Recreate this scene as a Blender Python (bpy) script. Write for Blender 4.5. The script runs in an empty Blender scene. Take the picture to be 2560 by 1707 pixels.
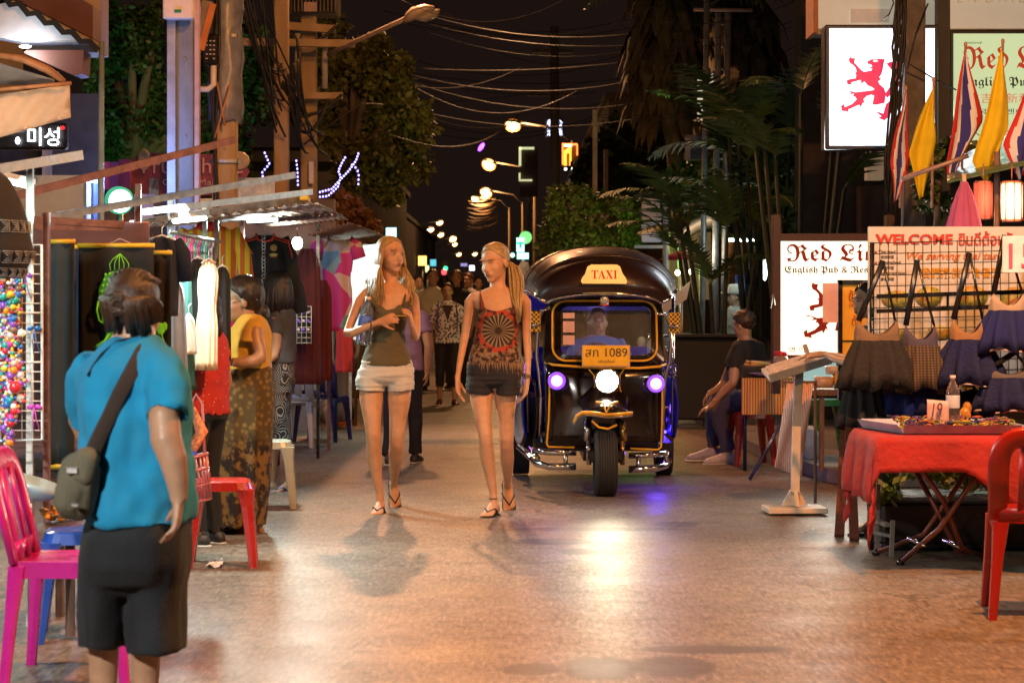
import bpy,math,random
from math import sin,cos,pi,radians,sqrt,atan2
from mathutils import Vector as V,Matrix,noise
S=bpy.context.scene
COL=S.collection
RND=random.Random(7)
F=5333.3
HC,HY=1.40,752.0
cam=bpy.data.objects.new('camera',bpy.data.cameras.new('camera'))
COL.objects.link(cam)
cam.location=(0,0,HC)
cam.rotation_euler=(radians(90),0,0)
cam.data.lens=75
cam.data.sensor_width=36
cam.data.shift_y=-(853.5-HY)/2560
cam.data.clip_end=3000
cam.data.dof.use_dof=True
cam.data.dof.focus_distance=14.4
cam.data.dof.aperture_fstop=6.3
S.camera=cam
def at(px,py,Y):
 return V(((px-1280)*Y/F,Y,HC+(HY-py)*Y/F))
def gy(py):
 return F*HC/(py-HY)
def gx(px,Y):
 return(px-1280)*Y/F
W=bpy.data.worlds.new('World')
S.world=W
W.use_nodes=True
bg=W.node_tree.nodes['Background']
bg.inputs[0].default_value=(1.0,0.55,0.42,1)
bg.inputs[1].default_value=0.011
S.view_settings.view_transform='Standard'
S.view_settings.look='None'
S.view_settings.exposure=0.0
S.view_settings.gamma=1.0
S.cycles.use_denoising=True
S.cycles.max_bounces=6
S.cycles.diffuse_bounces=2
S.cycles.glossy_bounces=3
S.cycles.transparent_max_bounces=10
S.cycles.sample_clamp_indirect=4.0
S.cycles.use_light_tree=True
SODIUM=(1.0,0.48,0.17)
TUBE=(0.82,1.0,0.92)
WARM=(1.0,0.72,0.42)
def light(kind,loc,power,col,size=.1,parent=None,target=None,spot=None,blend=.5,sx=None,sy=None):
 d=bpy.data.lights.new('light',kind)
 d.energy=power
 d.color=col
 if kind=='AREA':
  d.shape='RECTANGLE'
  d.size=sx or size
  d.size_y=sy or size
 else:
  d.shadow_soft_size=size
 if kind=='SPOT':
  d.spot_size=radians(spot or 90)
  d.spot_blend=blend
 o=bpy.data.objects.new('light',d)
 COL.objects.link(o)
 loc=V(loc)
 if parent is not None:
  o.parent=parent
  o.location=loc-wloc(parent)
 else:
  o.location=loc
 if target is not None:
  o.rotation_euler=(V(target)-loc).to_track_quat('-Z','Y').to_euler()
 return o
def wloc(o):
 l=V((0,0,0))
 while o is not None:
  l=l+o.location
  o=o.parent
 return l
MATS={}
def rgba(c):
 return(c[0],c[1],c[2],1.0)
class Nodes:
 def __init__(s,name):
  s.m=bpy.data.materials.new(name)
  s.m.use_nodes=True
  s.nt=s.m.node_tree
  s.b=s.nt.nodes['Principled BSDF']
  s.out=s.nt.nodes['Material Output']
 def n(s,t,**kw):
  n=s.nt.nodes.new(t)
  for k,v in kw.items():
   if k in n.inputs.keys():
    n.inputs[k].default_value=v
   else:
    setattr(n,k,v)
  return n
 def l(s,a,b):
  s.nt.links.new(a,b)
 def coord(s,scale=(1,1,1),kind='Object'):
  tc=s.n('ShaderNodeTexCoord')
  mp=s.n('ShaderNodeMapping')
  mp.inputs['Scale'].default_value=scale
  s.l(tc.outputs[kind],mp.inputs['Vector'])
  return mp.outputs[0]
 def ramp(s,fac,stops,interp='LINEAR'):
  r=s.n('ShaderNodeValToRGB')
  r.color_ramp.interpolation=interp
  e=r.color_ramp.elements
  while len(e)<len(stops):
   e.new(0.5)
  for k,(p,c)in enumerate(stops):
   e[k].position=p
   e[k].color=rgba(c)if not isinstance(c,(int,float))else(c,c,c,1)
  s.l(fac,r.inputs[0])
  return r.outputs[0]
 def mix(s,f,a,b):
  m=s.n('ShaderNodeMix',data_type='RGBA')
  for i,v in((0,f),(6,a),(7,b)):
   if hasattr(v,'is_output'):
    s.l(v,m.inputs[i])
   else:
    m.inputs[i].default_value=v if i==0 else rgba(v)
  return m.outputs[2]
 def math(s,op,a,b=0.0):
  m=s.n('ShaderNodeMath',operation=op)
  for i,v in((0,a),(1,b)):
   if hasattr(v,'is_output'):
    s.l(v,m.inputs[i])
   else:
    m.inputs[i].default_value=v
  return m.outputs[0]
 def noise(s,co,scale,detail=3.0,rough=.55):
  t=s.n('ShaderNodeTexNoise')
  t.inputs['Scale'].default_value=scale
  t.inputs['Detail'].default_value=detail
  t.inputs['Roughness'].default_value=rough
  s.l(co,t.inputs['Vector'])
  return t.outputs[0]
 def bump(s,h,strength=.3,dist=.01):
  b=s.n('ShaderNodeBump')
  b.inputs['Strength'].default_value=strength
  b.inputs['Distance'].default_value=dist
  s.l(h,b.inputs['Height'])
  s.l(b.outputs[0],s.b.inputs['Normal'])
 def color(s,c):
  s.l(c,s.b.inputs['Base Color'])
def M(name,col,rough=.6,metal=0.0,var=.18,vs=9.0,bump=0.0,bs=60.0,emit=0.0,ecol=None,alpha=1.0,trans=0.0,coat=0.0,sss=0.0,stretch=(1,1,1),sheen=0.0,rv=.08):
 if name in MATS:
  return MATS[name]
 s=Nodes(name)
 co=s.coord(stretch)
 nz=s.noise(co,vs,4)
 lo=tuple(c*(1-var)for c in col)
 hi=tuple(min(1,c*(1+var))for c in col)
 s.color(s.ramp(nz,[(.3,lo),(.7,hi)]))
 s.b.inputs['Metallic'].default_value=metal
 s.b.inputs['Roughness'].default_value=rough
 if rv:
  s.l(s.ramp(nz,[(.3,max(.02,rough-rv)),(.7,min(1,rough+rv))]),s.b.inputs['Roughness'])
 if coat:
  s.b.inputs['Coat Weight'].default_value=coat
  s.b.inputs['Coat Roughness'].default_value=.08
 if sheen:
  s.b.inputs['Sheen Weight'].default_value=sheen
 if trans:
  s.b.inputs['Transmission Weight'].default_value=trans
 if sss:
  s.b.inputs['Subsurface Weight'].default_value=sss
  s.b.inputs['Subsurface Scale'].default_value=.02
  s.b.inputs['Subsurface Radius'].default_value=(1,.4,.2)
 if alpha<1:
  s.b.inputs['Alpha'].default_value=alpha
 if bump:
  s.bump(s.noise(co,bs,4),bump)
 if emit:
  s.b.inputs['Emission Color'].default_value=rgba(ecol or col)
  s.b.inputs['Emission Strength'].default_value=emit
 MATS[name]=s.m
 return s.m
def cloth(name,col,var=.2,rough=.85,bump=.35,bs=220.0,vs=6.0):
 return M(name,col,rough=rough,var=var,vs=vs,bump=bump,bs=bs,sheen=.02)
def glow(name,col,strength):
 return M(name,col,emit=strength,ecol=col,rough=.4,var=.05)
steel=M('galvanised steel',(.42,.42,.40),.42,.85,var=.3,vs=14,bump=.1)
rusty=M('painted brown steel',(.20,.10,.09),.5,.3,var=.35,vs=20,bump=.15)
black=M('black paint',(.012,.011,.012),.3,var=.3)
chrome=M('chrome',(.80,.80,.82),.12,1.0,var=.08)
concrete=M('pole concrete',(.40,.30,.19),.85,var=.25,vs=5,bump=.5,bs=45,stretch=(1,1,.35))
wood=M('dark wood',(.11,.055,.035),.5,var=.4,vs=6,bump=.25,bs=40,stretch=(6,6,1))
wire_m=M('cable rubber',(.02,.019,.018),.6)
white_paint=M('white paint',(.74,.73,.70),.5,var=.1,bump=.08)
class MB:
 def __init__(s):
  s.v=[];s.f=[];s.mi=[]
  s.cur=0
 def add(s,vs,fs,m=None):
  o=len(s.v)
  s.v+=[V(p)for p in vs]
  m=s.cur if m is None else m
  for f in fs:
   s.f.append([i+o for i in f]);s.mi.append(m)
  return s
 def box(s,c,size,rot=None,m=None,bev=0.0):
  c=V(c);hx,hy,hz=size[0]/2,size[1]/2,size[2]/2
  if bev:
   b=min(bev,hx*.9,hy*.9,hz*.9)
   vs=[]
   for sx in(-1,1):
    for sy in(-1,1):
     for sz in(-1,1):
      vs+=[(sx*hx,sy*(hy-b),sz*(hz-b)),(sx*(hx-b),sy*hy,sz*(hz-b)),(sx*(hx-b),sy*(hy-b),sz*hz)]
   I=lambda x,y,z,k:(x*4+y*2+z)*3+k
   fs=[]
   for a in(0,1):
    fs.append([I(a,0,0,0),I(a,1,0,0),I(a,1,1,0),I(a,0,1,0)][::(1 if a else-1)])
    fs.append([I(0,a,0,1),I(1,a,0,1),I(1,a,1,1),I(0,a,1,1)][::(-1 if a else 1)])
    fs.append([I(0,0,a,2),I(1,0,a,2),I(1,1,a,2),I(0,1,a,2)][::(1 if a else-1)])
    for e in(0,1):
     fs.append([I(a,e,0,0),I(a,e,1,0),I(a,e,1,1),I(a,e,0,1)])
     fs.append([I(a,0,e,0),I(a,1,e,0),I(a,1,e,2),I(a,0,e,2)])
     fs.append([I(0,a,e,1),I(1,a,e,1),I(1,a,e,2),I(0,a,e,2)])
     for g in(0,1):
      fs.append([I(a,e,g,0),I(a,e,g,1),I(a,e,g,2)])
  else:
   vs=[(sx*hx,sy*hy,sz*hz)for sx in(-1,1)for sy in(-1,1)for sz in(-1,1)]
   fs=[[0,1,3,2],[4,6,7,5],[0,4,5,1],[2,3,7,6],[0,2,6,4],[1,5,7,3]]
  R=rot if rot is not None else Matrix.Identity(3)
  return s.add([c+R@V(p)for p in vs],fs,m)
 def loft(s,rings,n=12,caps=(1,1),m=None,power=1.0):
  """rings: (centre, ux, uy)"""
  vs=[];fs=[]
  for c,ux,uy in rings:
   for k in range(n):
    a=2*pi*k/n
    ca,sa=cos(a),sin(a)
    if power!=1:
     ca=math.copysign(abs(ca)**power,ca);sa=math.copysign(abs(sa)**power,sa)
    vs.append(V(c)+V(ux)*ca+V(uy)*sa)
  for i in range(len(rings)-1):
   for k in range(n):
    k2=(k+1)%n
    fs.append([i*n+k,i*n+k2,(i+1)*n+k2,(i+1)*n+k])
  if caps[0]:fs.append(list(range(n))[::-1])
  if caps[1]:fs.append([(len(rings)-1)*n+k for k in range(n)])
  return s.add(vs,fs,m)
 def tube(s,pts,r,n=8,m=None,hollow=0.0,flat=1.0,up=None):
  pts=[V(p)for p in pts]
  if not isinstance(r,(list,tuple)):r=[r]*len(pts)
  rings=[]
  ref=None
  for i,p in enumerate(pts):
   t=(pts[min(i+1,len(pts)-1)]-pts[max(i-1,0)])
   if t.length<1e-9:t=V((0,0,1))
   t.normalize()
   if ref is None:
    u=V(up)if up is not None else V((0,0,1))
    if abs(u.dot(t))>.95:u=V((1,0,0))if up is None else V((0,1,0))
    ref=(u-t*u.dot(t)).normalized()
   else:
    ref=ref-t*ref.dot(t)
    ref=ref.normalized()if ref.length>1e-6 else t.orthogonal().normalized()
   w=t.cross(ref)
   rings.append((p,w*r[i],ref*r[i]*flat))
  if hollow:
   c,a,b=rings[-1]
   t=(pts[-1]-pts[-2]).normalized()
   rings.append((c+t*.002,a*.86,b*.86))
   rings.append((c-t*hollow,a*.7,b*.7))
  return s.loft(rings,n,m=m)
 def bar(s,a,b,w,h=None,m=None):
  a,b=V(a),V(b)
  d=b-a
  R=d.to_track_quat('Y','Z').to_matrix()
  return s.box((a+b)/2,(w,d.length,h or w),R,m)
 def ell(s,c,r,R=None,n=12,m=None):
  c=V(c)
  vs=[];fs=[]
  nr=max(4,n//2)
  R=R if R is not None else Matrix.Identity(3)
  for i in range(1,nr):
   th=pi*i/nr
   for k in range(n):
    a=2*pi*k/n
    vs.append(c+R@V((r[0]*sin(th)*cos(a),r[1]*sin(th)*sin(a),r[2]*cos(th))))
  top=len(vs);vs.append(c+R@V((0,0,r[2])));vs.append(c+R@V((0,0,-r[2])))
  for i in range(nr-2):
   for k in range(n):
    k2=(k+1)%n
    fs.append([i*n+k,(i+1)*n+k,(i+1)*n+k2,i*n+k2])
  for k in range(n):
   k2=(k+1)%n
   fs.append([top,k,k2]);fs.append([top+1,(nr-2)*n+k2,(nr-2)*n+k])
  return s.add(vs,fs,m)
 def lathe(s,prof,c=(0,0,0),n=20,R=None,m=None):
  c=V(c);R=R if R is not None else Matrix.Identity(3)
  return s.loft([(c+R@V((0,0,z)),R@V((max(r,1e-4),0,0)),R@V((0,max(r,1e-4),0)))for r,z in prof],n,m=m)
 def prism(s,pts,o,ux,uy,thick,m=None,m2=None):
  """outline (a,b) pairs in the plane o + a*ux + b*uy, extruded by thick along ux x uy (towards -n)"""
  o,ux,uy=V(o),V(ux),V(uy)
  nn=ux.cross(uy).normalized()
  n=len(pts)
  fr=[o+ux*a+uy*b for a,b in pts]
  bk=[p-nn*thick for p in fr]
  s.add(fr+bk,[list(range(n))],m)
  base=len(s.v)-2*n
  mm=m2 if m2 is not None else(s.cur if m is None else m)
  s.f.append([base+n+k for k in range(n)][::-1]);s.mi.append(mm)
  for k in range(n):
   k2=(k+1)%n
   s.f.append([base+k,base+n+k,base+n+k2,base+k2]);s.mi.append(mm)
  return s
 def sheet(s,g,thick=.004,m=None,mf=None):
  """g[i][j] points; a shell of that thickness. mf(i,j) -> material index"""
  nu,nv=len(g),len(g[0])
  P=[[V(p)for p in r]for r in g]
  N=[[None]*nv for _ in range(nu)]
  for i in range(nu):
   for j in range(nv):
    a=P[min(i+1,nu-1)][j]-P[max(i-1,0)][j]
    b=P[i][min(j+1,nv-1)]-P[i][max(j-1,0)]
    q=a.cross(b)
    N[i][j]=q.normalized()if q.length>1e-9 else V((0,0,1))
  vs=[P[i][j]+N[i][j]*thick/2 for i in range(nu)for j in range(nv)]+[P[i][j]-N[i][j]*thick/2 for i in range(nu)for j in range(nv)]
  K=nu*nv
  m0=s.cur if m is None else m
  for i in range(nu-1):
   for j in range(nv-1):
    q=[i*nv+j,(i+1)*nv+j,(i+1)*nv+j+1,i*nv+j+1]
    mm=mf(i,j)if mf else m0
    o=len(s.v)
    s.f.append([x+o for x in q]);s.mi.append(mm)
    s.f.append([x+o+K for x in q[::-1]]);s.mi.append(mm)
  ring=[(i,0)for i in range(nu)]+[(nu-1,j)for j in range(1,nv)]+[(i,nv-1)for i in range(nu-2,-1,-1)]+[(0,j)for j in range(nv-2,0,-1)]
  o=len(s.v)
  for a in range(len(ring)):
   i1,j1=ring[a];i2,j2=ring[(a+1)%len(ring)]
   p,q=i1*nv+j1,i2*nv+j2
   mm=mf(min(i1,nu-2),min(j1,nv-2))if mf else m0
   s.f.append([p+o,p+K+o,q+K+o,q+o]);s.mi.append(mm)
  s.v+=vs
  return s
 def build(s,name,mats,parent=None,smooth=True,remesh=0.0,wr=None,smooth_it=4,edge=None):
  if not isinstance(mats,(list,tuple)):mats=[mats]
  off=wloc(parent)if parent is not None else V((0,0,0))
  me=bpy.data.meshes.new(name)
  me.from_pydata([p-off for p in s.v],[],s.f)
  for m in mats:me.materials.append(m)
  me.polygons.foreach_set('material_index',s.mi)
  me.polygons.foreach_set('use_smooth',[bool(smooth)]*len(s.f))
  me.update()
  o=bpy.data.objects.new(name,me)
  COL.objects.link(o)
  if remesh:
   r=o.modifiers.new('r','REMESH');r.mode='VOXEL';r.voxel_size=remesh;r.use_smooth_shade=True
   if smooth_it:
    q=o.modifiers.new('s','SMOOTH');q.factor=.5;q.iterations=smooth_it
   bake(o)
   me=o.data
  if wr:
   amp,sc=wr
   sc=V(sc)
   me.update()
   no=[v.normal.copy()for v in me.vertices]
   for v,nn in zip(me.vertices,no):
    q=V((v.co.x*sc.x,v.co.y*sc.y,v.co.z*sc.z))
    v.co+=nn*amp*(noise.noise(q)+.5*noise.noise(q*2.1))
   me.update()
  if parent is not None:o.parent=parent
  return o
def bake(o):
 dg=bpy.context.evaluated_depsgraph_get()
 me=bpy.data.meshes.new_from_object(o.evaluated_get(dg))
 old=o.data
 o.modifiers.clear()
 o.data=me
 me.name=old.name
 bpy.data.meshes.remove(old)
def thing(name,label,cat,loc=(0,0,0),group=None,rz=0.0):
 o=bpy.data.objects.new(name,None)
 COL.objects.link(o)
 o.empty_display_size=.1
 o.location=loc;o.rotation_euler=(0,0,rz)
 return tag(o,label,cat,group)
def tag(o,label,cat,group=None,kind=None):
 if label:o['label']=label
 if cat:o['category']=cat
 if group:o['group']=group
 if kind:o['kind']=kind
 return o
def struct(o):
 o['kind']='structure'
 return o
def copy_tree(o,parent=None):
 c=o.copy();COL.objects.link(c)
 if parent is not None:c.parent=parent
 for ch in[k for k in KIDS(o)]:
  copy_tree(ch,c)
 return c
def KIDS(o):
 return[k for k in o.children]
def text(s,mat,parent,c,w,h,name='lettering',thick=.004,yaw=0.0,shear=0.0,tilt=0.0,bold=0.0):
 """lettering centred on c, w wide (and h high), facing -Y turned by yaw"""
 cu=bpy.data.curves.new(name,'FONT')
 cu.body=s;cu.resolution_u=3;cu.shear=shear;cu.offset=bold
 ob=bpy.data.objects.new(name,cu)
 COL.objects.link(ob)
 dg=bpy.context.evaluated_depsgraph_get()
 me=bpy.data.meshes.new_from_object(ob.evaluated_get(dg))
 bpy.data.objects.remove(ob)
 xs=[v.co.x for v in me.vertices];ys=[v.co.y for v in me.vertices]
 if not xs:return None
 x0,x1,y0,y1=min(xs),max(xs),min(ys),max(ys)
 fx=w/(x1-x0)
 fy=h/max(1e-6,y1-y0)if h else fx
 Rm=Matrix.Rotation(yaw,3,'Z')@Matrix.Rotation(tilt,3,'X')
 mb=MB()
 fr=[];bk=[]
 for v in me.vertices:
  q=V(((v.co.x-(x0+x1)/2)*fx,0,(v.co.y-(y0+y1)/2)*fy))
  fr.append(V(c)+Rm@q);bk.append(V(c)+Rm@(q+V((0,thick,0))))
 fs=[list(p.vertices)for p in me.polygons]
 K=len(fr)
 cnt={}
 for f in fs:
  for a,b in zip(f,f[1:]+f[:1]):
   cnt[(a,b)]=1
 side=[[a,b,b+K,a+K]for(a,b)in cnt if(b,a)not in cnt]
 mb.add(fr+bk,fs+[[i+K for i in f[::-1]]for f in fs]+side)
 bpy.data.meshes.remove(me)
 return mb.build(name,mat,parent,smooth=False)
def fraktur(s):
 r=''
 for ch in s:
  if 'A'<=ch<='Z':r+=chr(0x1D56C+ord(ch)-65)
  elif 'a'<=ch<='z':r+=chr(0x1D586+ord(ch)-97)
  else:r+=ch
 return r
def serif(s):
 r=''
 for ch in s:
  if 'A'<=ch<='Z':r+=chr(0x1D400+ord(ch)-65)
  elif 'a'<=ch<='z':r+=chr(0x1D41A+ord(ch)-97)
  else:r+=ch
 return r
def plastic(name,c):
 return M(name,c,.28,var=.1,vs=5,coat=.2,bump=.03,bs=30)
tyre_m=M('tyre rubber',(.022,.020,.019),.75,bump=.3,bs=40)
def lamp_post(label,head,base,power,col=SODIUM,spot=150,soft=.12,target=None,blend=.7):
 head,base=V(head),V(base)
 t=thing('street_lamp',label,'street lamp',base)
 st=M('galvanised steel',(.42,.42,.40))
 mb=MB();mb.tube([base,V((base.x,base.y,head.z-.3)),V((base.x,base.y,head.z)).lerp(head,.15)+V((0,0,.15)),head+V((0,0,.12))],[.08,.06,.04,.03],8);mb.build('pole',st,t)
 mb=MB();mb.ell(head+V((0,0,.1)),(.32,.14,.08));mb.build('housing',st,t)
 mb=MB();mb.ell(head,(.22,.11,.06));mb.build('lens',glow('lamp lens',col,20),t)
 light('SPOT',head-V((0,0,.1)),power,col,soft,t,target or(head-V((0,0,5))),spot,blend)
 return t
lamp_post('sodium street lamp on the right kerb behind the photographer',(2.3,7.4,6.2),(4.2,7.4,0),3100,(1.0,.39,.10),112,.12,(0.2,12.0,0),.3)
lamp_post('sodium street lamp over the road beside the transformer poles',(-1.3,25.5,7.2),(-3.4,25.8,0),2700,(1.0,.42,.18),96,.14,(-.2,16,0))
lamp_post('sodium street lamp over the road past the clipped tree',(.4,37,7.5),(3.2,37,0),2400,(1.0,.50,.22),150,.15,(0,36,0))
lamp_post('added sodium lamp over the road, out of view, aimed at the concrete poles',(.6,12.5,7.0),(4.0,12.5,0),2000,(1.0,.36,.08),46,.1,(-2.9,23.5,4.6))  # unseen lamp added to throw orange light on the concrete poles
t=thing('fill_lamp','added white fill lamp on the left, unseen behind the camera','lamp',(-3.0,1.2,3.3))
mb=MB();mb.ell((-3.0,1.2,3.3),(.1,.1,.08));mb.build('globe',glow('fill lamp globe',(1,.92,.82),20),t)
mb=MB();mb.tube([(-3.0,1.2,3.36),(-3.0,1.2,3.6),(-3.5,1.2,3.6)],.02,6);mb.build('bracket',M('galvanised steel',(.42,.42,.40)),t)
light('SPOT',(-3.0,1.2,3.2),2300,(1,.92,.84),.12,t,(-1.5,6.4,.85),33,.6)  # added fill light for the woman in turquoise, with an invented fixture
t=thing('light_bulb','stall bulb hanging beyond the right edge of the photo','bulb',(3.05,10.3,2.65))
mb=MB();mb.ell((3.05,10.3,2.65),(.04,.04,.05));mb.build('glass',glow('stall bulb',(1,.8,.62),30),t)
mb=MB();mb.tube([(3.05,10.3,2.7),(3.05,10.3,3.4)],.006,5);mb.build('cord',M('cable rubber',(.02,.019,.018)),t)
light('POINT',(3.05,10.3,2.58),130,(1,.80,.66),.06,t)
def mat_road():
 s=Nodes('worn concrete road')
 co=s.coord((1,1,1))
 big=s.noise(co,.55,5,.6)
 fine=s.noise(co,9,6,.65)
 streak=s.noise(s.coord((1.2,5,1)),1.7,5,.6)
 base=s.ramp(big,[(.3,(.158,.113,.086)),(.7,(.236,.180,.142))])
 c2=s.mix(s.ramp(fine,[(.32,.45),(.50,0)]),base,(.075,.06,.05))
 c3=s.mix(s.ramp(streak,[(.56,0),(.78,.5)]),c2,(.09,.072,.062))
 gr=s.noise(s.coord((1,.18,1)),48,3,.7);c3=s.mix(s.ramp(gr,[(.36,.6),(.5,0)]),c3,(.07,.055,.045));c3=s.mix(s.ramp(gr,[(.54,0),(.70,.5)]),c3,(.42,.34,.27))
 fk=s.noise(s.coord((1,.22,1)),17,4,.6);c3=s.mix(s.ramp(fk,[(.59,0),(.65,.42)]),c3,(.055,.042,.034));f2=s.noise(s.coord((.5,.35,1)),6,5,.65);c3=s.mix(s.ramp(f2,[(.55,0),(.66,.3)]),c3,(.09,.065,.05))
 for px,py,rx,ry in((1500,1669,.13,.075),(1682,1666,.14,.07),(1446,1378,.09,.045),(1390,1353,.20,.05),(1330,1672,.10,.04),(1780,1622,.26,.03),(1690,1310,.12,.05),(1500,1322,.5,.03)):
  Y=gy(py);d=s.n('ShaderNodeVectorMath',operation='SUBTRACT');s.l(co,d.inputs[0]);d.inputs[1].default_value=(gx(px,Y),Y,0)
  e=s.n('ShaderNodeVectorMath',operation='MULTIPLY');s.l(d.outputs[0],e.inputs[0]);e.inputs[1].default_value=(.75/rx,.25/ry,0)
  f=s.n('ShaderNodeVectorMath',operation='LENGTH');s.l(e.outputs[0],f.inputs[0])
  w=s.math('ADD',f.outputs['Value'],s.math('MULTIPLY',s.noise(s.coord((1,.3,1)),14,4),.5));c3=s.mix(s.ramp(s.math('MULTIPLY',w,.5),[(.5,.85),(.62,0)]),c3,(.075,.052,.04))
 pits=s.n('ShaderNodeTexVoronoi',feature='DISTANCE_TO_EDGE')
 pits.inputs['Scale'].default_value=.42
 warp=s.n('ShaderNodeVectorMath',operation='ADD')
 nv=s.n('ShaderNodeTexNoise');nv.inputs['Scale'].default_value=2.5;nv.inputs['Detail'].default_value=5
 s.l(co,nv.inputs['Vector']);s.l(co,warp.inputs[0])
 sc=s.n('ShaderNodeVectorMath',operation='SCALE');sc.inputs['Scale'].default_value=.5
 s.l(nv.outputs['Color'],sc.inputs[0]);s.l(sc.outputs[0],warp.inputs[1]);s.l(warp.outputs[0],pits.inputs['Vector'])
 crack=s.ramp(pits.outputs['Distance'],[(0.0,1),(.006,0)])
 keep=s.math('MULTIPLY',crack,s.ramp(big,[(.50,0),(.58,.7)]))
 c4=s.mix(keep,c3,(.05,.04,.035))
 s.color(c4)
 s.l(s.ramp(s.noise(co,2.3,5),[(.3,.38),(.7,.52)]),s.b.inputs['Roughness'])
 s.b.inputs['Specular IOR Level'].default_value=.13
 h=s.math('ADD',s.math('MULTIPLY',s.noise(co,34,5,.6),.5),s.math('MULTIPLY',streak,.8))
 s.bump(s.math('SUBTRACT',h,keep),.22,.012)
 return s.m
road_m=mat_road()
pave_m=M('pavement slabs',(.20,.17,.15),.75,var=.3,vs=3,bump=.4,bs=20)
stain_m=M('damp stain',(.12,.09,.068),.5,var=.35,vs=14,bump=.2)
struct(MB().sheet([[(-60,-5,-.01),(-60,320,-.01)],[(60,-5,-.01),(60,320,-.01)]],.02).build('road',road_m,smooth=False))
mb=MB()
mb.prism([(2.15,60),(2.12,22),(2.2,19),(2.42,16.4),(2.62,16.0),(14,16.0),(14,60)],(0,0,.11),(1,0,0),(0,1,0),.105)
struct(mb.build('pavement',pave_m,smooth=False))
mb=MB()
mb.prism([(-2.75,17.5),(-2.5,24),(-2.4,60),(-16,60),(-16,17.5)],(0,0,.11),(1,0,0),(0,1,0),.105)
struct(mb.build('pavement',pave_m,smooth=False))
crk=[(1600,1246),(1640,1256),(1652,1268),(1640,1272),(1668,1284),(1690,1296),(1684,1304),(1700,1308),(1676,1318),(1655,1326),(1672,1330)]
mb=MB()
for(a,p),(b,q)in zip(crk[:-1],crk[1:]):
 A,B=V((gx(a,gy(p)),gy(p),.005)),V((gx(b,gy(q)),gy(q),.005))
 d=(B-A);w=V((d.y,-d.x,0)).normalized()*.013
 w2=V((0.012,0.06,0))
 mb.add([A-w,A+w2,B+w2,B-w],[[0,1,2,3]])
struct(mb.build('road_crack',stain_m,smooth=False))
mb=MB()
for(a,p),(b,q)in(((1560,1277),(1572,1292)),((1572,1292),(1560,1296)),((1566,1312),(1582,1326)),((1545,1284),(1575,1280))):
 A,B=V((gx(a,gy(p)),gy(p),.006)),V((gx(b,gy(q)),gy(q),.006))
 w2=V((0.02,0.05,0))
 mb.add([A,A+w2,B+w2,B],[[0,1,2,3]])
struct(mb.build('road_crack',stain_m,smooth=False))
lit=M('torn paper',(.6,.52,.46),.8)
for k,(px,py,s_)in enumerate(((513,1420,.05),(530,1408,.03))):
 Y=gy(py)
 mb=MB();mb.sheet([[(i*s_*.5,j*s_,.012+.012*sin(i*2+j*3))for j in range(4)]for i in range(4)],.002)
 o=mb.build('paper_scrap',lit,smooth=False);o.location=(gx(px,Y),Y,0)
 tag(o,('small crumpled paper scrap lying on the road near the red stool','tinier paper scrap lying just behind the crumpled one on the road')[k],'litter')
def leaf_m(name,c,var=.5):
 return M(name,c,.5,var=var,vs=2.2,rv=.1)
lf_dark=leaf_m('dark leaves',(.045,.075,.022))
lf_mid=leaf_m('leaves',(.075,.11,.028))
lf_olive=leaf_m('olive leaves',(.11,.12,.03))
lf_palm=leaf_m('palm leaves',(.06,.11,.03))
bark=M('bark',(.13,.10,.075),.9,var=.35,vs=8,bump=.6,bs=30,stretch=(1,1,.3))
palm_bark=M('palm bark',(.22,.15,.10),.9,var=.35,vs=4,bump=.6,bs=14,stretch=(.4,.4,2))
thatch=M('dry palm skirt',(.14,.10,.055),.95,var=.5,vs=5,bump=.5,bs=30,stretch=(3,3,.5))
def leaves(mb,c,r,n,size,clumps=14,seed=1,droop=.3,hollow=.45):
 rn=random.Random(seed)
 c=V(c)
 cl=[]
 for k in range(clumps):
  d=V((rn.gauss(0,1),rn.gauss(0,1),rn.gauss(0,1))).normalized()
  q=rn.uniform(hollow,.92)
  cl.append((c+V((d.x*r[0]*q,d.y*r[1]*q,d.z*r[2]*q)),rn.uniform(.22,.46)))
 for k in range(n):
  cc,w=cl[rn.randrange(clumps)]
  d=V((rn.gauss(0,1),rn.gauss(0,1),rn.gauss(0,1))).normalized()*(rn.random()**.4)
  p=cc+V((d.x*r[0]*w,d.y*r[1]*w,d.z*r[2]*w))
  s_=size*rn.uniform(.6,1.35)
  a=V((rn.gauss(0,1),rn.gauss(0,1),rn.gauss(0,.7)-droop)).normalized()
  b=a.cross(V((rn.gauss(0,1),rn.gauss(0,1),rn.gauss(0,1)))).normalized()
  mb.add([p,p+a*s_*.5+b*s_*.28,p+a*s_,p+a*s_*.5-b*s_*.28],[[0,1,2,3]])
 return cl
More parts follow.
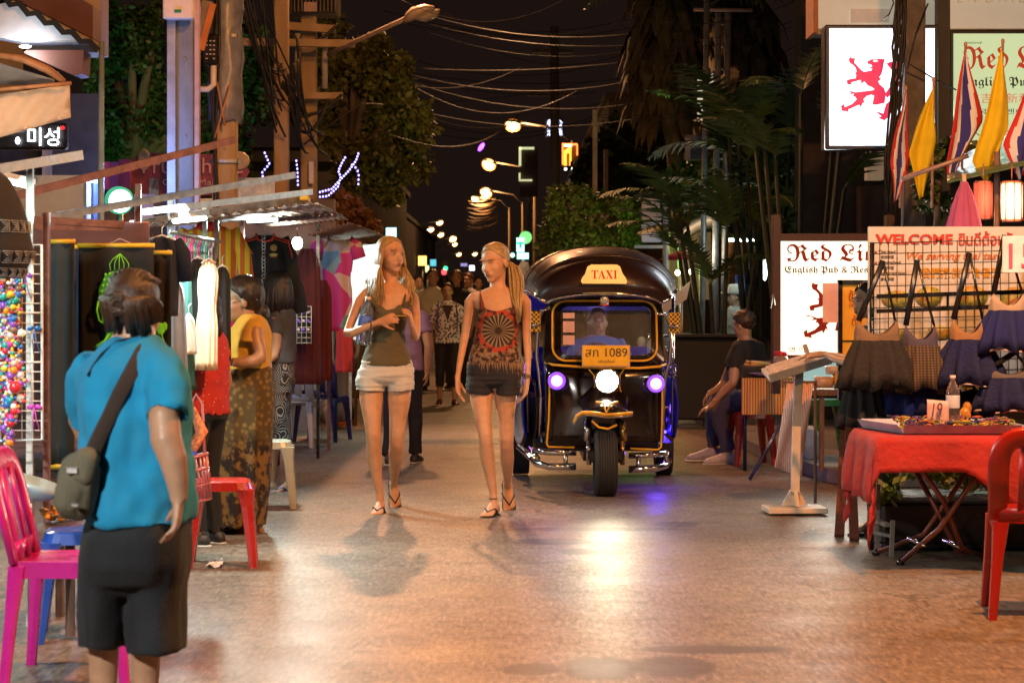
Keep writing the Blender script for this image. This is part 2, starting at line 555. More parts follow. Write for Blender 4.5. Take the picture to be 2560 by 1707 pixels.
def tree(name,label,px,base_y,crowns,n,size,lm,seed,trunk_r=.16,group=None,lean=0.0,clumps=16):
 """crowns: (px,py,rx_px,ry_px) at distance base_y"""
 Y=base_y
 x=gx(px,Y)
 t=thing(name,label,'tree',(x,Y,0),group)
 k=Y/F
 tr=MB();cr=MB()
 tot=sum(c[2]*c[3]for c in crowns)
 c0=at(crowns[0][0],crowns[0][1],Y)
 fork=V((x+lean*.5,Y,max(1.2,c0.z-crowns[0][3]*k*.9)))
 tr.tube([(x,Y,0),(x+lean*.25,Y,fork.z*.5),fork],[trunk_r*1.25,trunk_r,trunk_r*.8],9)
 for i,(a,b,ra,rb)in enumerate(crowns):
  c=at(a,b,Y)
  cl=leaves(cr,c,(ra*k,min(ra,rb)*k,rb*k),int(n*ra*rb/tot),size,clumps,seed+i)
  for q,w in cl[:6]:
   m_=fork.lerp(q,.5)+V((0,0,.12*(q-fork).length))
   tr.tube([fork,m_,q],[trunk_r*.5,trunk_r*.3,trunk_r*.08],6)
 tr.build('trunk',bark,t)
 cr.build('crown',lm,t,smooth=False)
 return t
tree('leafy_tree','big dark green tree rising behind the two tall concrete poles on the left',330,27,[(300,230,150,210),(250,60,120,110),(400,120,110,150),(600,200,120,230),(560,380,90,100),(250,400,90,90)],42000,.09,lf_dark,3,.2)
tree('leafy_tree','broad dusky tree overhanging the street behind the transformer poles',880,31,[(880,260,120,160),(960,200,90,110),(1000,330,110,110),(930,440,110,80),(840,140,90,90)],27000,.12,lf_olive,11,.2)
tree('clipped_tree','rounded bushy tree lit orange and green just behind the three-wheeled taxi',1480,30,[(1440,545,85,75),(1530,560,90,80),(1480,600,130,50),(1400,590,50,55)],14000,.075,lf_mid,21,.1)
tree('small_tree','small autumn coloured tree glowing behind the far end of the left stalls',865,25,[(860,520,60,40),(890,560,50,40)],2200,.11,leaf_m('rusty leaves',(.16,.075,.02)),25,.06)
tree('leafy_tree','dense black-green tree behind the grey street number post',1600,48,[(1580,420,110,140),(1680,330,90,160),(1500,440,70,90)],9000,.22,lf_dark,31,.2)
tree('leafy_tree','wide dark tree filling the gap behind the palm fronds beside the pub sign',1880,30,[(1830,420,130,150),(1950,330,110,190),(1990,470,120,110),(1760,480,90,90)],18000,.15,lf_dark,37,.2)
light('POINT',at(1560,625,29)+V((.3,-.4,.1)),16,(.35,1,.12),.15)
light('POINT',at(1390,500,29)+V((-.5,-1.0,.3)),40,(1,.5,.12),.15)
def frond(mb,base,d,L,droop,n=16,w=.35,seed=0):
 rn=random.Random(seed)
 d=V(d).normalized();p=V(base)
 side=d.cross(V((0,0,1)))
 side=side.normalized()if side.length>.05 else V((1,0,0))
 pts=[]
 v=d.copy()
 for i in range(n+1):
  pts.append(p.copy());v=(v+V((0,0,-droop/n))).normalized();p=p+v*L/n
 mb.tube(pts,[.016*(1-.8*i/n)*L/2 for i in range(n+1)],4)
 for i in range(2,n+1):
  t=(pts[i]-pts[i-1]).normalized()
  ll=w*L*sin(pi*min(.97,.12+.85*i/n))**.7
  up=side.cross(t).normalized()
  for sgn in(-1,1):
   for h in(0,.5):
    q=pts[i-1].lerp(pts[i],h)
    tip=q+(side*sgn*.8+t*.65+up*rn.uniform(-.1,.2)).normalized()*ll*rn.uniform(.8,1.1)-V((0,0,.25*ll))
    wv=t*.022*L
    mb.add([q-wv,q.lerp(tip,.5)+up*.01-wv*.8,tip,q.lerp(tip,.5)+wv*.8,q+wv],[[0,1,2,3,4]])
def fan_palm(label,px0,py0,px1,Y,skirt,seed,gr='tall fan palms'):
 rn=random.Random(seed)
 top=at(px1,py0,Y);base=V((gx(px0,Y),Y,0))
 t=thing('palm_tree',label,'palm tree',base,gr)
 tr=MB();tr.tube([base,base.lerp(top,.5)+V((.05,0,0)),top],[.19,.14,.13],10);tr.build('trunk',palm_bark,t)
 sk=MB()
 for k in range(260):
  a=rn.uniform(0,2*pi);r0=rn.uniform(.1,.3)
  z0=rn.uniform(-.3,skirt)
  o=top+V((cos(a)*r0,sin(a)*r0,z0))
  L=rn.uniform(.7,1.3)
  e=o+V((cos(a)*L*.5,sin(a)*L*.5,-L*.9))
  w=V((-sin(a),cos(a),0))*.10
  sk.add([o-w*.3,o.lerp(e,.6)+V((cos(a),sin(a),0))*.1-w,e,o.lerp(e,.6)+V((cos(a),sin(a),0))*.1+w,o+w*.3],[[0,1,2,3,4]])
 sk.build('dead_skirt',thatch,t,smooth=False)
 cr=MB()
 for k in range(26):
  a=k*2.4;el=rn.uniform(-.1,1.2)
  frond(cr,top+V((0,0,skirt)),(cos(a)*cos(el),sin(a)*cos(el),sin(el)),1.9,.8,8,.35,k)
 cr.build('crown',lf_dark,t,smooth=False)
fan_palm('tall palm with a shaggy dead skirt, its bare trunk standing behind the number post',1722,165,1668,34,1.6,5)
fan_palm('tall palm half hidden behind the steel pipe mast, thin leaning trunk',1815,190,1858,36,1.5,6)
def areca(label,px,Y,n,L,seed,z0=1.2,spread=.9,py_top=None):
 rn=random.Random(seed)
 x=gx(px,Y)
 t=thing('areca_palm',label,'palm',(x,Y,0))
 st=MB();cr=MB()
 for k in range(n):
  a=rn.uniform(0,2*pi)
  b=V((x+cos(a)*.12,Y+sin(a)*.12,0))
  tp=b+V((cos(a)*.35,sin(a)*.3,z0*rn.uniform(.75,1.25)))
  st.tube([b,b.lerp(tp,.5),tp],[.04,.03,.02],6)
  for j in range(2):
   aa=a+rn.uniform(-1.2,1.2)
   frond(cr,tp,(cos(aa)*spread,sin(aa)*spread,rn.uniform(.5,1.3)),L*rn.uniform(.8,1.15),1.5,14,.3,seed*50+k*3+j)
 st.build('stems',M('dark stem',(.035,.042,.022),.8,var=.4),t);cr.build('fronds',lf_palm,t,smooth=False)
areca('drooping areca palm beside the cream canopy, lowest fronds lit bright green',1800,24,9,1.0,2,1.9,.55)
areca('tall areca palm in front of the wide dark tree, arching fronds',1905,25,10,1.35,3,2.7,.55)
areca('areca palm pressed against the left edge of the glowing lion sign',2000,22,8,1.1,8,2.9,.45)
def pole(label,x0,x1,Y,top=9.0,name='utility_pole',m=concrete,tilt=0.0,gr=None):
 a,b=gx(x0,Y),gx(x1,Y)
 t=thing(name,label,'utility pole',((a+b)/2,Y,0),gr)
 w=b-a
 mb=MB()
 c=(a+b)/2
 mb.loft([((c,Y,0),(w*.56,0,0),(0,w*.5,0)),((c+tilt,Y,top),(w*.46,0,0),(0,w*.42,0))],16,power=.35)
 for z in(2.9,3.6,4.3):
  mb.tube([(c+tilt*z/top+w*.05,Y-w*.55,z),(c+tilt*z/top+w*.05,Y-w*.42,z)],.018,8)
 mb.build('shaft',m,t,smooth=False)
 return t
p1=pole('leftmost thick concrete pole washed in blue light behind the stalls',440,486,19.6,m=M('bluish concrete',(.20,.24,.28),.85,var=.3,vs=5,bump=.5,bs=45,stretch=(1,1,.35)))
mb=MB();mb.box(V((gx(430,19.5),19.5,2.05)),(.075,.09,4.1));mb.build('cable_duct',M('grey duct',(.36,.40,.46),.5,.3),p1,smooth=False)
mb=MB();mb.box(V((gx(491.5,19.55),19.6,4.0)),(.04,.10,8));mb.build('edge_strip',M('pinkish conduit',(.52,.36,.34),.6),p1,smooth=False)
mb=MB();mb.box(at(447,22,19.35),(.27,.14,.20),bev=.01)
mb.box(at(445,28,19.27),(.06,.01,.025),m=1)
mb.build('meter_box',[white_paint,M('green label',(.02,.3,.12),.5)],p1,smooth=False)
mb=MB();mb.box(at(425,118,19.6),(.09,.1,.5),bev=.01);mb.build('switch_box',black,p1,smooth=False)
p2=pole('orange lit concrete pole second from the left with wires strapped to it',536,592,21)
mb=MB()
for k in range(3):
 x=gx(531+k*7,20.8)
 mb.tube([(x+.02*sin(z*3+k),20.80-.01*(k%2),z)for z in[i*.35 for i in range(22)]],.011,5)
mb.build('strapped_wires',wire_m,p2)
for z in(4.55,3.98,2.75):
 mb=MB();mb.loft([((p2.location.x,21,z),(.145,0,0),(0,.14,0)),((p2.location.x,21,z+.03),(.145,0,0),(0,.14,0))],16,power=.4);mb.build('steel_band',steel,p2,smooth=False)
t=thing('meter_box','black electricity meter cabinet with rows of white digits between the two left poles','meter box',at(527,125,20.6))
mb=MB();mb.box(at(527,125,20.6),(.165,.10,.30),bev=.02);mb.build('case',black,t,smooth=False)
mb=MB()
for r in range(5):
 for c in range(3):
  if(r*3+c)%7!=6:mb.box(at(517+c*9,103+r*11,20.535),(.018,.006,.010))
mb.build('digits',M('white marks',(.6,.6,.62),.6),t,smooth=False)
mb=MB();mb.tube([at(534,165,20.6),at(534,212,20.6),at(520,224,20.6),at(494,224,20.6)],.03,10);mb.build('conduit',white_paint,t)
t=thing('floodlight','tilted orange-edged floodlight housing strapped between the two left poles','floodlight',at(508,65,20.4))
mb=MB()
mb.bar(at(521,5,20.4),at(494,122,20.4),.13,.10,0);mb.bar(at(533,10,20.33),at(503,126,20.33),.04,.06,1)
mb.build('housing',[M('grey housing',(.22,.20,.22),.5,.3),M('orange trim',(.55,.2,.08),.5)],t,smooth=False)
mb=MB();mb.tube([at(508,65,20.45),at(508,65,20.95)],.02,6);mb.build('bracket',steel,t)
t=thing('tarpaulin','grey blue plastic sheet tied round the orange pole with cord','tarpaulin',at(562,265,20.8))
mb=MB();g=[]
for i in range(13):
 a=pi*i/12
 g.append([V((gx(564,21)-.17*cos(a)+.015*sin(j*2+i),21-.16*sin(a)-.01*sin(i*2.2+j),3.15+.16*j+.02*sin(i)))for j in range(9)])
mb.sheet(g,.004);mb.build('sheet',M('blue grey plastic',(.20,.23,.33),.35,var=.3,vs=7,bump=.3,bs=18),t)
mb=MB();mb.tube([at(542,205,20.78),at(556,280,20.78),at(536,345,20.78)],.01,5);mb.tube([at(576,210,20.78),at(556,280,20.78),at(562,315,20.78)],.01,5);mb.build('cord',M('orange cord',(.5,.25,.1),.7),t)
p3=pole('orange concrete pole carrying the left end of the transformer beams',686,722,24.5,9.5)
p4=pole('transformer pole on the right, wrapped in tangled wires above a white notice',753,792,25.5,9.5)
mb=MB();mb.box(at(778,432,25.3),(.055,.012,.26));mb.build('notice',white_paint,p4,smooth=False)
def beam(label,a,b,Y,h,d=.1):
 mb=MB();mb.bar(at(a[0],a[1],Y),at(b[0],b[1],Y),d,h);o=mb.build('crossbeam',concrete,smooth=False)
 tag(o,label,'beam','concrete cross arms')
beam('longest concrete cross arm running out to the grey street lamp',(596,106),(886,110),24.9,.085)
beam('short upper concrete cross arm under the transformer',(716,66),(838,74),25.2,.09)
beam('lowest concrete cross arm lashed with black cables',(726,240),(857,240),25.2,.075)
for k,(x0,y0,y1)in enumerate(((744,84,205),(812,84,222))):
 mb=MB();mb.tube([at(x0,y0,25.1),at(x0,y1,25.1)],.035,10)
 tag(mb.build('conduit_pipe',M('grey pipe',(.38,.37,.36),.5)),('thinner grey conduit hanging left of the transformer pole','grey conduit dropping from the upper cross arm right of the transformer pole')[k],'pipe')
t=thing('transformer','grey finned transformer cut by the top of the photo above its cross arm','transformer',at(790,20,25.5))
mb=MB();mb.box(at(790,-40,25.5),(.56,.45,.78),bev=.02);mb.build('tank',M('transformer grey',(.15,.13,.12),.6),t,smooth=False)
mb=MB()
for k in range(12):mb.box(at(738+k*9.2,-35,25.2),(.012,.14,.62))
mb.build('fins',M('transformer grey',(.15,.13,.12)),t,smooth=False)
mb=MB();mb.box(at(776,18,25.12),(.15,.01,.11));mb.build('plate',M('faded plate',(.4,.3,.27),.7),t,smooth=False)
lamp_off=thing('street_lamp','unlit grey street lamp reaching over the road from the transformer poles','street lamp',at(885,108,24.8))
mb=MB();mb.tube([at(820,138,24.8),at(885,106,24.6),at(1022,44,24.0)],.028,8);mb.build('arm',M('grey arm',(.30,.25,.21),.6,.3),lamp_off)
mb=MB();mb.loft([(at(1012,48,24),(0,.05,0),(0,0,.05)),(at(1030,36,24),(0,.09,0),(-.01,0,.075)),(at(1065,24,24),(0,.10,0),(-.02,0,.06)),(at(1085,22,24),(0,.05,0),(0,0,.03))],12)
mb.build('housing',M('lamp housing',(.42,.35,.28),.5,.2),lamp_off)
mb=MB();mb.loft([(at(1036,48,24),(0,.06,0),(0,0,.02)),(at(1062,44,24),(0,.10,0),(0,0,.055)),(at(1092,34,24),(0,.07,0),(0,0,.05)),(at(1100,26,24),(0,.01,0),(0,0,.01))],12)
mb.build('lens',M('dusty lens',(.45,.42,.36),.12,trans=.4),lamp_off)
def sag(a,b,d,n=14):
 return[V(a).lerp(V(b),i/n)+V((0,0,-d*4*(i/n)*(1-i/n)))for i in range(n+1)]
rn=random.Random(12)
for k in range(16):
 a=at(592+rn.uniform(-4,90),-30,22+rn.uniform(0,2));b=at(690+rn.uniform(-10,60),210+rn.uniform(-60,140),24.3)
 mb=MB();mb.tube(sag(a,b,rn.uniform(.0,.35)),rn.uniform(.008,.014),5)
 tag(mb.build('overhead_cable',wire_m),'black cable in the tangle hanging between the left concrete poles','cable','tangled cables between the left poles')
for k in range(9):
 a=at(700+rn.uniform(0,60),60+rn.uniform(0,160),24.3);b=at(770+rn.uniform(-20,50),330+rn.uniform(-80,60),25.1)
 mb=MB();mb.tube(sag(a,b,rn.uniform(.1,.3)),rn.uniform(.010,.020),5)
 tag(mb.build('looped_cable',wire_m),'black cable looping down round the transformer pole','cable','looped cables on the transformer pole')
for k,(p,q,d)in enumerate((((720,284),(822,248),.3),((700,62),(845,60),.2),((724,280),(855,236),.12))):
 mb=MB();mb.tube(sag(at(p[0],p[1],24.9),at(q[0],q[1],24.9),d),.022,6)
 tag(mb.build('thick_cable',wire_m),('thick black cable drooping below the lowest cross arm','thick black cable slung across the transformer front','thick black cable stretched taut beside the lowest cross arm')[k],'cable')
sky=[((1000,-2),(1420,-6),22,.25),((1100,30),(1700,-20),26,.4),((1040,70),(1800,60),34,.5),((1000,255),(1350,290),40,.35),((1000,180),(1900,90),36,.6),((1000,195),(2000,110),36,.8),((840,130),(1300,170),38,.5),((1050,300),(1500,285),50,.4),((1030,320),(1480,300),55,.4),((1490,287),(1760,285),30,.02),((1490,292),(1770,292),30,.03),((1500,300),(1740,375),30,.25),((1740,370),(1880,358),27,.05),((1640,60),(1980,8),26,.1),((1640,90),(1980,55),26,.1),((1640,105),(1980,68),26,.12),((1240,130),(1640,100),45,.4),((1220,250),(1640,200),45,.4)]
rn=random.Random(41)
for k in range(12):
 y=rn.uniform(20,300);sky.append(((1000+rn.uniform(-60,60),y),(rn.uniform(1420,1800),y+rn.uniform(-70,50)),rn.uniform(34,60),rn.uniform(.1,.5)))
for a,b,Y,d in sky:
 mb=MB();mb.tube(sag(at(a[0],a[1],Y),at(b[0],b[1],Y+1),d,18),.0045*Y/26,5)
 tag(mb.build('power_line',M('pale cable',(.035,.028,.025),.6)),'thin power line strung across the black night sky over the street','power line','power lines across the street')
mb=MB();mb.tube(sag(at(960,330,26),at(1300,285,45),.4),.012,5);mb.tube([at(760,360,25.3),at(900,258,26),at(960,262,30)],.010,5)
tag(mb.build('pale_wire',M('pale cable',(.1,.085,.075))),'slack pale wire looping out from the transformer poles over the dusky tree','wire')
t=thing('utility_pole','faint pole with two wide cross arms standing far down the street against the sky','utility pole',(gx(1388,60),60,0))
mb=MB();mb.loft([((gx(1388,60),60,0),(.16,0,0),(0,.16,0)),((gx(1386,60),60,9.1),(.12,0,0),(0,.12,0))],10);mb.build('shaft',concrete,t)
mb=MB()
mb.bar(at(1330,128,60),at(1432,128,60),.10,.12);mb.build('cross_arm',concrete,t,smooth=False)
mb=MB();mb.bar(at(1318,236,60),at(1438,236,60),.10,.10);mb.build('cross_arm',concrete,t,smooth=False)
pole('slim grey pole behind the rounded tree, right of the glowing orange sign',1481,1494,33,4.35,m=M('grey pole',(.42,.38,.35),.7,var=.2))
pole('stubby brown pole close behind the slim grey pole and the rounded tree',1509,1521,36,3.95,m=bark)
def pipe_mast(label,px0,px1,pyt,Y,r):
 mb=MB();mb.tube([(gx(px0,Y),Y,0),at(px1,pyt,Y)],r,10)
 return tag(mb.build('steel_mast',M('mast steel',(.34,.35,.36),.45,.6,var=.3)),label,'mast')
pipe_mast('tall pale mast carrying the little crossbar, left of the ladder pipes',1752,1768,-30,27,.036)
t=thing('ladder_mast','ladder mast made of two grey pipes joined by short rungs','mast',(gx(1800,27.4),27.4,0))
mb=MB()
for a,b in((1783,1796),(1806,1820)):mb.tube([(gx(a,27.4),27.4,0),at(b,28,27.4)],.042,10)
mb.build('rails',M('mast steel',(.34,.35,.36)),t)
mb=MB()
for k in range(9):mb.tube([at(1793,62+k*56,27.4),at(1816,62+k*56,27.4)],.014,6)
mb.build('rungs',steel,t)
mb=MB();mb.bar(at(1735,25,27.2),at(1880,27,27.2),.05,.04);tag(mb.build('cross_bar',M('pink steel',(.45,.30,.28),.5,.3)),'thin pinkish crossbar fixed across the pale mast and ladder pipes','bar')
pr=pole('dark concrete pole wrapped in cables in front of the glowing lion sign',2253,2306,17.2,6.0,m=M('dark concrete',(.16,.14,.13),.9,var=.3,bump=.5,bs=40),tilt=.03)
rn=random.Random(4)
mb=MB()
for k in range(14):
 x0=2226+rn.uniform(-6,24)
 mb.tube([at(x0+18-30*i/12+rn.uniform(-5,5),-20+i*46,17.0+rn.uniform(-.05,.02))for i in range(13)],rn.uniform(.006,.012),5)
mb.build('cable_bundle',wire_m,pr)
mb=MB();mb.tube([at(2206,50,17),at(2222,38,16.9),at(2234,8,16.9),at(2226,-12,16.9)],.006,5);mb.tube([at(2320,10,17),at(2290,80,16.95),at(2272,160,16.95),at(2340,200,17),at(2390,225,17.2)],.007,5)
mb.build('loose_cable',wire_m,pr)
mb=MB();mb.box(V((gx(2356,18.4),18.4,3.0)),(.11,.12,6.0));tag(mb.build('sign_post',M('black steel',(.02,.018,.02),.5),smooth=False),'black square steel post between the white lion sign and the green pub sign','post')
LAMP=glow('sodium lamp',(1.0,.62,.25),9)
LAMPY=glow('yellow lamp',(1.0,.66,.2),9)
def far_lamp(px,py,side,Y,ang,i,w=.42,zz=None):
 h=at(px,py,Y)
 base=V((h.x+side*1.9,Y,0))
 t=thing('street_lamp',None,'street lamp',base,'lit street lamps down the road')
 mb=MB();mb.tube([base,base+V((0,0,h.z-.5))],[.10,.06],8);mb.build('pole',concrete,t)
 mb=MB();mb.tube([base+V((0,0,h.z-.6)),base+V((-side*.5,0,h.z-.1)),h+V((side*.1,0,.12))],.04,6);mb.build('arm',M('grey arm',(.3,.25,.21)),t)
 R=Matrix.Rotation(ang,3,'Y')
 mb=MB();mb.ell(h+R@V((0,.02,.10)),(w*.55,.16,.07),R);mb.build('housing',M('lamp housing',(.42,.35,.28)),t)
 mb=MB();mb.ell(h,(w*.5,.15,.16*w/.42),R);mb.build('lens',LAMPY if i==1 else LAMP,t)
 mb=MB();mb.ell(h+V((0,.12,0)),(w*.62,.12,.20*w/.42),R);mb.build('lamp_halo',glow('amber reflector',(1,.30,.035),.9),t)  # glowing shell behind the lens stands in for its orange halo
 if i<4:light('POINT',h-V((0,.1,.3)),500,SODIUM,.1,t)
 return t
lab=['largest and highest lit street lamp in the row above the road','yellow street lamp directly below the highest one','street lamp above the tangle of lit wires, third from the top','dimmer small street lamp beside the tangle of lit wires','leftmost of the tiny street lamps low over the road','topmost tiny street lamp in the left low row','tiny street lamp right beneath the topmost one of the left low row','largest tiny street lamp midway down the left low row','tiny street lamp just under the midway one in the low row','tiny street lamp left of the ponytail woman, lowest of the left low row','tiny street lamp nearest the head of the ponytail woman']
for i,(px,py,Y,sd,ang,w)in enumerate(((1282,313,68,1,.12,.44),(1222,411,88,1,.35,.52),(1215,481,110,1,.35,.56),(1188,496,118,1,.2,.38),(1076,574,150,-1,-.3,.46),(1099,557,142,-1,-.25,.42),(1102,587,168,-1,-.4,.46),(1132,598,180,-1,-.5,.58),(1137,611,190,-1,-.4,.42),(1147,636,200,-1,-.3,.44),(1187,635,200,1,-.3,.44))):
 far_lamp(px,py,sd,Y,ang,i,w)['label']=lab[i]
mb=MB()
rn=random.Random(8)
for k in range(16):
 y0=488+k*5+rn.uniform(-2,2)
 mb.tube(sag(at(1165+rn.uniform(-8,20),y0+6,108),at(1245,y0-4+rn.uniform(-4,6),112),.2,8),.022,4)
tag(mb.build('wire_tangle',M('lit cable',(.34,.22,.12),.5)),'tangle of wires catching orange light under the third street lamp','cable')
wall_dark=M('dark render wall',(.045,.036,.032),.9,var=.3,vs=1.5,bump=.2)
wall_tan=M('tan wall',(.42,.30,.16),.85,var=.15,vs=2)
glass_dark=M('dark window glass',(.012,.014,.018),.12,var=.2)
def building(label,x0,x1,Y0,Y1,h,m,cols=3,rows=2,lit=(),name='shop_building',seed=0):
 t=thing(name,label,'building',((x0+x1)/2,(Y0+Y1)/2,0))
 mb=MB();mb.box(((x0+x1)/2,(Y0+Y1)/2,h/2),(x1-x0,Y1-Y0,h));mb.build('wall',m,t,smooth=False)
 mb=MB();mb.box(((x0+x1)/2,(Y0+Y1)/2,h+.1),(x1-x0+.3,Y1-Y0+.3,.2));mb.build('roof',wall_dark,t,smooth=False)
 n=0
 sx=x1 if x0<0 else x0
 sg=1 if x0<0 else-1
 for r in range(rows):
  for c in range(cols):
   yy=Y0+(c+.5)*(Y1-Y0)/cols;z=1.5+r*3.0
   if z+1>h:continue
   mm=lit[n%len(lit)]if lit and(n+seed)%3==0 else glass_dark
   mb=MB();mb.box((sx+sg*.02,yy,z),(.08,(Y1-Y0)/cols*.6,1.5));w=mb.build('window',mm,t,smooth=False)
   mb=MB()
   for q in(-1,1):mb.box((sx+sg*.04,yy+q*(Y1-Y0)/cols*.31,z),(.1,.08,1.62))
   for q in(-1,1):mb.box((sx+sg*.041,yy,z+q*.78),(.1,(Y1-Y0)/cols*.6,.08))
   mb.build('frame',steel,w,smooth=False)
   n+=1
 return t
wlit=[glow('warm window',(1,.6,.25),.5),glow('cool window',(.6,.9,1),.35)]
building('low dark shop house far along the left of the street past the stalls',-11,-3.4,40,58,4.0,wall_dark,4,1,wlit)
building('dark two storey shop house far along the left, farther than the low one',-12,-4.2,60,85,5.5,wall_dark,4,1,wlit,seed=1)
building('dark three storey block far down the right behind the lit street lamps',3.4,12,75,100,8.5,wall_dark,4,2,(),seed=3)
building('long dark shop row at the far end of the street on the right',4.6,14,105,150,6.0,wall_dark,5,1,wlit,seed=2)
building('long dark shop row at the far end of the street on the left',-14,-5.4,90,150,5.6,wall_dark,5,1,wlit,seed=1)
t=thing('eaved_house','house at the top left with a brown fascia, black tiled eave and pale soffit','building',(-6.2,21,0))
fas=M('brown fascia',(.17,.065,.045),.6,var=.2,vs=3)
cream=M('cream wall',(.48,.40,.32),.85,var=.12,vs=2)
Yh=17.0
A,B,C=at(-60,-40,Yh),at(30,34,Yh),at(262,132,Yh+1.2)
mb=MB()
mb.prism([(-.25,.12),(0.11,.115),(.74,-.20),(.74,.06),(.34,.30),(.05,.45),(-.25,.5)],at(0,34,Yh),(1,0,0),(0,0,1),.35)
mb.build('fascia',fas,t,smooth=False)
mb=MB();g=[[at(-40+i*22,-16+max(0,i-2)*11.5+(i%2)*2,Yh-.05+j*.6)+V((0,0,-.05*abs(sin(i*1.6))))for j in range(4)]for i in range(14)]
mb.sheet(g,.05);mb.build('roof_tiles',M('black tiles',(.015,.013,.013),.6,bump=.4),t,smooth=False)
mb=MB();mb.prism([(-.3,.0),(.11,.11),(.70,-.205),(.16,-.215),(-.3,-.13)],at(0,36,Yh+.02),(1,0,0),(0,0,1),.3);mb.build('soffit',M('white soffit',(.62,.63,.66),.7,var=.08),t,smooth=False)
mb=MB();mb.prism([(0,.0),(.46,.0),(.45,-.19),(.38,-.2),(-.02,-.02)],at(65,126,Yh+.05),(1,0,0),(0,0,1),.3);mb.build('beam',fas,t,smooth=False)
mb=MB();mb.ell(at(63,117,Yh-.02),(.05,.03,.012));mb.build('soffit_lamp',glow('soffit lamp',(.9,.95,1),12),t)
mb=MB();mb.box(at(170,-60,18.8),(.64,.4,1.4));mb.build('upper_wall',cream,t,smooth=False)
mb=MB();mb.box((-7.2,23.4,3),(3.4,1.2,6));mb.build('wall',cream,t,smooth=False)
mb=MB();mb.box(at(110,500,18.6),(.84,.5,.40));mb.build('parapet',M('off white parapet',(.60,.58,.53),.8,var=.08),t,smooth=False)
mb=MB();mb.box(at(228,508,18.7),(.10,.3,.34));mb.build('parapet_end',M('blue grey panel',(.10,.13,.22),.7),t,smooth=False)
mb=MB();mb.box(at(100,400,19.6),(1.1,.2,1.2));mb.build('dark_shopfront',M('dark shopfront',(.03,.026,.03),.4),t,smooth=False)
mb=MB();mb.box(at(118,425,19.4),(.07,.1,.62));mb.build('column',M('tan column',(.35,.22,.14),.7),t,smooth=False)
t=thing('canvas_awning','beige canvas blind hanging from rusty poles at the upper left edge','awning',at(80,250,15))
mb=MB();g=[[at(-30+i*17+(j*0.4 if i==12 else 0),226-(i-6)*2.4+j*(16-.35*i),15+.02*sin(i*1.3+j))for j in range(8)]for i in range(13)]
mb.sheet(g,.006);mb.build('canvas',cloth('beige canvas',(.62,.46,.33),.12,bs=90),t)
mb=MB();mb.tube([at(-20,226,14.9),at(178,208,14.9)],.014,8);mb.tube([at(-20,135,15.0),at(60,148,15.0),at(120,175,15),at(160,204,15)],[.02,.03,.03,.02],8);mb.build('pole',M('rusty orange pole',(.42,.20,.09),.6,var=.4),t)
mb=MB();g=[[at(-20+i*13,152+i*4+j*(60-i*4)/3,15.15+.05*j)for j in range(4)]for i in range(13)];mb.sheet(g,.005);mb.build('upper_flap',cloth('grey flap',(.32,.30,.28)),t)
t2_=thing('light_bulb','added warm fill bulb lighting the canvas blind from beyond the left edge','bulb',at(-130,235,14.0))  # unseen bulb added only to brighten the canvas blind
mb=MB();mb.ell(at(-130,235,14.0),(.04,.04,.05));mb.build('glass',glow('stall bulb',(1,.8,.62),30),t2_)
mb=MB();mb.tube([at(-130,230,14.0),at(-130,100,14.0)],.006,5);mb.build('cord',wire_m,t2_)
light('POINT',at(-130,240,14.0)+V((0,0,-.08)),34,(1,.80,.62),.05,t2_)
light('POINT',at(63,140,Yh-.1),9,(.85,.93,1),.06,t)
t=thing('glyph_sign','black shop sign with glowing white brushed characters and a red dot','sign',at(70,340,17.6))
mb=MB();mb.box(at(70,342,17.6),(.66,.12,.22),bev=.02);mb.build('panel',black,t,smooth=False)
text('미성',glow('white neon',(.9,.95,1),7),t,at(108,342,17.5),.26,.15)
mb=MB();mb.tube([at(12,332,17.5),at(36,326,17.5),at(55,324,17.5)],.012,8);mb.ell(at(44,352,17.5),(.02,.012,.03));mb.build('brush_stroke',glow('white neon',(.9,.95,1),7),t)
mb=MB();mb.ell(at(156,320,17.52),(.025,.015,.018));mb.build('red_dot',glow('red dot',(.8,.03,.03),.6),t)
mb=MB();mb.tube([(gx(250,18),18,0),at(254,104,18)],[.030,.024],10);tag(mb.build('slim_post',M('mint post',(.36,.44,.40),.5)),'slim pale green post standing between the eaved house and the dark tree','post')
t=thing('round_sign','glowing round white shop sign with a green rim above the rails','sign',at(301,502,20))
mb=MB();mb.lathe([(0,0),(.125,0),(.13,.02),(.13,.1),(0,.1)],at(301,502,20.05),28,Matrix.Rotation(radians(90),3,'X'));mb.build('drum',M('green rim',(.02,.3,.12),.5,emit=.6,ecol=(.1,.7,.35)),t)
mb=MB();mb.lathe([(0,0),(.108,0),(.108,.012),(0,.012)],at(301,503,19.955),28,Matrix.Rotation(radians(90),3,'X'));mb.build('face',glow('white disc',(.85,1,.9),3.2),t)
mb=MB();mb.tube([at(301,520,20.1),(at(301,520,20.1).x,20.1,0)],.03,8);mb.build('post',steel,t)
light('POINT',(-3.35,18.6,2.5),55,(.22,.40,1.0),.1,t)
light('SPOT',at(330,330,26)+V((0,-2.6,-.8)),130,(.22,1,.38),.15,t,at(340,250,27),75,.6)
t=thing('pink_banner','bright pink banner board striped with red beside the fruit drinks sign','banner',at(292,435,21.5))
mb=MB();mb.box(at(280,440,21.5),(.15,.03,.28));mb.box(at(312,436,21.48),(.12,.03,.30),m=1);mb.build('board',[M('pink board',(.62,.12,.32),.6),M('rose board',(.5,.06,.14),.6)],t,smooth=False)
mb=MB();mb.tube([at(296,470,21.55),(at(296,470,21.5).x,21.55,0)],.02,8);mb.build('post',steel,t)
t=thing('drinks_sign','red fruit drinks board with outlined lettering behind the blue lit pole','sign',at(470,430,23))
mb=MB()
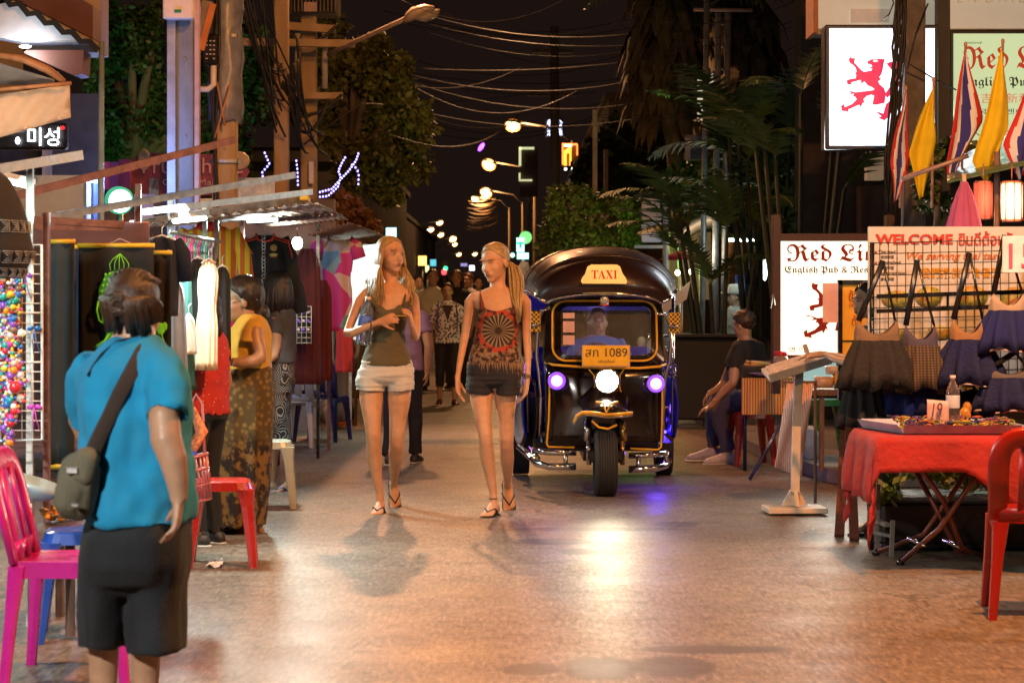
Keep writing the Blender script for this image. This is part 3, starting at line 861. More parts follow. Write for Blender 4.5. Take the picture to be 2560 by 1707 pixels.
ol=[(-.62,.1),(-.66,-.1),(-.5,-.24),(-.1,-.26),(.3,-.25),(.56,-.16),(.66,0),(.58,.14),(.4,.2),(.1,.19),(-.3,.2),(-.5,.22)]
mb.prism(ol,at(470,430,23),(1,0,0),(0,0,1),.05)
mb.build('board',M('dark red board',(.22,.035,.04),.5,var=.6,vs=6),t,smooth=False)
text('Fruit Shake',M('pale pink letters',(.62,.33,.30),.5),t,at(482,414,22.94),1.08,.17)
text('Chiang Mai',M('pale pink letters',(.62,.33,.3)),t,at(470,458,22.94),.55,.09)
for c_,z_ in((at(597,402,22.96),(.12,.03,.10)),(at(360,400,22.96),(.07,.03,.12))):
 mb=MB();mb.ell(c_,z_);mb.build('fruit_picture',M('fruit paint',(.45,.38,.22),.5,var=.4,vs=12),t)
for k in(380,560):
 mb=MB();mb.tube([at(k,440,23.06),(at(k,440,23.06).x,23.06,0)],.025,8);mb.build('post',steel,t)
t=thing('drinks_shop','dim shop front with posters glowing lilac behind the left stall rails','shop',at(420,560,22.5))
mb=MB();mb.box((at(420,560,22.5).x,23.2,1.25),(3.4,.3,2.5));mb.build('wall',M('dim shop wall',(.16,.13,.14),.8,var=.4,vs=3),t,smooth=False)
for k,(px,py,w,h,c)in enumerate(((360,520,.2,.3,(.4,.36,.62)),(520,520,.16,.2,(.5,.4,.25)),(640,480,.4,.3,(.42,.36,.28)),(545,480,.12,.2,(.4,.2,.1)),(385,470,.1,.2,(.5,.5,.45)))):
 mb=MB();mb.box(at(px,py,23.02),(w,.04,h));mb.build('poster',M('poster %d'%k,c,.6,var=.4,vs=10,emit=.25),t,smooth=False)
LED=glow('blue fairy light',(.28,.25,1.0),6)
def garland(label,pts,Y,n=14):
 P=[at(a,b,Y)for a,b in pts]
 t=thing('fairy_lights',label,'fairy lights',P[0])
 mb=MB();mb.tube(P,.006,4);mb.build('wire',wire_m,t)
 mb=MB()
 L=[0]
 for a,b in zip(P[:-1],P[1:]):L.append(L[-1]+(b-a).length)
 for k in range(n):
  q=L[-1]*k/(n-1)
  i=max(j for j in range(len(P)-1)if L[j]<=q+1e-9)
  p=P[i].lerp(P[i+1],(q-L[i])/max(1e-6,L[i+1]-L[i]))
  mb.ell(p+V((0,-.01,-.012)),(.011,.011,.013),n=6)
 mb.build('bulbs',LED,t)
garland('string of blue fairy lights arching up to the right across the dark tree',[(800,478),(830,470),(850,448),(872,425),(890,400),(896,382)],24.5,20)
garland('second string of blue fairy lights looping through the same tree higher up',[(800,490),(820,488),(845,465),(852,440),(846,425),(855,405),(863,392)],24.6,18)
garland('short blue fairy light strand hanging right of the looping pair',[(880,410),(893,420),(897,436),(896,458)],24.7,6)
garland('vertical strand of blue fairy lights between the two transformer poles',[(741,400),(744,425),(745,460)],24.9,7)
garland('small strand of blue fairy lights left of the transformer poles',[(662,380),(674,408),(656,428),(658,448)],24,9)
def sign(name,label,px,py,w,h,Y,col,e,txt=None,tcol=None,d=.2,post=True):
 t=thing(name,label,'sign',at(px,py,Y))
 k=Y/F
 mb=MB();mb.box(at(px,py,Y)+V((0,d/2,0)),(w*k,d,h*k),bev=.02);mb.build('box',M('sign case',(.05,.05,.05),.5),t,smooth=False)
 mb=MB();mb.box(at(px,py,Y)+V((0,-.012,0)),(w*k*.92,.02,h*k*.92));mb.build('face',glow(name+label[:24],col,e),t,smooth=False)
 if txt:text(txt,tcol,t,at(px,py,Y)+V((0,-.03,0)),w*k*.7,h*k*.5)
 if post:
  p=at(px,py,Y);mb=MB();mb.tube([p+V((0,d+.05,h*k*.3)),(p.x,Y+d+.05,0)],.05,8);mb.build('post',steel,t)
 return t
t=thing('neon_sign','four glowing white neon characters high above the street','sign',at(1386,318,62))
mb=MB();mb.box(at(1386,318,62.1),(.5,.1,.6));mb.build('panel',black,t,smooth=False)
for a,b,ch in((1376,307,'老'),(1398,309,'公'),(1376,331,'酒'),(1398,330,'店')):
 text(ch,glow('lilac neon',(.6,.62,1),6),t,at(a,b,61.9),.19,.2)
mb=MB();mb.tube([at(1386,330,62.3),(at(1386,330,62.3).x,62.3,0)],.06,8);mb.build('post',steel,t)
t=thing('neon_sign','tall orange neon sign shaped like a rising bar in a frame','sign',at(1424,385,58))
OR=glow('orange neon',(1,.16,.02),5)
mb=MB();mb.box(at(1424,388,58.1),(.42,.1,.6));mb.build('panel',M('sign olive',(.12,.10,.05),.6),t,smooth=False)
mb=MB();mb.box(at(1407,385,58),(.035,.06,.58));mb.box(at(1425,361,58),(.40,.06,.04));mb.box(at(1443,375,58),(.03,.06,.30));mb.build('tube_frame',OR,t,smooth=False)
mb=MB();mb.prism([(-.12,-.28),(-.12,.12),(.08,.25),(.08,-.28),(.03,-.28),(.03,.05),(-.05,.05),(-.05,-.28)],at(1421,388,57.98),(1,0,0),(0,0,1),.05);mb.build('bar_mark',glow('amber neon',(1,.3,.03),4),t,smooth=False)
mb=MB();mb.box(at(1420,364,57.95),(.2,.05,.05));mb.box(at(1422,423,57.95),(.24,.05,.06));mb.build('white_band',glow('white neon2',(.9,.95,.9),4),t,smooth=False)
mb=MB();mb.tube([at(1424,410,58.3),(at(1424,410,58.3).x,58.3,0)],.06,8);mb.build('post',steel,t)
t=thing('outline_sign','dark billboard frame half outlined by pale yellow tube lights','sign',at(1320,415,64))
mb=MB();mb.box(at(1322,430,64.1),(.55,.1,1.5));mb.build('board',M('brown board',(.10,.06,.05),.6,var=.4,vs=4),t,smooth=False)
mb=MB();mb.box(at(1300,392,64),(.07,.05,.56));mb.box(at(1317,371,64),(.44,.05,.07));mb.box(at(1299,440,64),(.05,.05,.18));mb.box(at(1314,451,64),(.40,.05,.05));mb.build('tube_light',glow('pale tube',(.8,.85,.45),.9),t,smooth=False)
text('25',M('dim digits',(.16,.13,.11),.6),t,at(1323,405,63.9),.3,.28)
mb=MB();mb.tube([at(1322,470,64.3),(at(1322,470,64.3).x,64.3,0)],.06,8);mb.build('post',steel,t)
t=thing('pharmacy_sign','green and white glowing cross sign with a round top behind the ponytail woman','sign',at(1305,610,55))
mb=MB();mb.box(at(1301,612,55),(.20,.12,.36));mb.build('case',glow('mint glow',(.5,1,.85),2.2),t,smooth=False)
mb=MB();mb.box(at(1301,608,54.92),(.18,.03,.05));mb.box(at(1301,612,54.92),(.06,.03,.16));mb.build('cross',glow('green cross',(.02,.5,.3),1.2),t,smooth=False)
mb=MB();mb.lathe([(0,0),(.16,0),(.16,.1),(0,.1)],at(1314,594,55.1),20,Matrix.Rotation(radians(90),3,'X'));mb.build('round_top',glow('green disc',(.25,.9,.25),1.2),t)
mb=MB();mb.box(at(1307,640,55),(.30,.1,.16));mb.ell(at(1281,638,55),(.06,.05,.06));mb.build('lower_light',glow('mint glow',(.5,1,.85),2.2),t,smooth=False)
mb=MB();mb.tube([at(1308,610,55.2),(at(1308,610,55.2).x,55.2,0)],.05,8);mb.build('post',steel,t)
sign('far_sign','blurred warm yellow lit sign far down the road between the two women',1056,652,22,26,120,(1,.55,.12),3)
sign('far_sign','small blurred turquoise lit sign next to the warm yellow one',1083,657,16,18,125,(.1,.55,.7),1.2)
sign('far_sign','tiny white square lit sign over the distant crowd',1180,670,14,14,120,(.85,.9,1),3)
sign('far_sign','dim violet lit sign over the distant crowd',1160,662,18,8,130,(.3,.25,.6),1.2)
sign('far_sign','narrow pale yellow lit sign below the warm yellow one',1068,672,10,18,119,(.8,.9,.45),1.4)
t=thing('traffic_light','tiny distant traffic light glowing green above red','traffic light',(gx(1112,130),130,0))
mb=MB();mb.tube([(gx(1112,130),130.2,0),at(1112,664,130.2)],.06,8);mb.build('pole',steel,t)
mb=MB();mb.box(at(1112,672,130.1),(.35,.15,.9));mb.build('case',black,t,smooth=False)
mb=MB();mb.ell(at(1114,671,130),(.14,.08,.14));mb.build('green_lens',glow('tl green',(.05,.7,.3),3),t)
mb=MB();mb.ell(at(1110,680,130),(.16,.08,.18));mb.build('red_lens',glow('tl red',(1,.05,.06),4),t)
mb=MB();mb.ell(at(1203,368,70),(.07,.05,.16),Matrix.Rotation(.6,3,'Y'));tag(mb.build('violet_lamp',glow('violet lamp',(.3,.05,1),8)),'lone violet light glowing in the dark above the yellow street lamp','lamp')
sign('blue_sign','white and turquoise glowing shop sign jutting over the far end of the stalls',978,585,28,34,28,(.35,.85,1),2.6,d=.12)
t=thing('number_post','grey post with two hanging lit boards, the lower one showing a single digit','sign',(gx(1664,27),27,0))
mb=MB();mb.tube([(gx(1664,27),27,0),at(1664,478,27)],[.045,.035],10);mb.bar(at(1590,498,27),at(1682,498,27),.04,.04);mb.lathe([(.035,0),(.05,.05),(.0,.12)],at(1664,478,27),10);mb.build('post',M('painted grey post',(.38,.36,.36),.5,.2),t,smooth=False)
mb=MB();mb.box(at(1629,527,27),(.25,.10,.24),bev=.015);mb.build('upper_board',M('pinkish lit board',(.40,.30,.25),.6,emit=.10,var=.35,vs=9,ecol=(.5,.36,.3)),t,smooth=False)
mb=MB();mb.box(at(1629,581,27),(.25,.10,.25),bev=.015);mb.build('lower_board',M('white lit board',(.45,.45,.47),.6,emit=.16,ecol=(.6,.6,.65)),t,smooth=False)
text('7',black,t,at(1630,582,26.94),.07,.11)
mb=MB();mb.bar(at(1586,617,27),at(1670,617,27),.04,.04);mb.build('lower_bar',white_paint,t,smooth=False)
t=thing('hanging_sign','bright cream hanging sign board partly behind the pale mast','sign',at(1762,240,27.8))
mb=MB();mb.prism([(-.08,-.30),(.12,-.28),(.12,.32),(-.08,.26)],at(1760,245,27.8),(1,0,0),(0,0,1),.08);mb.build('board',M('cream lit board',(.75,.62,.4),.5,emit=.7,ecol=(1,.85,.6),var=.25,vs=9),t,smooth=False)
t=thing('hanging_sign','small dark boxed sign with reddish face below the cream board','sign',at(1728,370,28))
mb=MB();mb.box(at(1735,370,28),(.22,.25,.32));mb.box(at(1719,372,27.86),(.07,.02,.28),m=1);mb.build('board',[M('navy sign case',(.05,.05,.07),.5),M('dull red face',(.30,.14,.10),.6,var=.4,vs=25,emit=.06)],t,smooth=False)
def tube_lamp(label,a,b,power,col=TUBE,tgt=None):
 a,b=V(a),V(b)
 t=thing('tube_lamp',label,'lamp',a)
 mb=MB();mb.tube([a,b],.014,8);mb.build('tube',glow('fluorescent tube',col,7),t)
 mb=MB();mb.bar(a+V((0,0,.03)),b+V((0,0,.03)),.05,.03);mb.build('batten',white_paint,t,smooth=False)
 light('AREA',(a+b)/2-V((0,0,.04)),power,col,.1,t,tgt or((a+b)/2-V((0,0,2))),sx=.12,sy=(b-a).length)
tube_lamp('white tube lamp under the stall roof beside the dark football shirt',at(618,553,15),at(694,549,15),75,tgt=at(660,900,14))
tube_lamp('tube lamp in the near stall beyond the left edge of the photo',(-2.9,6.9,2.3),(-2.7,8.2,2.3),52,tgt=(-1.9,8.8,.6))
tube_lamp('tube lamp over the clothes rail beyond the dark scrolls',(-2.75,11.2,2.05),(-2.75,12.2,2.05),45,tgt=(-1.6,12.2,.9))
tube_lamp('white tube lamp under the pale rails above the row of dresses',at(436,553,11.4),at(512,545,11.9),62,tgt=at(500,900,11.2))
t=thing('light_bulb','bare bright bulb hanging at the corner of the stall roof','bulb',at(743,608,18))
mb=MB();mb.ell(at(743,608,18),(.045,.045,.055));mb.build('glass',glow('bare bulb',(1,.86,.6),45),t)
mb=MB();mb.tube([at(743,590,18),at(743,598,18)],.02,8);mb.tube([at(743,590,18),at(742,540,18)],.005,5);mb.build('holder',black,t)
light('POINT',at(743,612,17.7),24,(1,.85,.62),.06,t)
def rail(label,a,b,Ya,Yb,r=.022,m=steel):
 mb=MB();mb.bar(at(a[0],a[1],Ya),at(b[0],b[1],Yb),r,r*1.6);tag(mb.build('roof_rail',m,smooth=False),label,'rail',None)
rail('grey rail crossing the top left post',(-10,424),(203,388),9,9.4,.026)
rail('longest brown rail rising across the two left concrete poles',(40,490),(588,350),9.6,11,.022,rusty)
rail('pale rail rising from the brown corner post to the transformer poles',(110,546),(735,438),10,12.2)
rail('middle pale rail just below the longest pale one',(340,532),(778,480),11,13)
rail('lower shiny rail beside the middle pale one',(330,562),(762,497),12,13.4,.03)
rail('brown lintel rail above the pink tarpaulin',(85,549),(310,562),9.7,9.9,.02,rusty)
rail('second brown lintel rail just under the first',(85,566),(305,570),9.7,9.9,.018,rusty)
for px,y0,Y,m,lb in((75,408,9.2,steel,'grey round post at the far left behind the embroidered cloth'),(117,532,9.3,rusty,'brown corner post right of the white wire grid'),(346,460,10.8,rusty,'brown post rising beside the dark scroll on the right'),(427,488,12,steel,'pale post at the left end of the clothes rail'),(512,512,13,steel,'pale post behind the yellow striped shirt'),(541,528,13.2,rusty,'brown post just right of the pale post by the striped shirt'),(606,552,15,rusty,'brown post left of the dark football shirt'),(795,560,19,black,'thin black post left of the flowered dress'),(822,580,20,rusty,'brown post through the flowered dress')):
 mb=MB();mb.bar(at(px,y0,Y),(gx(px,Y),Y,0),.028,.028);tag(mb.build('stall_post',m,smooth=False),lb,'post')
def roof(label,pts,m,ridges=14):
 A,B,C,D=pts
 g=[]
 for i in range(ridges*4+1):
  u=i/(ridges*4);a=A.lerp(B,u);b=D.lerp(C,u)
  g.append([a.lerp(b,v/3)+V((0,0,.012*sin(u*ridges*2*pi)))for v in range(4)])
 mb=MB();mb.sheet(g,.004);tag(mb.build('sheet_roof',m),label,'roof')
zinc=M('corrugated zinc',(.30,.28,.27),.35,.8,var=.35,vs=7)
roof('corrugated zinc stall roof seen edge on above the striped shirt',[at(340,566,11.6),at(790,506,13.2),at(845,532,16.5),at(520,556,16.5)],zinc)
roof('second corrugated roof stepping down above the bare bulb',[at(610,556,15.2),at(850,534,16),at(870,548,19),at(700,566,19)],zinc)
roof('brown sheet roof over the flowered dress stall',[at(770,588,18.5),at(878,556,18.5),at(976,596,24),at(860,606,24)],M('brown sheet',(.17,.09,.07),.5,.4,var=.3),10)
mb=MB();mb.bar(at(759,494,13.3),at(766,502,13.5),.05,.03);tag(mb.build('yellow_bracket',M('yellow tape',(.7,.45,.02),.5),smooth=False),'small yellow taped end on the lower shiny rail','bracket')
t=thing('pink_tarpaulin','pale pink tarpaulin sagging under the brown lintel rails','tarpaulin',at(220,570,10.1))
mb=MB();g=[[at(86+i*24,556+j*12+3*sin(i*.8)*j/4,10+.1*j+.03*sin(i+j))for j in range(6)]for i in range(13)];mb.sheet(g,.004);mb.build('sheet',M('pink tarpaulin',(.62,.30,.31),.5,var=.2,vs=5,bump=.2,bs=15),t)
Yq=8.8;k=Yq/F
wg=thing('wire_grid','white wire display grid hung with bead strings at the left edge','grid',at(50,1100,Yq))
mb=MB()
for i in range(21):mb.tube([at(-40,612+i*24.4,Yq),at(103,612+i*24.4,Yq)],.0022,5)
for x in(-24,2,28,55,81):mb.tube([at(x,612,Yq+.004),at(x,1102,Yq+.004)],.0022 if x!=81 else .006,5)
for i in(7,12):mb.tube([at(-40,610+i*24.6,Yq-.004),at(103,610+i*24.6,Yq-.004)],.004,5)
mb.tube([at(-40,612,Yq),at(104,612,Yq),at(106,1098,Yq),at(-40,1103,Yq)],.006,6);mb.build('wires',M('white wire',(.75,.80,.80),.35),wg)
rn=random.Random(21)
bc=[M('bead %d'%i,c,.25,coat=.3)for i,c in enumerate(((.65,.03,.05),(.75,.25,.02),(.70,.55,.04),(.02,.35,.30),(.60,.05,.32),(.25,.08,.5),(.75,.72,.68),(.03,.16,.5),(.20,.12,.07),(.55,.50,.46)))]
bl=['bead string at the very left edge starting under the embroidered cloth','bead string of red and orange felt balls beside the leftmost one','bead string ending in the big coral ball','bead string of white shells and felt balls in the middle of the grid','bead string with small bells and a magenta pompom, rightmost of the bunch','bead string hanging lowest, down to the magenta chair back']
for i,(px,y0,y1)in enumerate(((4,690,1010),(16,730,1090),(30,720,1050),(33,690,930),(47,700,1000),(22,1010,1225))):
 mb=MB();y=y0
 while y<y1:
  s_=rn.choice((4,5,6,9,11));x=px+rn.uniform(-7,7)*(s_>5)
  mb.ell(at(x,y,Yq-.02-.01*(i%3)),(s_*k,s_*k,s_*k),n=8,m=rn.randrange(10))
  if s_>8:
   for q in range(5):mb.ell(at(x+rn.uniform(-14,14),y+rn.uniform(-9,9),Yq-.035),(5*k,5*k,5*k),n=7,m=rn.randrange(10))
  y+=s_*1.25
 if i==2:mb.ell(at(38,968,Yq-.05),(.026,.026,.027),n=14,m=0)
 mb.tube([at(px,y0-12,Yq-.02),at(px,y1,Yq-.02)],.002,4,m=8)
 tag(mb.build('bead_string',bc),bl[i],'beads','bead strings on the white grid')
for px,py,m,lb in((86,822,bc[7],'small blue ribbon bow tied to the white grid'),(86,1018,M('orchid ribbon',(.5,.05,.5),.5),'orchid pink ribbon bow tied low on the white grid'),(64,690,bc[5],'purple ribbon bow near the top of the white grid')):
 mb=MB();c=at(px,py,Yq-.015)
 for q in(-1,1):mb.ell(c+V((q*.016,0,.002)),(.016,.006,.010),Matrix.Rotation(q*.4,3,'Y'));mb.tube([c,c+V((q*.008,0,-.05)),c+V((q*.014+.01,0,-.10))],.004,5,flat=.5)
 tag(mb.build('ribbon_bow',m),lb,'ribbon')
t=thing('embroidered_parasol','black cloth dome with silver meander embroidery hanging in the upper left corner','parasol',at(-30,640,8.0))
kk=8.0/F;c=at(-45,600,8.0)
prof=[(0,190*kk),(30*kk,184*kk),(70*kk,150*kk),(95*kk,100*kk),(112*kk,50*kk),(124*kk,-15*kk),(130*kk,-30*kk),(112*kk,-70*kk),(100*kk,-95*kk)]
mb=MB();mb.lathe(prof[::-1],c,40);mb.build('dome',cloth('black felt',(.012,.011,.012),.3),t)
mb=MB();mb.lathe([(114.5*kk,12*kk),(122*kk,-20*kk),(120*kk,-24*kk)][::-1],c,40);mb.build('brown_band',cloth('brown band',(.06,.035,.02),.4),t)
mb=MB()
for zr,hh,rr in((32,14,117.5),(-44,14,127),(-82,10,109)):
 for q in range(26):
  a0=2*pi*q/26
  P_=lambda a,z:c+V((sin(a)*(rr+(2 if z>0 else 2))*kk*(1-.0010*z*(1 if zr>0 else-2)),-cos(a)*(rr+2)*kk*(1-.0010*z*(1 if zr>0 else-2)),(zr+z)*kk))
  w=.10
  for s1 in(1,.62,.28):mb.tube([P_(a0-w*s1,-hh*s1),P_(a0+w*s1,-hh*s1),P_(a0+w*s1,hh*s1),P_(a0-w*s1,hh*s1)],.0016,4)
mb.build('embroidery',M('silver thread',(.30,.29,.27),.6),t)
mb=MB();mb.tube([c+V((0,0,185*kk)),c+V((0,0,.9))],.006,6);mb.build('cord',wire_m,t)
gold=M('yellow rod',(.66,.42,.03),.4);slate=cloth('blue black felt',(.020,.030,.036),.25);ink_b=cloth('black velvet',(.009,.009,.010),.3)
def scroll(label,x0,x1,y0,y1,Y,m,both=True):
 k=Y/F;t=thing('wall_scroll',label,'scroll',at((x0+x1)/2,y0,Y),'dark painted scrolls hanging in the near stall')
 mb=MB();g=[[at(x0+(x1-x0)*i/12,y0+(y1-y0)*j/10,Y+.006*sin(i*.9+j*.3))for j in range(11)]for i in range(13)];mb.sheet(g,.004);mb.build('cloth',m,t)
 for y in(y0,y1)[:1+both]:
  mb=MB();mb.tube([at(x0-2,y,Y),at(x1+2,y,Y)],.011,8);mb.build('rod',gold,t)
 return t
scroll('plain blue black scroll with a yellow top rod, nearest the white grid',117,186,604,1166,9.5,slate)
scroll('narrow dark blue scroll squeezed behind the plain one',176,200,618,900,9.8,cloth('dark blue satin',(.02,.035,.08),.5),False)
bs=scroll('wide black scroll painted with a green Buddha head',196,384,614,1080,9.7,ink_b)
scroll('black scroll with a painted green lotus, right of the Buddha scroll',378,428,632,960,9.85,ink_b,False)
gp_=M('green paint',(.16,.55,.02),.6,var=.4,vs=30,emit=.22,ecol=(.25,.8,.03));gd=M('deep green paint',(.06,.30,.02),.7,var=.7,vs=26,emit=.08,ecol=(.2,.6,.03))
def px_poly(pts,Y,m,parent,name):
 o=at(pts[0][0],pts[0][1],Y);k=Y/F
 mb=MB();P_=[((a-pts[0][0])*k,-(b-pts[0][1])*k)for a,b in pts]
 ar=sum(P_[i][0]*P_[(i+1)%len(P_)][1]-P_[(i+1)%len(P_)][0]*P_[i][1]for i in range(len(P_)))
 mb.prism(P_ if ar>0 else P_[::-1],o,(1,0,0),(0,0,1),.003);return mb.build(name,m,parent,smooth=False)
Yb_=9.68
px_poly([(245,760),(248,720),(262,690),(280,678),(322,678),(345,695),(358,720),(356,760),(340,800),(330,830),(352,862),(235,868),(262,850),(270,815),(256,800)],Yb_,gd,bs,'painted_head')
mb=MB()
for q in range(5):mb.tube([at(276+q*11,676,Yb_-.006),at(274+q*12,660,Yb_-.006),at(282+q*8,648,Yb_-.006),at(300,634,Yb_-.006)],.0016,5)
for r_ in range(5):
 for q in range(9):mb.ell(at(252+r_*3+q*10.5,742-r_*14-2*(4-abs(q-4)),Yb_-.005),(.006,.003,.006),n=7)
mb.tube([at(246,752,Yb_-.006),at(242,775,Yb_-.006),at(248,800,Yb_-.006),at(256,808,Yb_-.006),at(258,770,Yb_-.006),at(246,752,Yb_-.006)],.004,6)
mb.tube([at(262,752,Yb_-.006),at(264,800,Yb_-.006),at(276,830,Yb_-.006),at(262,852,Yb_-.006),at(242,864,Yb_-.006)],.006,6)
mb.tube([at(342,682,Yb_-.006),at(350,676,Yb_-.006),at(356,684,Yb_-.006),at(350,692,Yb_-.006)],.003,6);mb.build('painted_lines',gp_,bs)
mb=MB();mb.tube([at(262,614,9.7),at(300,597,9.72),at(340,614,9.7)],.002,4);mb.build('cord',M('white cord',(.6,.5,.5),.7),bs)
mb=MB();mb.ell(at(402,822,9.84),(.02,.004,.028));mb.ell(at(412,816,9.84),(.012,.004,.02));mb.tube([at(404,835,9.83),at(412,860,9.83),at(408,890,9.83)],.0025,5);tag(mb.build('painted_lotus',gp_),'painted green lotus on the black scroll right of the Buddha head','painting')
def garment(label,cx,y0,y1,w0,w1,Y,m,name='dress',sleeve=0,hanger=True,folds=5,waist=None,gr='clothes hanging in the left stalls',m2=None,split=None,dx=0):
 k=Y/F;t=thing(name,label,'clothing',at(cx,y0,Y),gr)
 mb=MB();n_=40;vs=[];fs=[];rows=14;mi=[]
 for j in range(rows):
  v=j/(rows-1);py=y0+(y1-y0)*v
  w=w0+(w1-w0)*v
  if v<.12:w=w0*(.45+.55*(v/.12)**.5)
  if waist:w*=1-waist*math.exp(-((v-.42)/.12)**2)
  c=at(cx+dx*v,py,Y);a_=.10+.30*v
  for q in range(n_):
   a=2*pi*q/n_;f=1+a_*.5*sin(a*folds+v*1.4+cx)
   vs.append(c+V((w/2*k*cos(a),(.035+.03*v)*sin(a)*f+.012*sin(a*folds+cx),0)))
 for j in range(rows-1):
  for q in range(n_):
   fs.append([j*n_+q,(j+1)*n_+q,(j+1)*n_+(q+1)%n_,j*n_+(q+1)%n_])
 mb.add(vs,fs);mb.f.append(list(range(n_)));mb.mi.append(0);mb.f.append([(rows-1)*n_+q for q in range(n_)][::-1]);mb.mi.append(0)
 o=mb.build('body',m,t)
 if sleeve:
  for q in(-1,1):
   mb=MB();mb.tube([at(cx+q*w0*.36,y0+10,Y),at(cx+q*w0*.56,y0+sleeve*.35,Y-.01),at(cx+q*w0*.66,y0+sleeve,Y-.015)],[20*k,19*k,18*k],10,flat=.6,up=(0,1,0));mb.build('sleeve',m2 or m,t)
 if hanger:
  mb=MB();a=at(cx,y0-6,Y);mb.tube([a+V((-w0*.36*k,0,-12*k)),a,a+V((w0*.36*k,0,-12*k))],.006,6);mb.tube([a,a+V((0,0,18*k)),a+V((.01,0,24*k))],.003,5);mb.build('hanger',white_paint,t)
 return t
rl=thing('clothes_rail','steel clothes rail crowded with pink and green hangers','rail',at(430,585,12.2))
mb=MB();mb.tube([at(428,580,11.8),at(548,604,13.2)],.014,8);mb.build('bar',steel,rl)
rn=random.Random(15)
hg=[M('pink hanger',(.62,.10,.35),.4),M('green hanger',(.10,.45,.28),.4),white_paint,M('peach hanger',(.7,.36,.22),.4)]
for i in range(18):
 u=i/18;p=at(432,581,11.85).lerp(at(545,603,13.15),u)
 mb=MB();mb.tube([p,p+V((0,0,-.03)),p+V((-.04,.05,-.10)),p+V((-.045,.055,-.14))],.006,5);mb.box(p+V((-.01,0,-.09)),(.012,.02,.10))
 tag(mb.build('clothes_hanger',hg[0 if 1<i<9 and i%3 else rn.randrange(4)]),'plastic hanger hooked over the crowded steel clothes rail','hanger','hangers on the clothes rail')
C_=cloth
garment('navy short sleeved T-shirt facing right beside the black scrolls',405,594,790,92,80,11.0,C_('navy tee',(.010,.016,.035),.2),'hanging_shirt',110)
garment('long pale grey dress hanging behind the navy T-shirt',440,700,985,40,62,11.6,C_('pale grey jersey',(.20,.19,.20),.2))
garment('teal dress hanging left of the white strap dress',455,652,860,44,56,11.9,C_('teal jersey',(.02,.11,.10),.2))
garment('dark green dress, lowest hem in the row',462,770,975,44,64,12.0,C_('bottle green jersey',(.012,.05,.03),.2))
garment('white dress strip showing between dark dresses',472,790,885,26,40,11.7,C_('white jersey',(.60,.58,.52),.08))
garment('black dress in the middle of the row',494,648,905,52,62,12.1,C_('black jersey',(.014,.012,.012),.3),waist=.15)
garment('long cream dress with gathered waist, brightest in the row',522,652,925,50,60,12.0,C_('cream jersey',(.62,.46,.30),.1),waist=.2,folds=11,dx=-8)
garment('black top showing behind the cream dress',556,668,900,40,44,12.6,C_('black jersey',(.014,.012,.012)))
garment('pink and white striped top behind the hangers',490,612,720,84,80,13.6,M('pink top',(.60,.16,.32),.8,var=.5,vs=22),'hanging_shirt',hanger=False)
def stripe_m_(name,a,b,sc):
 s=Nodes(name);w=s.n('ShaderNodeTexWave');w.inputs['Scale'].default_value=sc;s.l(s.coord(),w.inputs['Vector']);s.color(s.ramp(w.outputs['Fac'],[(.45,a),(.55,b)]));s.b.inputs['Roughness'].default_value=.8;return s.m
garment('yellow and red striped football shirt with a red collar',525,566,760,150,120,13.6,stripe_m_('yellow red stripes',(.72,.47,.02),(.60,.12,.015),5.2),'hanging_shirt',190,False)
mb=MB();mb.ell(at(518,566,13.5),(.07,.05,.035));tag(mb.build('shirt_collar',C_('collar red',(.5,.02,.02),.1)),'red collar of another shirt rising above the striped football shirt','clothing')
for cx,y0,y1,w,c,lb in((548,660,760,50,(.66,.62,.62),'white printed vest under the striped shirt'),(572,690,790,40,(.62,.40,.28),'peach top under the striped shirt'),(575,745,850,36,(.60,.02,.34),'magenta top beside the face of the woman with glasses'),(585,830,900,50,(.66,.64,.62),'white folded shirt in front of the woman with glasses'),(555,800,850,40,(.65,.38,.03),'yellow folded shirt below the magenta top')):
 garment(lb,cx,y0,y1,w,w*1.15,14.0,C_(lb[:14],c,.12),'vest_top',hanger=False)
for cx,y0,y1,w,c,lb in((462,640,760,46,(.55,.10,.10),'red top low behind the teal dress'),(508,700,800,60,(.66,.62,.66),'pale lilac top glimpsed between the white and cream dresses'),(600,640,760,46,(.70,.66,.60),'white blouse behind the head of the woman with glasses'),(592,700,800,30,(.62,.08,.30),'deep pink top right of the white blouse'),(548,860,960,60,(.62,.30,.12),'orange folded cloth under the white shirt'),(716,640,760,36,(.02,.14,.10),'dark green top at the edge of the football shirt'),(735,700,800,26,(.30,.04,.25),'purple scarf hanging left of the maroon curtain'),(862,820,930,40,(.55,.05,.05),'red dress hem beyond the flowered dress')):
 garment(lb,cx,y0,y1,w,w*1.2,14.3 if cx<650 else 19.4 if cx>720 else 16.6,C_(lb[:14],c,.12),'hanging_blouse',hanger=False)
j=garment('black football shirt with red shoulder stripes, round crest and red triangle',663,588,752,112,104,16,C_('black polyester',(.014,.016,.020),.2),'hanging_shirt',160)
k=16/F;yj=15.86
mr=M('jersey red',(.60,.05,.03),.6)
mb=MB()
for q in(-1,1):
 for d in(0,6):mb.tube([at(663+q*22,591+d,yj),at(663+q*58,602+d,yj),at(663+q*68,640+d,yj-.02)],.0045,5)
mb.tube([at(640,584,yj),at(645,600,yj-.02),at(663,605,yj-.03),at(680,600,yj-.02),at(686,584,yj)],.008,6);mb.build('red_trim',mr,j)
px_poly([(618,634),(633,634),(626,624)],yj-.05,mr,j,'triangle_mark')
mb=MB();mb.lathe([(0,0),(.024,0),(.026,.004),(.022,.008),(.012,.008),(0,.010)],at(684,620,yj-.055),16,Matrix.Rotation(radians(90),3,'X'));mb.build('crest',M('crest gold',(.35,.24,.05),.5,var=.6,vs=70),j)
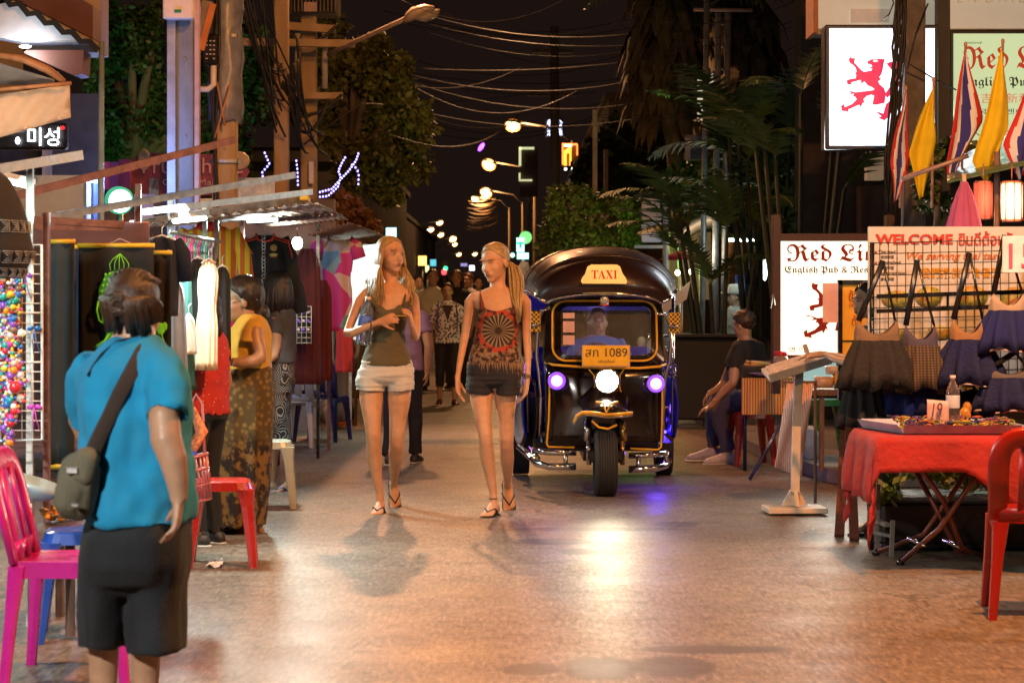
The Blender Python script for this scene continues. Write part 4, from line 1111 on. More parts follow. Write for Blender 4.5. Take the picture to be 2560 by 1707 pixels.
mb=MB();mb.box(at(684,637,yj-.055),(.06,.004,.012));mb.box(at(684,637,yj-.056),(.03,.006,.022));mb.box(at(684,642,yj-.055),(.045,.004,.007),m=1);mb.build('sponsor_mark',[M('mark yellow',(.5,.42,.08),.5),mr],j,smooth=False)
mb=MB()
for i in range(13):mb.tube([at(659+4.5*cos(a),592+i*9+4.5*sin(a),yj-.075)for a in[2*pi*q/8 for q in range(9)]],.003,4)
tag(mb.build('chain',M('silver chain',(.6,.6,.62),.3,.9)),'silver link chain hanging down the front of the black football shirt','chain')
garment('dark navy jacket hanging below the black football shirt',668,682,800,130,110,16.4,C_('dark navy jacket',(.022,.030,.05),.3),'hanging_jacket',100,False)
garment('maroon curtain of long dresses right of the bare bulb',768,622,960,64,74,19,C_('maroon jersey',(.085,.012,.014),.2),'long_dress',hanger=False,folds=9)
garment('second maroon dress partly behind the flowered dress',806,700,950,44,50,19.6,C_('dusky red jersey',(.16,.03,.03),.2),'long_dress',hanger=False,folds=7)
fl=Nodes('flowered silk');v=fl.n('ShaderNodeTexVoronoi');v.inputs['Scale'].default_value=6;fl.l(fl.coord(),v.inputs['Vector']);fl.color(fl.ramp(v.outputs['Color'],[(.0,(.70,.48,.34)),(.40,(.72,.55,.42)),(.45,(.62,.05,.22)),(.72,(.66,.08,.26)),(.76,(.22,.42,.40)),(1,(.3,.5,.45))],'CONSTANT'));fl.b.inputs['Roughness'].default_value=.7
garment('flowered dress in cream, pink and turquoise, lit brightly',842,600,828,84,74,20,fl.m,'long_dress',46,True,6,.12)
t=thing('stall_screen','bright white plastic screen closing the far stall behind the loose haired woman','screen',at(905,700,22))
mb=MB();mb.box(at(912,730,22.4),(.32,.03,1.0));mb.build('sheet',M('white sheet',(.66,.68,.66),.6,var=.06),t,smooth=False)
mb=MB();mb.bar(at(878,622,22.3),at(955,612,22.3),.03,.03);mb.bar(at(876,620,22.3),(gx(876,22.3),22.3,0),.03,.03);mb.build('frame',steel,t,smooth=False)
light('AREA',at(890,640,21.4),26,TUBE,.3,t,at(890,800,21.9),sx=.6,sy=.3)
t=thing('trinket_grid','small white wire grid of blue trinkets by the white plastic chair','grid',at(758,810,18.6))
mb=MB()
for i in range(8):mb.tube([at(742,766+i*13,18.6),at(778,766+i*13,18.6)],.003,4)
for i in range(4):mb.tube([at(742+i*12,766,18.6),at(742+i*12,860,18.6)],.003,4)
mb.build('wires',M('white wire',(.75,.80,.80)),t)
mb=MB();mb.box(at(760,812,18.75),(.13,.02,.33),m=1)
for i in range(9):mb.ell(at(746+(i%3)*12,780+(i//3)*22,18.56),(.016,.012,.014),n=7,m=0 if i%2 else 2)
mb.build('trinkets',[M('violet trinket',(.14,.08,.6),.3,emit=.15,ecol=(.2,.1,1)),black,M('pale trinket',(.6,.65,.7),.3)],t,smooth=False)
def stall_table(label,x0,x1,Y,z,d,m,legs=True,skirt=False):
 a,b=gx(x0,Y),gx(x1,Y);t=thing('stall_table',label,'table',((a+b)/2,Y+d/2,0))
 mb=MB();mb.box(((a+b)/2,Y+d/2,z),(b-a,d,.035));mb.build('top',m,t,smooth=False)
 for x in(a+.03,b-.03):
  for y in(Y+.03,Y+d-.03):
   mb=MB();mb.bar((x,y,z),(x,y,0),.035,.035);mb.build('leg',wood,t,smooth=False)
 if skirt:
  mb=MB();g=[[(a+(b-a)*i/24,Y-.01+.015*sin(i*1.7),z+.02-(z-.08)*j/5)for j in range(6)]for i in range(25)];mb.sheet(g,.005);mb.build('skirt',m,t)
stall_table('low dark table under the scrolls with yellow trinkets',60,190,8.9,.42,.6,wood)
stall_table('dark cloth covered table under the row of dresses',425,560,12.9,.72,.7,ink_b,True,True)
stall_table('dark draped table below the football shirts',590,700,16.9,.72,.8,C_('dark red drape',(.08,.02,.02),.2),True,True)
stall_table('wooden table at the far stall beside the seated customer',800,880,23,.75,1.0,C_('brown drape',(.10,.06,.04),.2),True,True)
mb=MB();rn=random.Random(4)
for i in range(40):mb.ell((gx(rn.uniform(100,160),9.1),9.1+rn.uniform(0,.3),.46+rn.uniform(0,.05)),(rn.uniform(.012,.03),)*2+(.012,),n=7,m=rn.randrange(3))
tag(mb.build('trinkets',[M('brass trinket',(.6,.34,.03),.3,.5),bc[1],bc[8]]),'pile of brass coloured trinkets on the low dark table','trinkets',kind='stuff')
mb=MB();mb.lathe([(.02,0),(.09,.035),(.13,.09),(.125,.09),(.085,.04),(0,.008)],(gx(80,9.0),8.95,.56),24,Matrix.Rotation(radians(18),3,'Y'));tag(mb.build('bowl',M('ice blue plastic',(.45,.60,.66),.25,trans=.3)),'pale blue translucent bowl tilted behind the magenta chair back','bowl')
t=thing('basket','pink plastic lattice basket with blue and patterned cloth inside','basket',at(495,1250,9.6))
pk=plastic('dusty pink plastic',(.42,.11,.12));k=9.6/F;c0=at(490,1255,9.6)
R=Matrix.Rotation(radians(-14),3,'Y')
mb=MB()
for q in range(26):
 a=2*pi*q/26;d0=V((.07*cos(a),.06*sin(a),0));d1=V((.10*cos(a),.085*sin(a),.20));mb.tube([c0+R@d0,c0+R@d1],.0055,5)
for z,r_ in((0,.07),(.07,.081),(.14,.091),(.20,.102)):mb.tube([c0+R@V((r_*cos(a),r_*.85*sin(a),z))for a in[2*pi*q/24 for q in range(25)]],.008 if z>.1 else .005,6)
mb.lathe([(0,0),(.07,0),(.07,.006)],c0,18,R);mb.build('lattice',pk,t)
mb=MB();mb.tube([c0+R@V((-.09,0,.2)),at(478,1010,9.7),at(490,985,9.7),at(505,1010,9.7),c0+R@V((.09,0,.2))],.007,6);mb.build('handle',pk,t)
mb=MB();mb.ell(c0+R@V((.02,-.02,.20)),(.05,.045,.04),m=0);mb.ell(c0+R@V((-.04,.0,.21)),(.04,.04,.05),m=1);mb.tube([c0+R@V((.0,0,.2)),at(505,1080,9.65),at(482,1020,9.7)],[.05,.04,.015],10,m=1,flat=.5);mb.build('cloth_bundle',[M('bright blue cloth',(.03,.05,.5),.6),M('orange print',(.5,.16,.06),.8,var=.7,vs=45)],t)
def bottle(label,base,top,r,lab_m,tint=(.55,.68,.85),capc=(.15,.3,.7)):
 base,top=V(base),V(top)
 ax=(top-base);L=ax.length;R=ax.to_track_quat('Z','Y').to_matrix()
 t=thing('water_bottle',label,'bottle',base)
 mb=MB();mb.lathe([(r*.7,0),(r,.02*L),(r*.96,.08*L),(r,.14*L),(r*.94,.2*L),(r,.26*L),(r,.62*L),(r*.95,.70*L),(r*.62,.82*L),(r*.36,.90*L),(r*.34,.95*L)],base,18,R)
 mb.build('body',M('clear bottle plastic %s'%label[:9],tint,.06,trans=.92,var=.03,rv=0),t)
 mb=MB();mb.lathe([(r*1.01,.36*L),(r*1.03,.37*L),(r*1.03,.60*L),(r*1.01,.61*L)],base,18,R);mb.build('label',lab_m,t)
 mb=MB();mb.lathe([(r*.42,.94*L),(r*.44,.95*L),(r*.44,L),(0,L)],base,14,R);mb.build('cap',M('bottle cap',capc,.4),t)
 return t
def chair_proto(name,label,m,cat='chair'):
 t=thing(name,label,cat)
 mb=MB()
 g=[[((-.20+.40*i/8)*(1-.08*j/8),-.21+.42*j/8,.44-.012*(1-((i-4)/4)**2)-(.02 if j==0 else 0)*(1-abs(i-4)/8))for j in range(9)]for i in range(9)]
 mb.sheet(g,.012)
 for q in(-1,1):mb.bar((q*.195,-.21,.415),(q*.185,.20,.415),.02,.06)
 mb.bar((-.195,-.21,.41),(.195,-.21,.41),.02,.06);mb.build('seat',m,t,smooth=False)
 mb=MB()
 out=[]
 for k in range(21):
  a=pi*k/20
  x=.195*math.copysign(abs(cos(a))**.5,cos(a));z=.62+.19*sin(a)**.6
  out.append(V((x,.19+(z-.44)*.24,z)))
 pts=[V((.190,.19,.44))]+out+[V((-.190,.19,.44))]
 mb.tube(pts,.046,8,flat=.32,up=(0,1,0))
 for x in(-.075,.075):mb.bar((x,.195,.44),(x*.9,.27,.79),.075,.014)
 mb.bar((-.19,.205,.475),(.19,.205,.475),.016,.07)
 mb.build('backrest',m,t)
 for sx in(-1,1):
  for sy in(-1,1):
   mb=MB()
   x,y=sx*.18,sy*.18
   mb.loft([((x*1.22,y*1.22,0),(.020,0,0),(0,.020,0)),((x*1.1,y*1.1,.25),(.026,0,0),(0,.024,0)),((x,y,.43),(.038,0,0),(0,.034,0))],8,power=.5)
   mb.build('leg',m,t,smooth=False)
 return t
def stool_proto(name,label,m):
 t=thing(name,label,'stool')
 mb=MB();mb.loft([((0,0,.40),(.165,0,0),(0,.165,0)),((0,0,.445),(.150,0,0),(0,.150,0)),((0,0,.452),(.13,0,0),(0,.13,0))],24,power=.45);mb.build('seat',m,t,smooth=False)
 for sx in(-1,1):
  for sy in(-1,1):
   mb=MB();x,y=sx*.125,sy*.125
   mb.loft([((x*1.35,y*1.35,0),(.022,0,0),(0,.022,0)),((x*1.08,y*1.08,.32),(.034,0,0),(0,.034,0)),((x,y,.41),(.05,0,0),(0,.05,0))],8,power=.45);mb.build('leg',m,t,smooth=False)
 return t
def put(o,px,Y,rz=0,s=1.0,z=0):
 o.location=(gx(px,Y),Y,z);o.rotation_euler=(0,0,radians(rz));o.scale=(s,s,s)
def recolor(o,m):
 for c in KIDS(o):
  c.data=c.data.copy();c.data.materials.clear();c.data.materials.append(m)
  recolor(c,m)
def copy_of(o,label,m,px,Y,rz=0,s=1.0,z=0):
 c=copy_tree(o);c['label']=label;recolor(c,m);put(c,px,Y,rz,s,z);return c
ch0=chair_proto('plastic_chair','magenta plastic chair at the lower left beside the woman in turquoise',plastic('magenta plastic',(.50,.012,.24)))
put(ch0,192,8.0,90)
redp=plastic('red plastic',(.38,.017,.012))
copy_of(ch0,'red plastic chair at the right edge in front of the red clothed table',redp,2596,9.55,172)
copy_of(ch0,'white plastic chair standing behind the woman in spiral trousers',plastic('white plastic',(.62,.62,.60)),752,20.6,160)
copy_of(ch0,'navy plastic chair just right of the white plastic chair',plastic('navy plastic',(.014,.018,.12)),806,21.4,165)
st0=stool_proto('plastic_stool','orange red plastic stool in front of the batik sarong',redp)
put(st0,555,11.35,6)
copy_of(st0,'off white plastic stool behind the sarong, under the spiral trousers',plastic('cream plastic',(.45,.44,.36)),672,14.55,5)
copy_of(st0,'red plastic stool that the seated man sits on',redp,1876,18.3,10,1.0,0)
copy_of(st0,'dark green plastic stool under the dark food table',plastic('green plastic',(.02,.16,.03)),2068,18.2,8,1.0,.11)
copy_of(st0,'blue plastic stool in the shadow behind the magenta chair',plastic('blue plastic',(.015,.06,.34)),205,8.9,10)
lion=[(443,487),(455,445),(480,462),(515,462),(505,510),(580,590),(610,610),(690,597),(700,575),(665,570),(700,550),(685,530),(650,525),(648,495),(690,475),(760,468),(838,472),(825,520),(815,590),(800,640),(775,670),(800,690),(765,715),(780,745),(830,790),(850,850),(835,950),(750,970),(700,970),(720,870),(690,860),(640,875),(605,910),(625,970),(600,945),(575,1000),(560,970),(520,985),(470,1010),(440,1020),(445,1053),(415,1040),(370,1038),(362,1000),(355,985),(395,957),(400,995),(480,960),(530,910),(510,880),(487,880),(500,850),(440,855),(470,835),(430,812),(375,815),(410,800),(470,820),(510,833),(700,812),(725,800),(690,775),(650,760),(615,715),(580,745),(575,700),(520,715),(475,725),(470,750),(430,750),(420,705),(450,690),(520,680),(525,640),(510,630),(528,610),(520,570),(490,535),(460,520)]
lion2=[(745,1050),(770,1048),(820,1065),(850,960),(945,885),(940,960),(880,1100),(835,1140),(800,1128),(765,1112),(800,1095)]
lion3=[(840,850),(900,760),(960,720),(930,640),(960,560),(910,590),(870,540),(855,520),(900,500),(960,500),(990,560),(985,680),(1000,760),(920,840),(860,900)]
def lion_mark(ox,oy,Y,m,parent,dark=None):
 k=Y/F/4.357
 mb=MB()
 for pl in(lion,lion2,lion3):
  mb.prism([((a-600)*k,-(b-740)*k)for a,b in pl][::-1],at(ox+600/4.357,oy+740/4.357,Y),(1,0,0),(0,0,1),.006)
 o=mb.build('lion_emblem',m,parent,smooth=False)
 mb=MB();mb.ell(at(ox+735/4.357,oy+492/4.357,Y-.004),(28*k,.003,13*k));mb.build('eye',M('emblem eye',(.8,.8,.8),.5,emit=1.2),o)
 return o
frame_b=M('black sign frame',(.018,.017,.02),.4)
Yl=18.3
t=thing('pub_sign','upright glowing white lion sign high on the right behind the dark pole','sign',at(2205,218,Yl))
k=Yl/F
mb=MB();mb.box(at(2205,218,Yl)+V((0,.13,0)),(284*k,.24,312*k),bev=.01);mb.build('case',frame_b,t,smooth=False)
mb=MB();mb.box(at(2205,218,Yl)+V((0,.002,0)),(262*k,.02,292*k));mb.build('face',glow('pub sign face',(.80,.88,1.0),2.3),t,smooth=False)
pale_ink=M('bleached ink',(.5,.5,.52),.6,emit=1.25,ecol=(.72,.80,.86))
text(fraktur('The Red Lion'),pale_ink,t,at(2208,120,Yl-.012),214*k,22*k)
text('national',pale_ink,t,at(2104,90,Yl-.012),38*k,6*k)
lion_mark(2020,40,Yl-.012,M('lion red',(.75,.03,.08),.5,emit=.75,ecol=(1,.05,.13)),t)
light('AREA',at(2205,218,Yl-.1),45,(.8,.9,1),.8,t,at(2205,300,Yl-5),sx=1.0,sy=1.1)
Yg=18.6;k=Yg/F
t=thing('pub_sign','pale green lit pub sign at the upper right edge behind the flags','sign',at(2530,238,Yg))
mb=MB();mb.box(at(2530,238,Yg)+V((0,.13,0)),(310*k,.24,326*k),bev=.01);mb.build('case',frame_b,t,smooth=False)
mb=MB();mb.box(at(2530,238,Yg),(292*k,.02,306*k));mb.build('face',M('pale green face',(.5,.62,.45),.5,emit=.62,ecol=(.55,.85,.50),var=.05),t,smooth=False)
light('AREA',at(2500,238,Yg-.1),20,(.7,1,.7),.8,t,at(2500,300,Yg-5),sx=1.0,sy=1.0)
rdi=M('sign red ink',(.5,.045,.02),.6,emit=.22,ecol=(.9,.12,.04));dki=M('sign dark ink',(.03,.03,.03),.6)
text(fraktur('Red Lion'),rdi,t,at(2537,145,Yg-.012),258*k,58*k);text(fraktur('English Pub'),dki,t,at(2492,207,Yg-.012),178*k,30*k)
text('水吉利新和英式',M('sign orange ink',(.6,.2,.12),.6,emit=.3,ecol=(1,.35,.2)),t,at(2530,246,Yg-.012),220*k,25*k)
text('영국 어 멘어 가',M('sign blue ink',(.06,.12,.4),.6),t,at(2508,279,Yg-.012),180*k,14*k);text('人は入った',dki,t,at(2490,330,Yg-.012),130*k,20*k);text('national',dki,t,at(2436,107,Yg-.012),38*k,6*k)
k=19.6/F
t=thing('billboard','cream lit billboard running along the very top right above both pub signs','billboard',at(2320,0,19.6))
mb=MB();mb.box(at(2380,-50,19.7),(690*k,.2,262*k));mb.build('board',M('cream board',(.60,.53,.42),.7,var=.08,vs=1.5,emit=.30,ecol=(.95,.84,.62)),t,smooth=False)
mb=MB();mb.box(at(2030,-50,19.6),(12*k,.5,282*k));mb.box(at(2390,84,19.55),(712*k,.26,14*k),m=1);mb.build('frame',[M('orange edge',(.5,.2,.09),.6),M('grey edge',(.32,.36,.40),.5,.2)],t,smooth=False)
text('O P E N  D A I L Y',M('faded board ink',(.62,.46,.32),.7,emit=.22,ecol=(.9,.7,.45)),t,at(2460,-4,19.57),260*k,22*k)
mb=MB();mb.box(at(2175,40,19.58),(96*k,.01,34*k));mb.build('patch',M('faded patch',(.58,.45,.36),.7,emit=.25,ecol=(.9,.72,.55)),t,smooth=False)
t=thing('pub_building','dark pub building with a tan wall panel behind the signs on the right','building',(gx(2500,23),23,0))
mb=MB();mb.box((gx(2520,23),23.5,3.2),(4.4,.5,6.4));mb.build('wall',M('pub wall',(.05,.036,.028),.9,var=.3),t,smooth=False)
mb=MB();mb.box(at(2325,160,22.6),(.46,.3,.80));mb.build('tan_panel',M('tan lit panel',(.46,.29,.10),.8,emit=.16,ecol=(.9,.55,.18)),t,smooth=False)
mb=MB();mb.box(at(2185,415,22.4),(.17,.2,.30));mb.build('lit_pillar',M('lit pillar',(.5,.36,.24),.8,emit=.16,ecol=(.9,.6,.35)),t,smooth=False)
mb=MB();mb.box(at(2450,700,22.8),(2.6,.3,2.0));mb.build('shutter',M('brown shutter',(.06,.035,.022),.7),t,smooth=False)
F_R=cloth('flag red',(.62,.03,.03),.1);F_W=cloth('flag white',(.78,.74,.78),.06);F_B=cloth('flag blue',(.04,.035,.26),.1);F_Y=cloth('flag yellow',(.80,.60,.012),.1)
def flag(label,top,left,right,bot,Y,mats,stripes,staff,seed=0):
 """a limp flag: top corner, left and right shoulder points, bottom tip"""
 T,L,R_,B=[at(a,b,Y)for a,b in(top,left,right,bot)]
 L.x=T.x+(L.x-T.x)*1.25;R_.x=T.x+(R_.x-T.x)*1.45
 t=thing('flag',label,'flag',(T.x,Y,T.z),'flags over the stall')
 g=[];nu,nv=20,22
 for i in range(nu+1):
  u=i/nu
  row=[]
  for j in range(nv+1):
   v=j/nv
   l=T.lerp(L,v/.62)if v<.62 else L.lerp(B,(v-.62)/.38)
   r=T.lerp(R_,v/.62)if v<.62 else R_.lerp(B+V((.03,0,.04)),(v-.62)/.38)
   p=l.lerp(r,u)
   row.append(p+V((.008*sin(v*9+seed),.03*sin(u*8+seed+v*4)*min(1,v*4)*.7,0)))
  g.append(row)
 def mf(i,j):
  if len(mats)==1:return 0
  u=(i+.5)/nu+.25*(j/nv-.5)
  return 0 if u<.17 or u>.83 else(1 if u<.34 or u>.66 else 2)
 mb=MB();mb.sheet(g,.004,mf=mf if len(mats)>1 else None);mb.build('cloth',mats,t)
 a,b=at(*staff[:2],Y+.06),at(*staff[2:],Y+.06)
 mb=MB();mb.tube([a,b],.010,8);mb.ell(a,(.014,.014,.02));mb.build('staff',M('flag staff',(.45,.25,.18),.5),t)
 return t
thai=[F_R,F_W,F_B]
flag('narrow limp striped flag hanging against the dark concrete pole',(2264,225),(2232,410),(2270,400),(2236,508),15.6,thai,5,(2264,220,2250,520),1)
flag('pale yellow limp flag just right of the dark concrete pole',(2332,215),(2280,385),(2336,350),(2302,500),15.4,[F_Y],1,(2334,200,2330,520),2)
flag('largest striped flag, hanging over the left of the green pub sign',(2414,120),(2374,400),(2444,300),(2376,455),15.0,thai,5,(2414,112,2404,460),3)
flag('deep yellow flag hanging in the middle of the green pub sign',(2507,118),(2446,400),(2518,320),(2464,455),14.8,[F_Y],1,(2507,104,2494,470),4)
flag('striped flag cut off by the right edge of the photo',(2585,160),(2526,360),(2610,330),(2545,450),14.6,thai,5,(2587,150,2575,470),5)
t=thing('tarp_awning','green translucent sheet awning sloping above the lanterns','awning',at(2470,415,14.9))
mb=MB();g=[[at(2368+i*26,458-i*6-j*(9+i*.9),14.4+j*.25+.03*sin(i*1.7+j))for j in range(7)]for i in range(11)];mb.sheet(g,.006);mb.build('sheet',M('green tarp',(.12,.19,.11),.35,var=.3,vs=7,bump=.3,bs=20),t)
mb=MB();mb.tube([at(2254,448,14.6),at(2380,404,14.6),at(2420,390,14.6)],.016,8);mb.tube([at(2492,380,14.7),(at(2492,380,14.7).x,14.7,0)],.02,8);mb.build('poles',M('pinkish pole',(.4,.26,.24),.5,.4),t)
def lantern(label,x0,x1,y0,y1,Y,m,e):
 c=at((x0+x1)/2,(y0+y1)/2,Y);k=Y/F
 t=thing('paper_lantern',label,'lantern',c)
 r=(x1-x0)/2*k;h=(y1-y0)/2*k
 mb=MB();mb.lathe([(r*.86,-h),(r,-h*.8),(r*1.02,0),(r,h*.8),(r*.86,h)],c,20);mb.build('shade',m,t)
 mb=MB()
 for z in(-h,h):mb.lathe([(r*.9,z-.008),(r*.92,z),(r*.9,z+.008)],c,20)
 for q in range(8):mb.tube([c+V((r*1.03*cos(q*pi/4),r*1.03*sin(q*pi/4),-h)),c+V((r*1.04*cos(q*pi/4),r*1.04*sin(q*pi/4),h))],.004,5)
 mb.tube([c+V((0,0,h)),c+V((0,0,h+.12))],.004,5);mb.build('ribs',M('lantern rib',(.3,.1,.06),.6),t)
 light('POINT',c+V((0,-.25,-.0)),e,(1,.55,.3),.1,t)
lantern('red glowing paper lantern under the green awning',2436,2480,456,546,14.0,M('red paper',(.7,.06,.04),.6,emit=.9,ecol=(1,.10,.05)),5)
lantern('cream glowing paper lantern at the right edge under the green awning',2503,2556,456,552,13.8,M('cream paper',(.8,.6,.42),.6,emit=1.15,ecol=(1,.72,.46)),12)
t=thing('closed_umbrella','closed pink parasol rising behind the food banner','umbrella',at(2410,560,13.4))
mb=MB();c=at(2410,560,13.4);z1=at(2410,455,13.4).z-c.z
rings=[]
for z,r in((-.25,.13),(0,.098),(.1,.075),(.2,.045),(z1,.018)):
 rings.append((c+V((.012*z,0,z)),V((r,0,0)),V((0,r,0))))
vs=[];n_=32
fs=[]
for cc,ux,uy in rings:
 for q in range(n_):
  a=2*pi*q/n_;f=1+.13*cos(8*a);vs.append(cc+ux*cos(a)*f+uy*sin(a)*f)
for i in range(len(rings)-1):
 for q in range(n_):fs.append([i*n_+q,i*n_+(q+1)%n_,(i+1)*n_+(q+1)%n_,(i+1)*n_+q])
mb.add(vs,fs);mb.build('canopy',cloth('pink canopy',(.50,.10,.24),.12),t)
mb=MB();mb.tube([c+V((0,0,z1-.02)),c+V((0,0,z1+.05))],.014,8);mb.tube([c+V((0,0,-.2)),(c.x,c.y,0)],.014,8);mb.build('pole',M('peach tip',(.7,.45,.3),.4),t)
t=thing('climbing_plant','leafy climber growing between the dark pole and the flags','plant',(gx(2340,15.9),15.9,0))
mb=MB();leaves(mb,at(2330,380,15.9),(.16,.2,.20),420,.07,8,3);leaves(mb,at(2350,470,15.9),(.20,.2,.22),420,.07,8,4);leaves(mb,at(2440,370,16.2),(.26,.2,.05),260,.07,8,5);mb.build('foliage',leaf_m('climber leaves',(.05,.09,.02)),t,smooth=False)
mb=MB();mb.tube([(gx(2345,15.9),15.9,.1),at(2340,600,15.9),at(2348,420,15.9)],.025,6);mb.build('stem',bark,t)
Ys=17.0;k=Ys/F
t=thing('pub_sign','low glowing lion light box in a dark wooden frame standing beside the seated man','sign',(gx(2075,Ys),Ys,.11))
cx=at(2085,745,Ys)
mb=MB()
W_,H_=304*k,322*k
for q in(-1,1):mb.box(cx+V((q*(W_/2-.03),.08,-.05)),(.06,.16,H_+.4));mb.box(cx+V((0,.08,q*(H_/2-.03))),(W_-.12,.158,.06))
mb.build('frame',M('reddish wood',(.07,.024,.018),.5,var=.3,vs=12),t,smooth=False)
mb=MB();mb.box(cx+V((0,.05,0)),(W_-.12,.06,H_-.12));mb.build('face',glow('light box face',(1.0,.90,.72),1.25),t,smooth=False)
light('AREA',cx+V((0,-.05,0)),30,(1,.88,.7),.8,t,cx+V((-.3,-4,-.5)),sx=.8,sy=.9)
ri2=M('deep red ink',(.32,.012,.012),.6,emit=.05,ecol=(1,.05,.03))
text(fraktur('Red Lion'),ri2,t,at(2095,632,Ys+.01),256*k,44*k);text(fraktur('English Pub & Restaurant'),M('brown ink',(.06,.022,.018),.6),t,at(2105,676,Ys+.01),286*k,22*k)
lion_mark(1927,604,Ys+.01,ri2,t)
text('영 어',dki,t,at(1992,874,Ys+.01),40*k,14*k)
mb=MB();mb.tube([at(1926,770,16.9),at(1933,735,16.85),at(1937,762,16.9)],.008,6);mb.build('hook',steel,t)
Ye=13.4;k=Ye/F
t=thing('menu_easel','yellow menu board in a black frame on mahogany legs, pink sheet pinned beside it','menu board',(gx(2118,Ye),Ye,0))
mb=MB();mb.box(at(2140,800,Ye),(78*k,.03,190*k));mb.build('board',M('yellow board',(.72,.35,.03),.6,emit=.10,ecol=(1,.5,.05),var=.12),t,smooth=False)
mb=MB();mb.box(at(2100,850,Ye-.01),(10*k,.05,300*k));mb.box(at(2138,706,Ye-.01),(84*k,.05,12*k));mb.box(at(2138,852,Ye-.02),(80*k,.01,3*k));mb.build('frame',black,t,smooth=False)
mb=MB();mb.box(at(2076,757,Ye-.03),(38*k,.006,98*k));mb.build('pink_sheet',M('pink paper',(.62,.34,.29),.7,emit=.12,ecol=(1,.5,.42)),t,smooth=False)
text('ข้าว',M('menu red',(.5,.05,.01),.6),t,at(2140,738,Ye-.03),36*k,26*k);text('(Kao',M('menu red',(.5,.05,.01)),t,at(2138,763,Ye-.03),30*k,11*k);text('ต้ม',M('menu red',(.5,.05,.01)),t,at(2142,800,Ye-.03),24*k,26*k)
for a,b,y in((2118,2098,1342),(2120,2136,1352)):
 mb=MB();Yq=gy(y);mb.bar(at(a,985,Ye+.05),(gx(b,Yq),Yq,0.0),.055,.045);mb.build('leg',M('mahogany',(.15,.04,.025),.4,var=.35,vs=8,stretch=(8,8,1)),t,smooth=False)
Yw=12.35;k=Yw/F
t=thing('food_banner','large pale welcome banner with food pictures and orange writing','banner',(gx(2400,Yw),Yw,0))
mb=MB();mb.box(at(2400,770,Yw),(460*k,.03,406*k));mb.build('panel',M('banner vinyl',(.60,.55,.50),.45,var=.04,bump=.04,bs=8),t,smooth=False)
for x in(2190,2600):
 mb=MB();mb.tube([at(x,700,Yw+.05),(gx(x,Yw+.05),Yw+.05,0)],.018,8);mb.build('post',steel,t)
yb=Yw-.022
text('WELCOME',M('banner red',(.50,.028,.004),.5),t,at(2286,598,yb),193*k,26*k,thick=.006,bold=.035)
text('ยินดีต้อนรับ',M('banner red',(.62,.09,.01)),t,at(2472,596,yb),150*k,36*k,bold=.02)
text('We serving thai taste',M('banner orange',(.60,.15,.004),.5),t,at(2392,642,yb),248*k,24*k,shear=.3,bold=.015)
text('我們提供素食餐點',M('banner yellow',(.66,.30,.004),.5),t,at(2402,682,yb),200*k,27*k,bold=.02)
for y,s1 in((629,'Thai food'),(642,'泰式料理'),(656,'personalised'),(669,'客製料理'),(683,'vegetarian food'),(697,'素食料理')):
 text(s1,M('banner grey',(.12,.09,.08),.6),t,at(2198+2.2*len(s1)+(12 if s1[0]>'z' else 0),y,yb),(4.6*len(s1)+(14 if s1[0]>'z' else 0))*k,8*k)
mb=MB()
for y in(630,657,684):mb.ell(at(2190,y,yb),(3*k,.004,3*k),n=8)
mb.build('bullets',M('banner red',(.62,.09,.01)),t)
s=Nodes('food picture');v=s.n('ShaderNodeTexVoronoi');v.inputs['Scale'].default_value=48;s.l(s.coord(),v.inputs['Vector'])
s.color(s.mix(s.ramp(s.noise(s.coord(),9,2),[(.4,0),(.6,1)]),s.ramp(v.outputs['Color'],[(.2,(.42,.22,.03)),(.6,(.55,.42,.10)),(.9,(.5,.10,.03))]),s.ramp(v.outputs['Color'],[(.2,(.14,.22,.03)),(.7,(.45,.38,.08))])));food_m=s.m
for px,py,rx,ry in((2242,748,38,22),(2322,742,34,26),(2430,742,40,28),(2240,838,34,20),(2350,832,34,18),(2540,745,40,28),(2440,965,36,16),(2250,1010,40,16)):
 mb=MB();mb.lathe([(1,0),(1,.02),(0,.021)],(0,0,0),24)
 c=at(px,py,yb+.004);mb.v=[c+V((p.x*rx*k,-p.z*.2,p.y*ry*k))for p in mb.v]
 mb.build('food_picture',food_m,t)
Yr=12.0;k=Yr/F
t=thing('wire_rack','black wire grid rack in front of the food banner holding the bags','rack',(gx(2390,Yr),Yr,0))
mb=MB()
for i in range(16):mb.tube([at(2176+(i%2)*0,608+i*27,Yr),at(2610,598+i*27,Yr)],.0028,5)
for i in range(21):mb.tube([at(2178+i*21.5,606-i*.5,Yr),at(2178+i*21.5,1014,Yr)],.0028,5)
mb.build('grid',wire_m,t)
mb=MB();mb.bar(at(2192,741,Yr-.02),at(2600,728,Yr-.02),.02,.024);mb.bar(at(2192,778,Yr-.02),at(2470,768,Yr-.02),.02,.022);mb.bar(at(2369,736,Yr-.021),at(2369,772,Yr-.021),.012,.012);mb.build('rail',black,t,smooth=False)
for x in(2180,2600):
 mb=MB();mb.tube([at(x,606,Yr+.02),(gx(x,Yr),Yr+.02,0)],.014,8);mb.build('post',black,t)
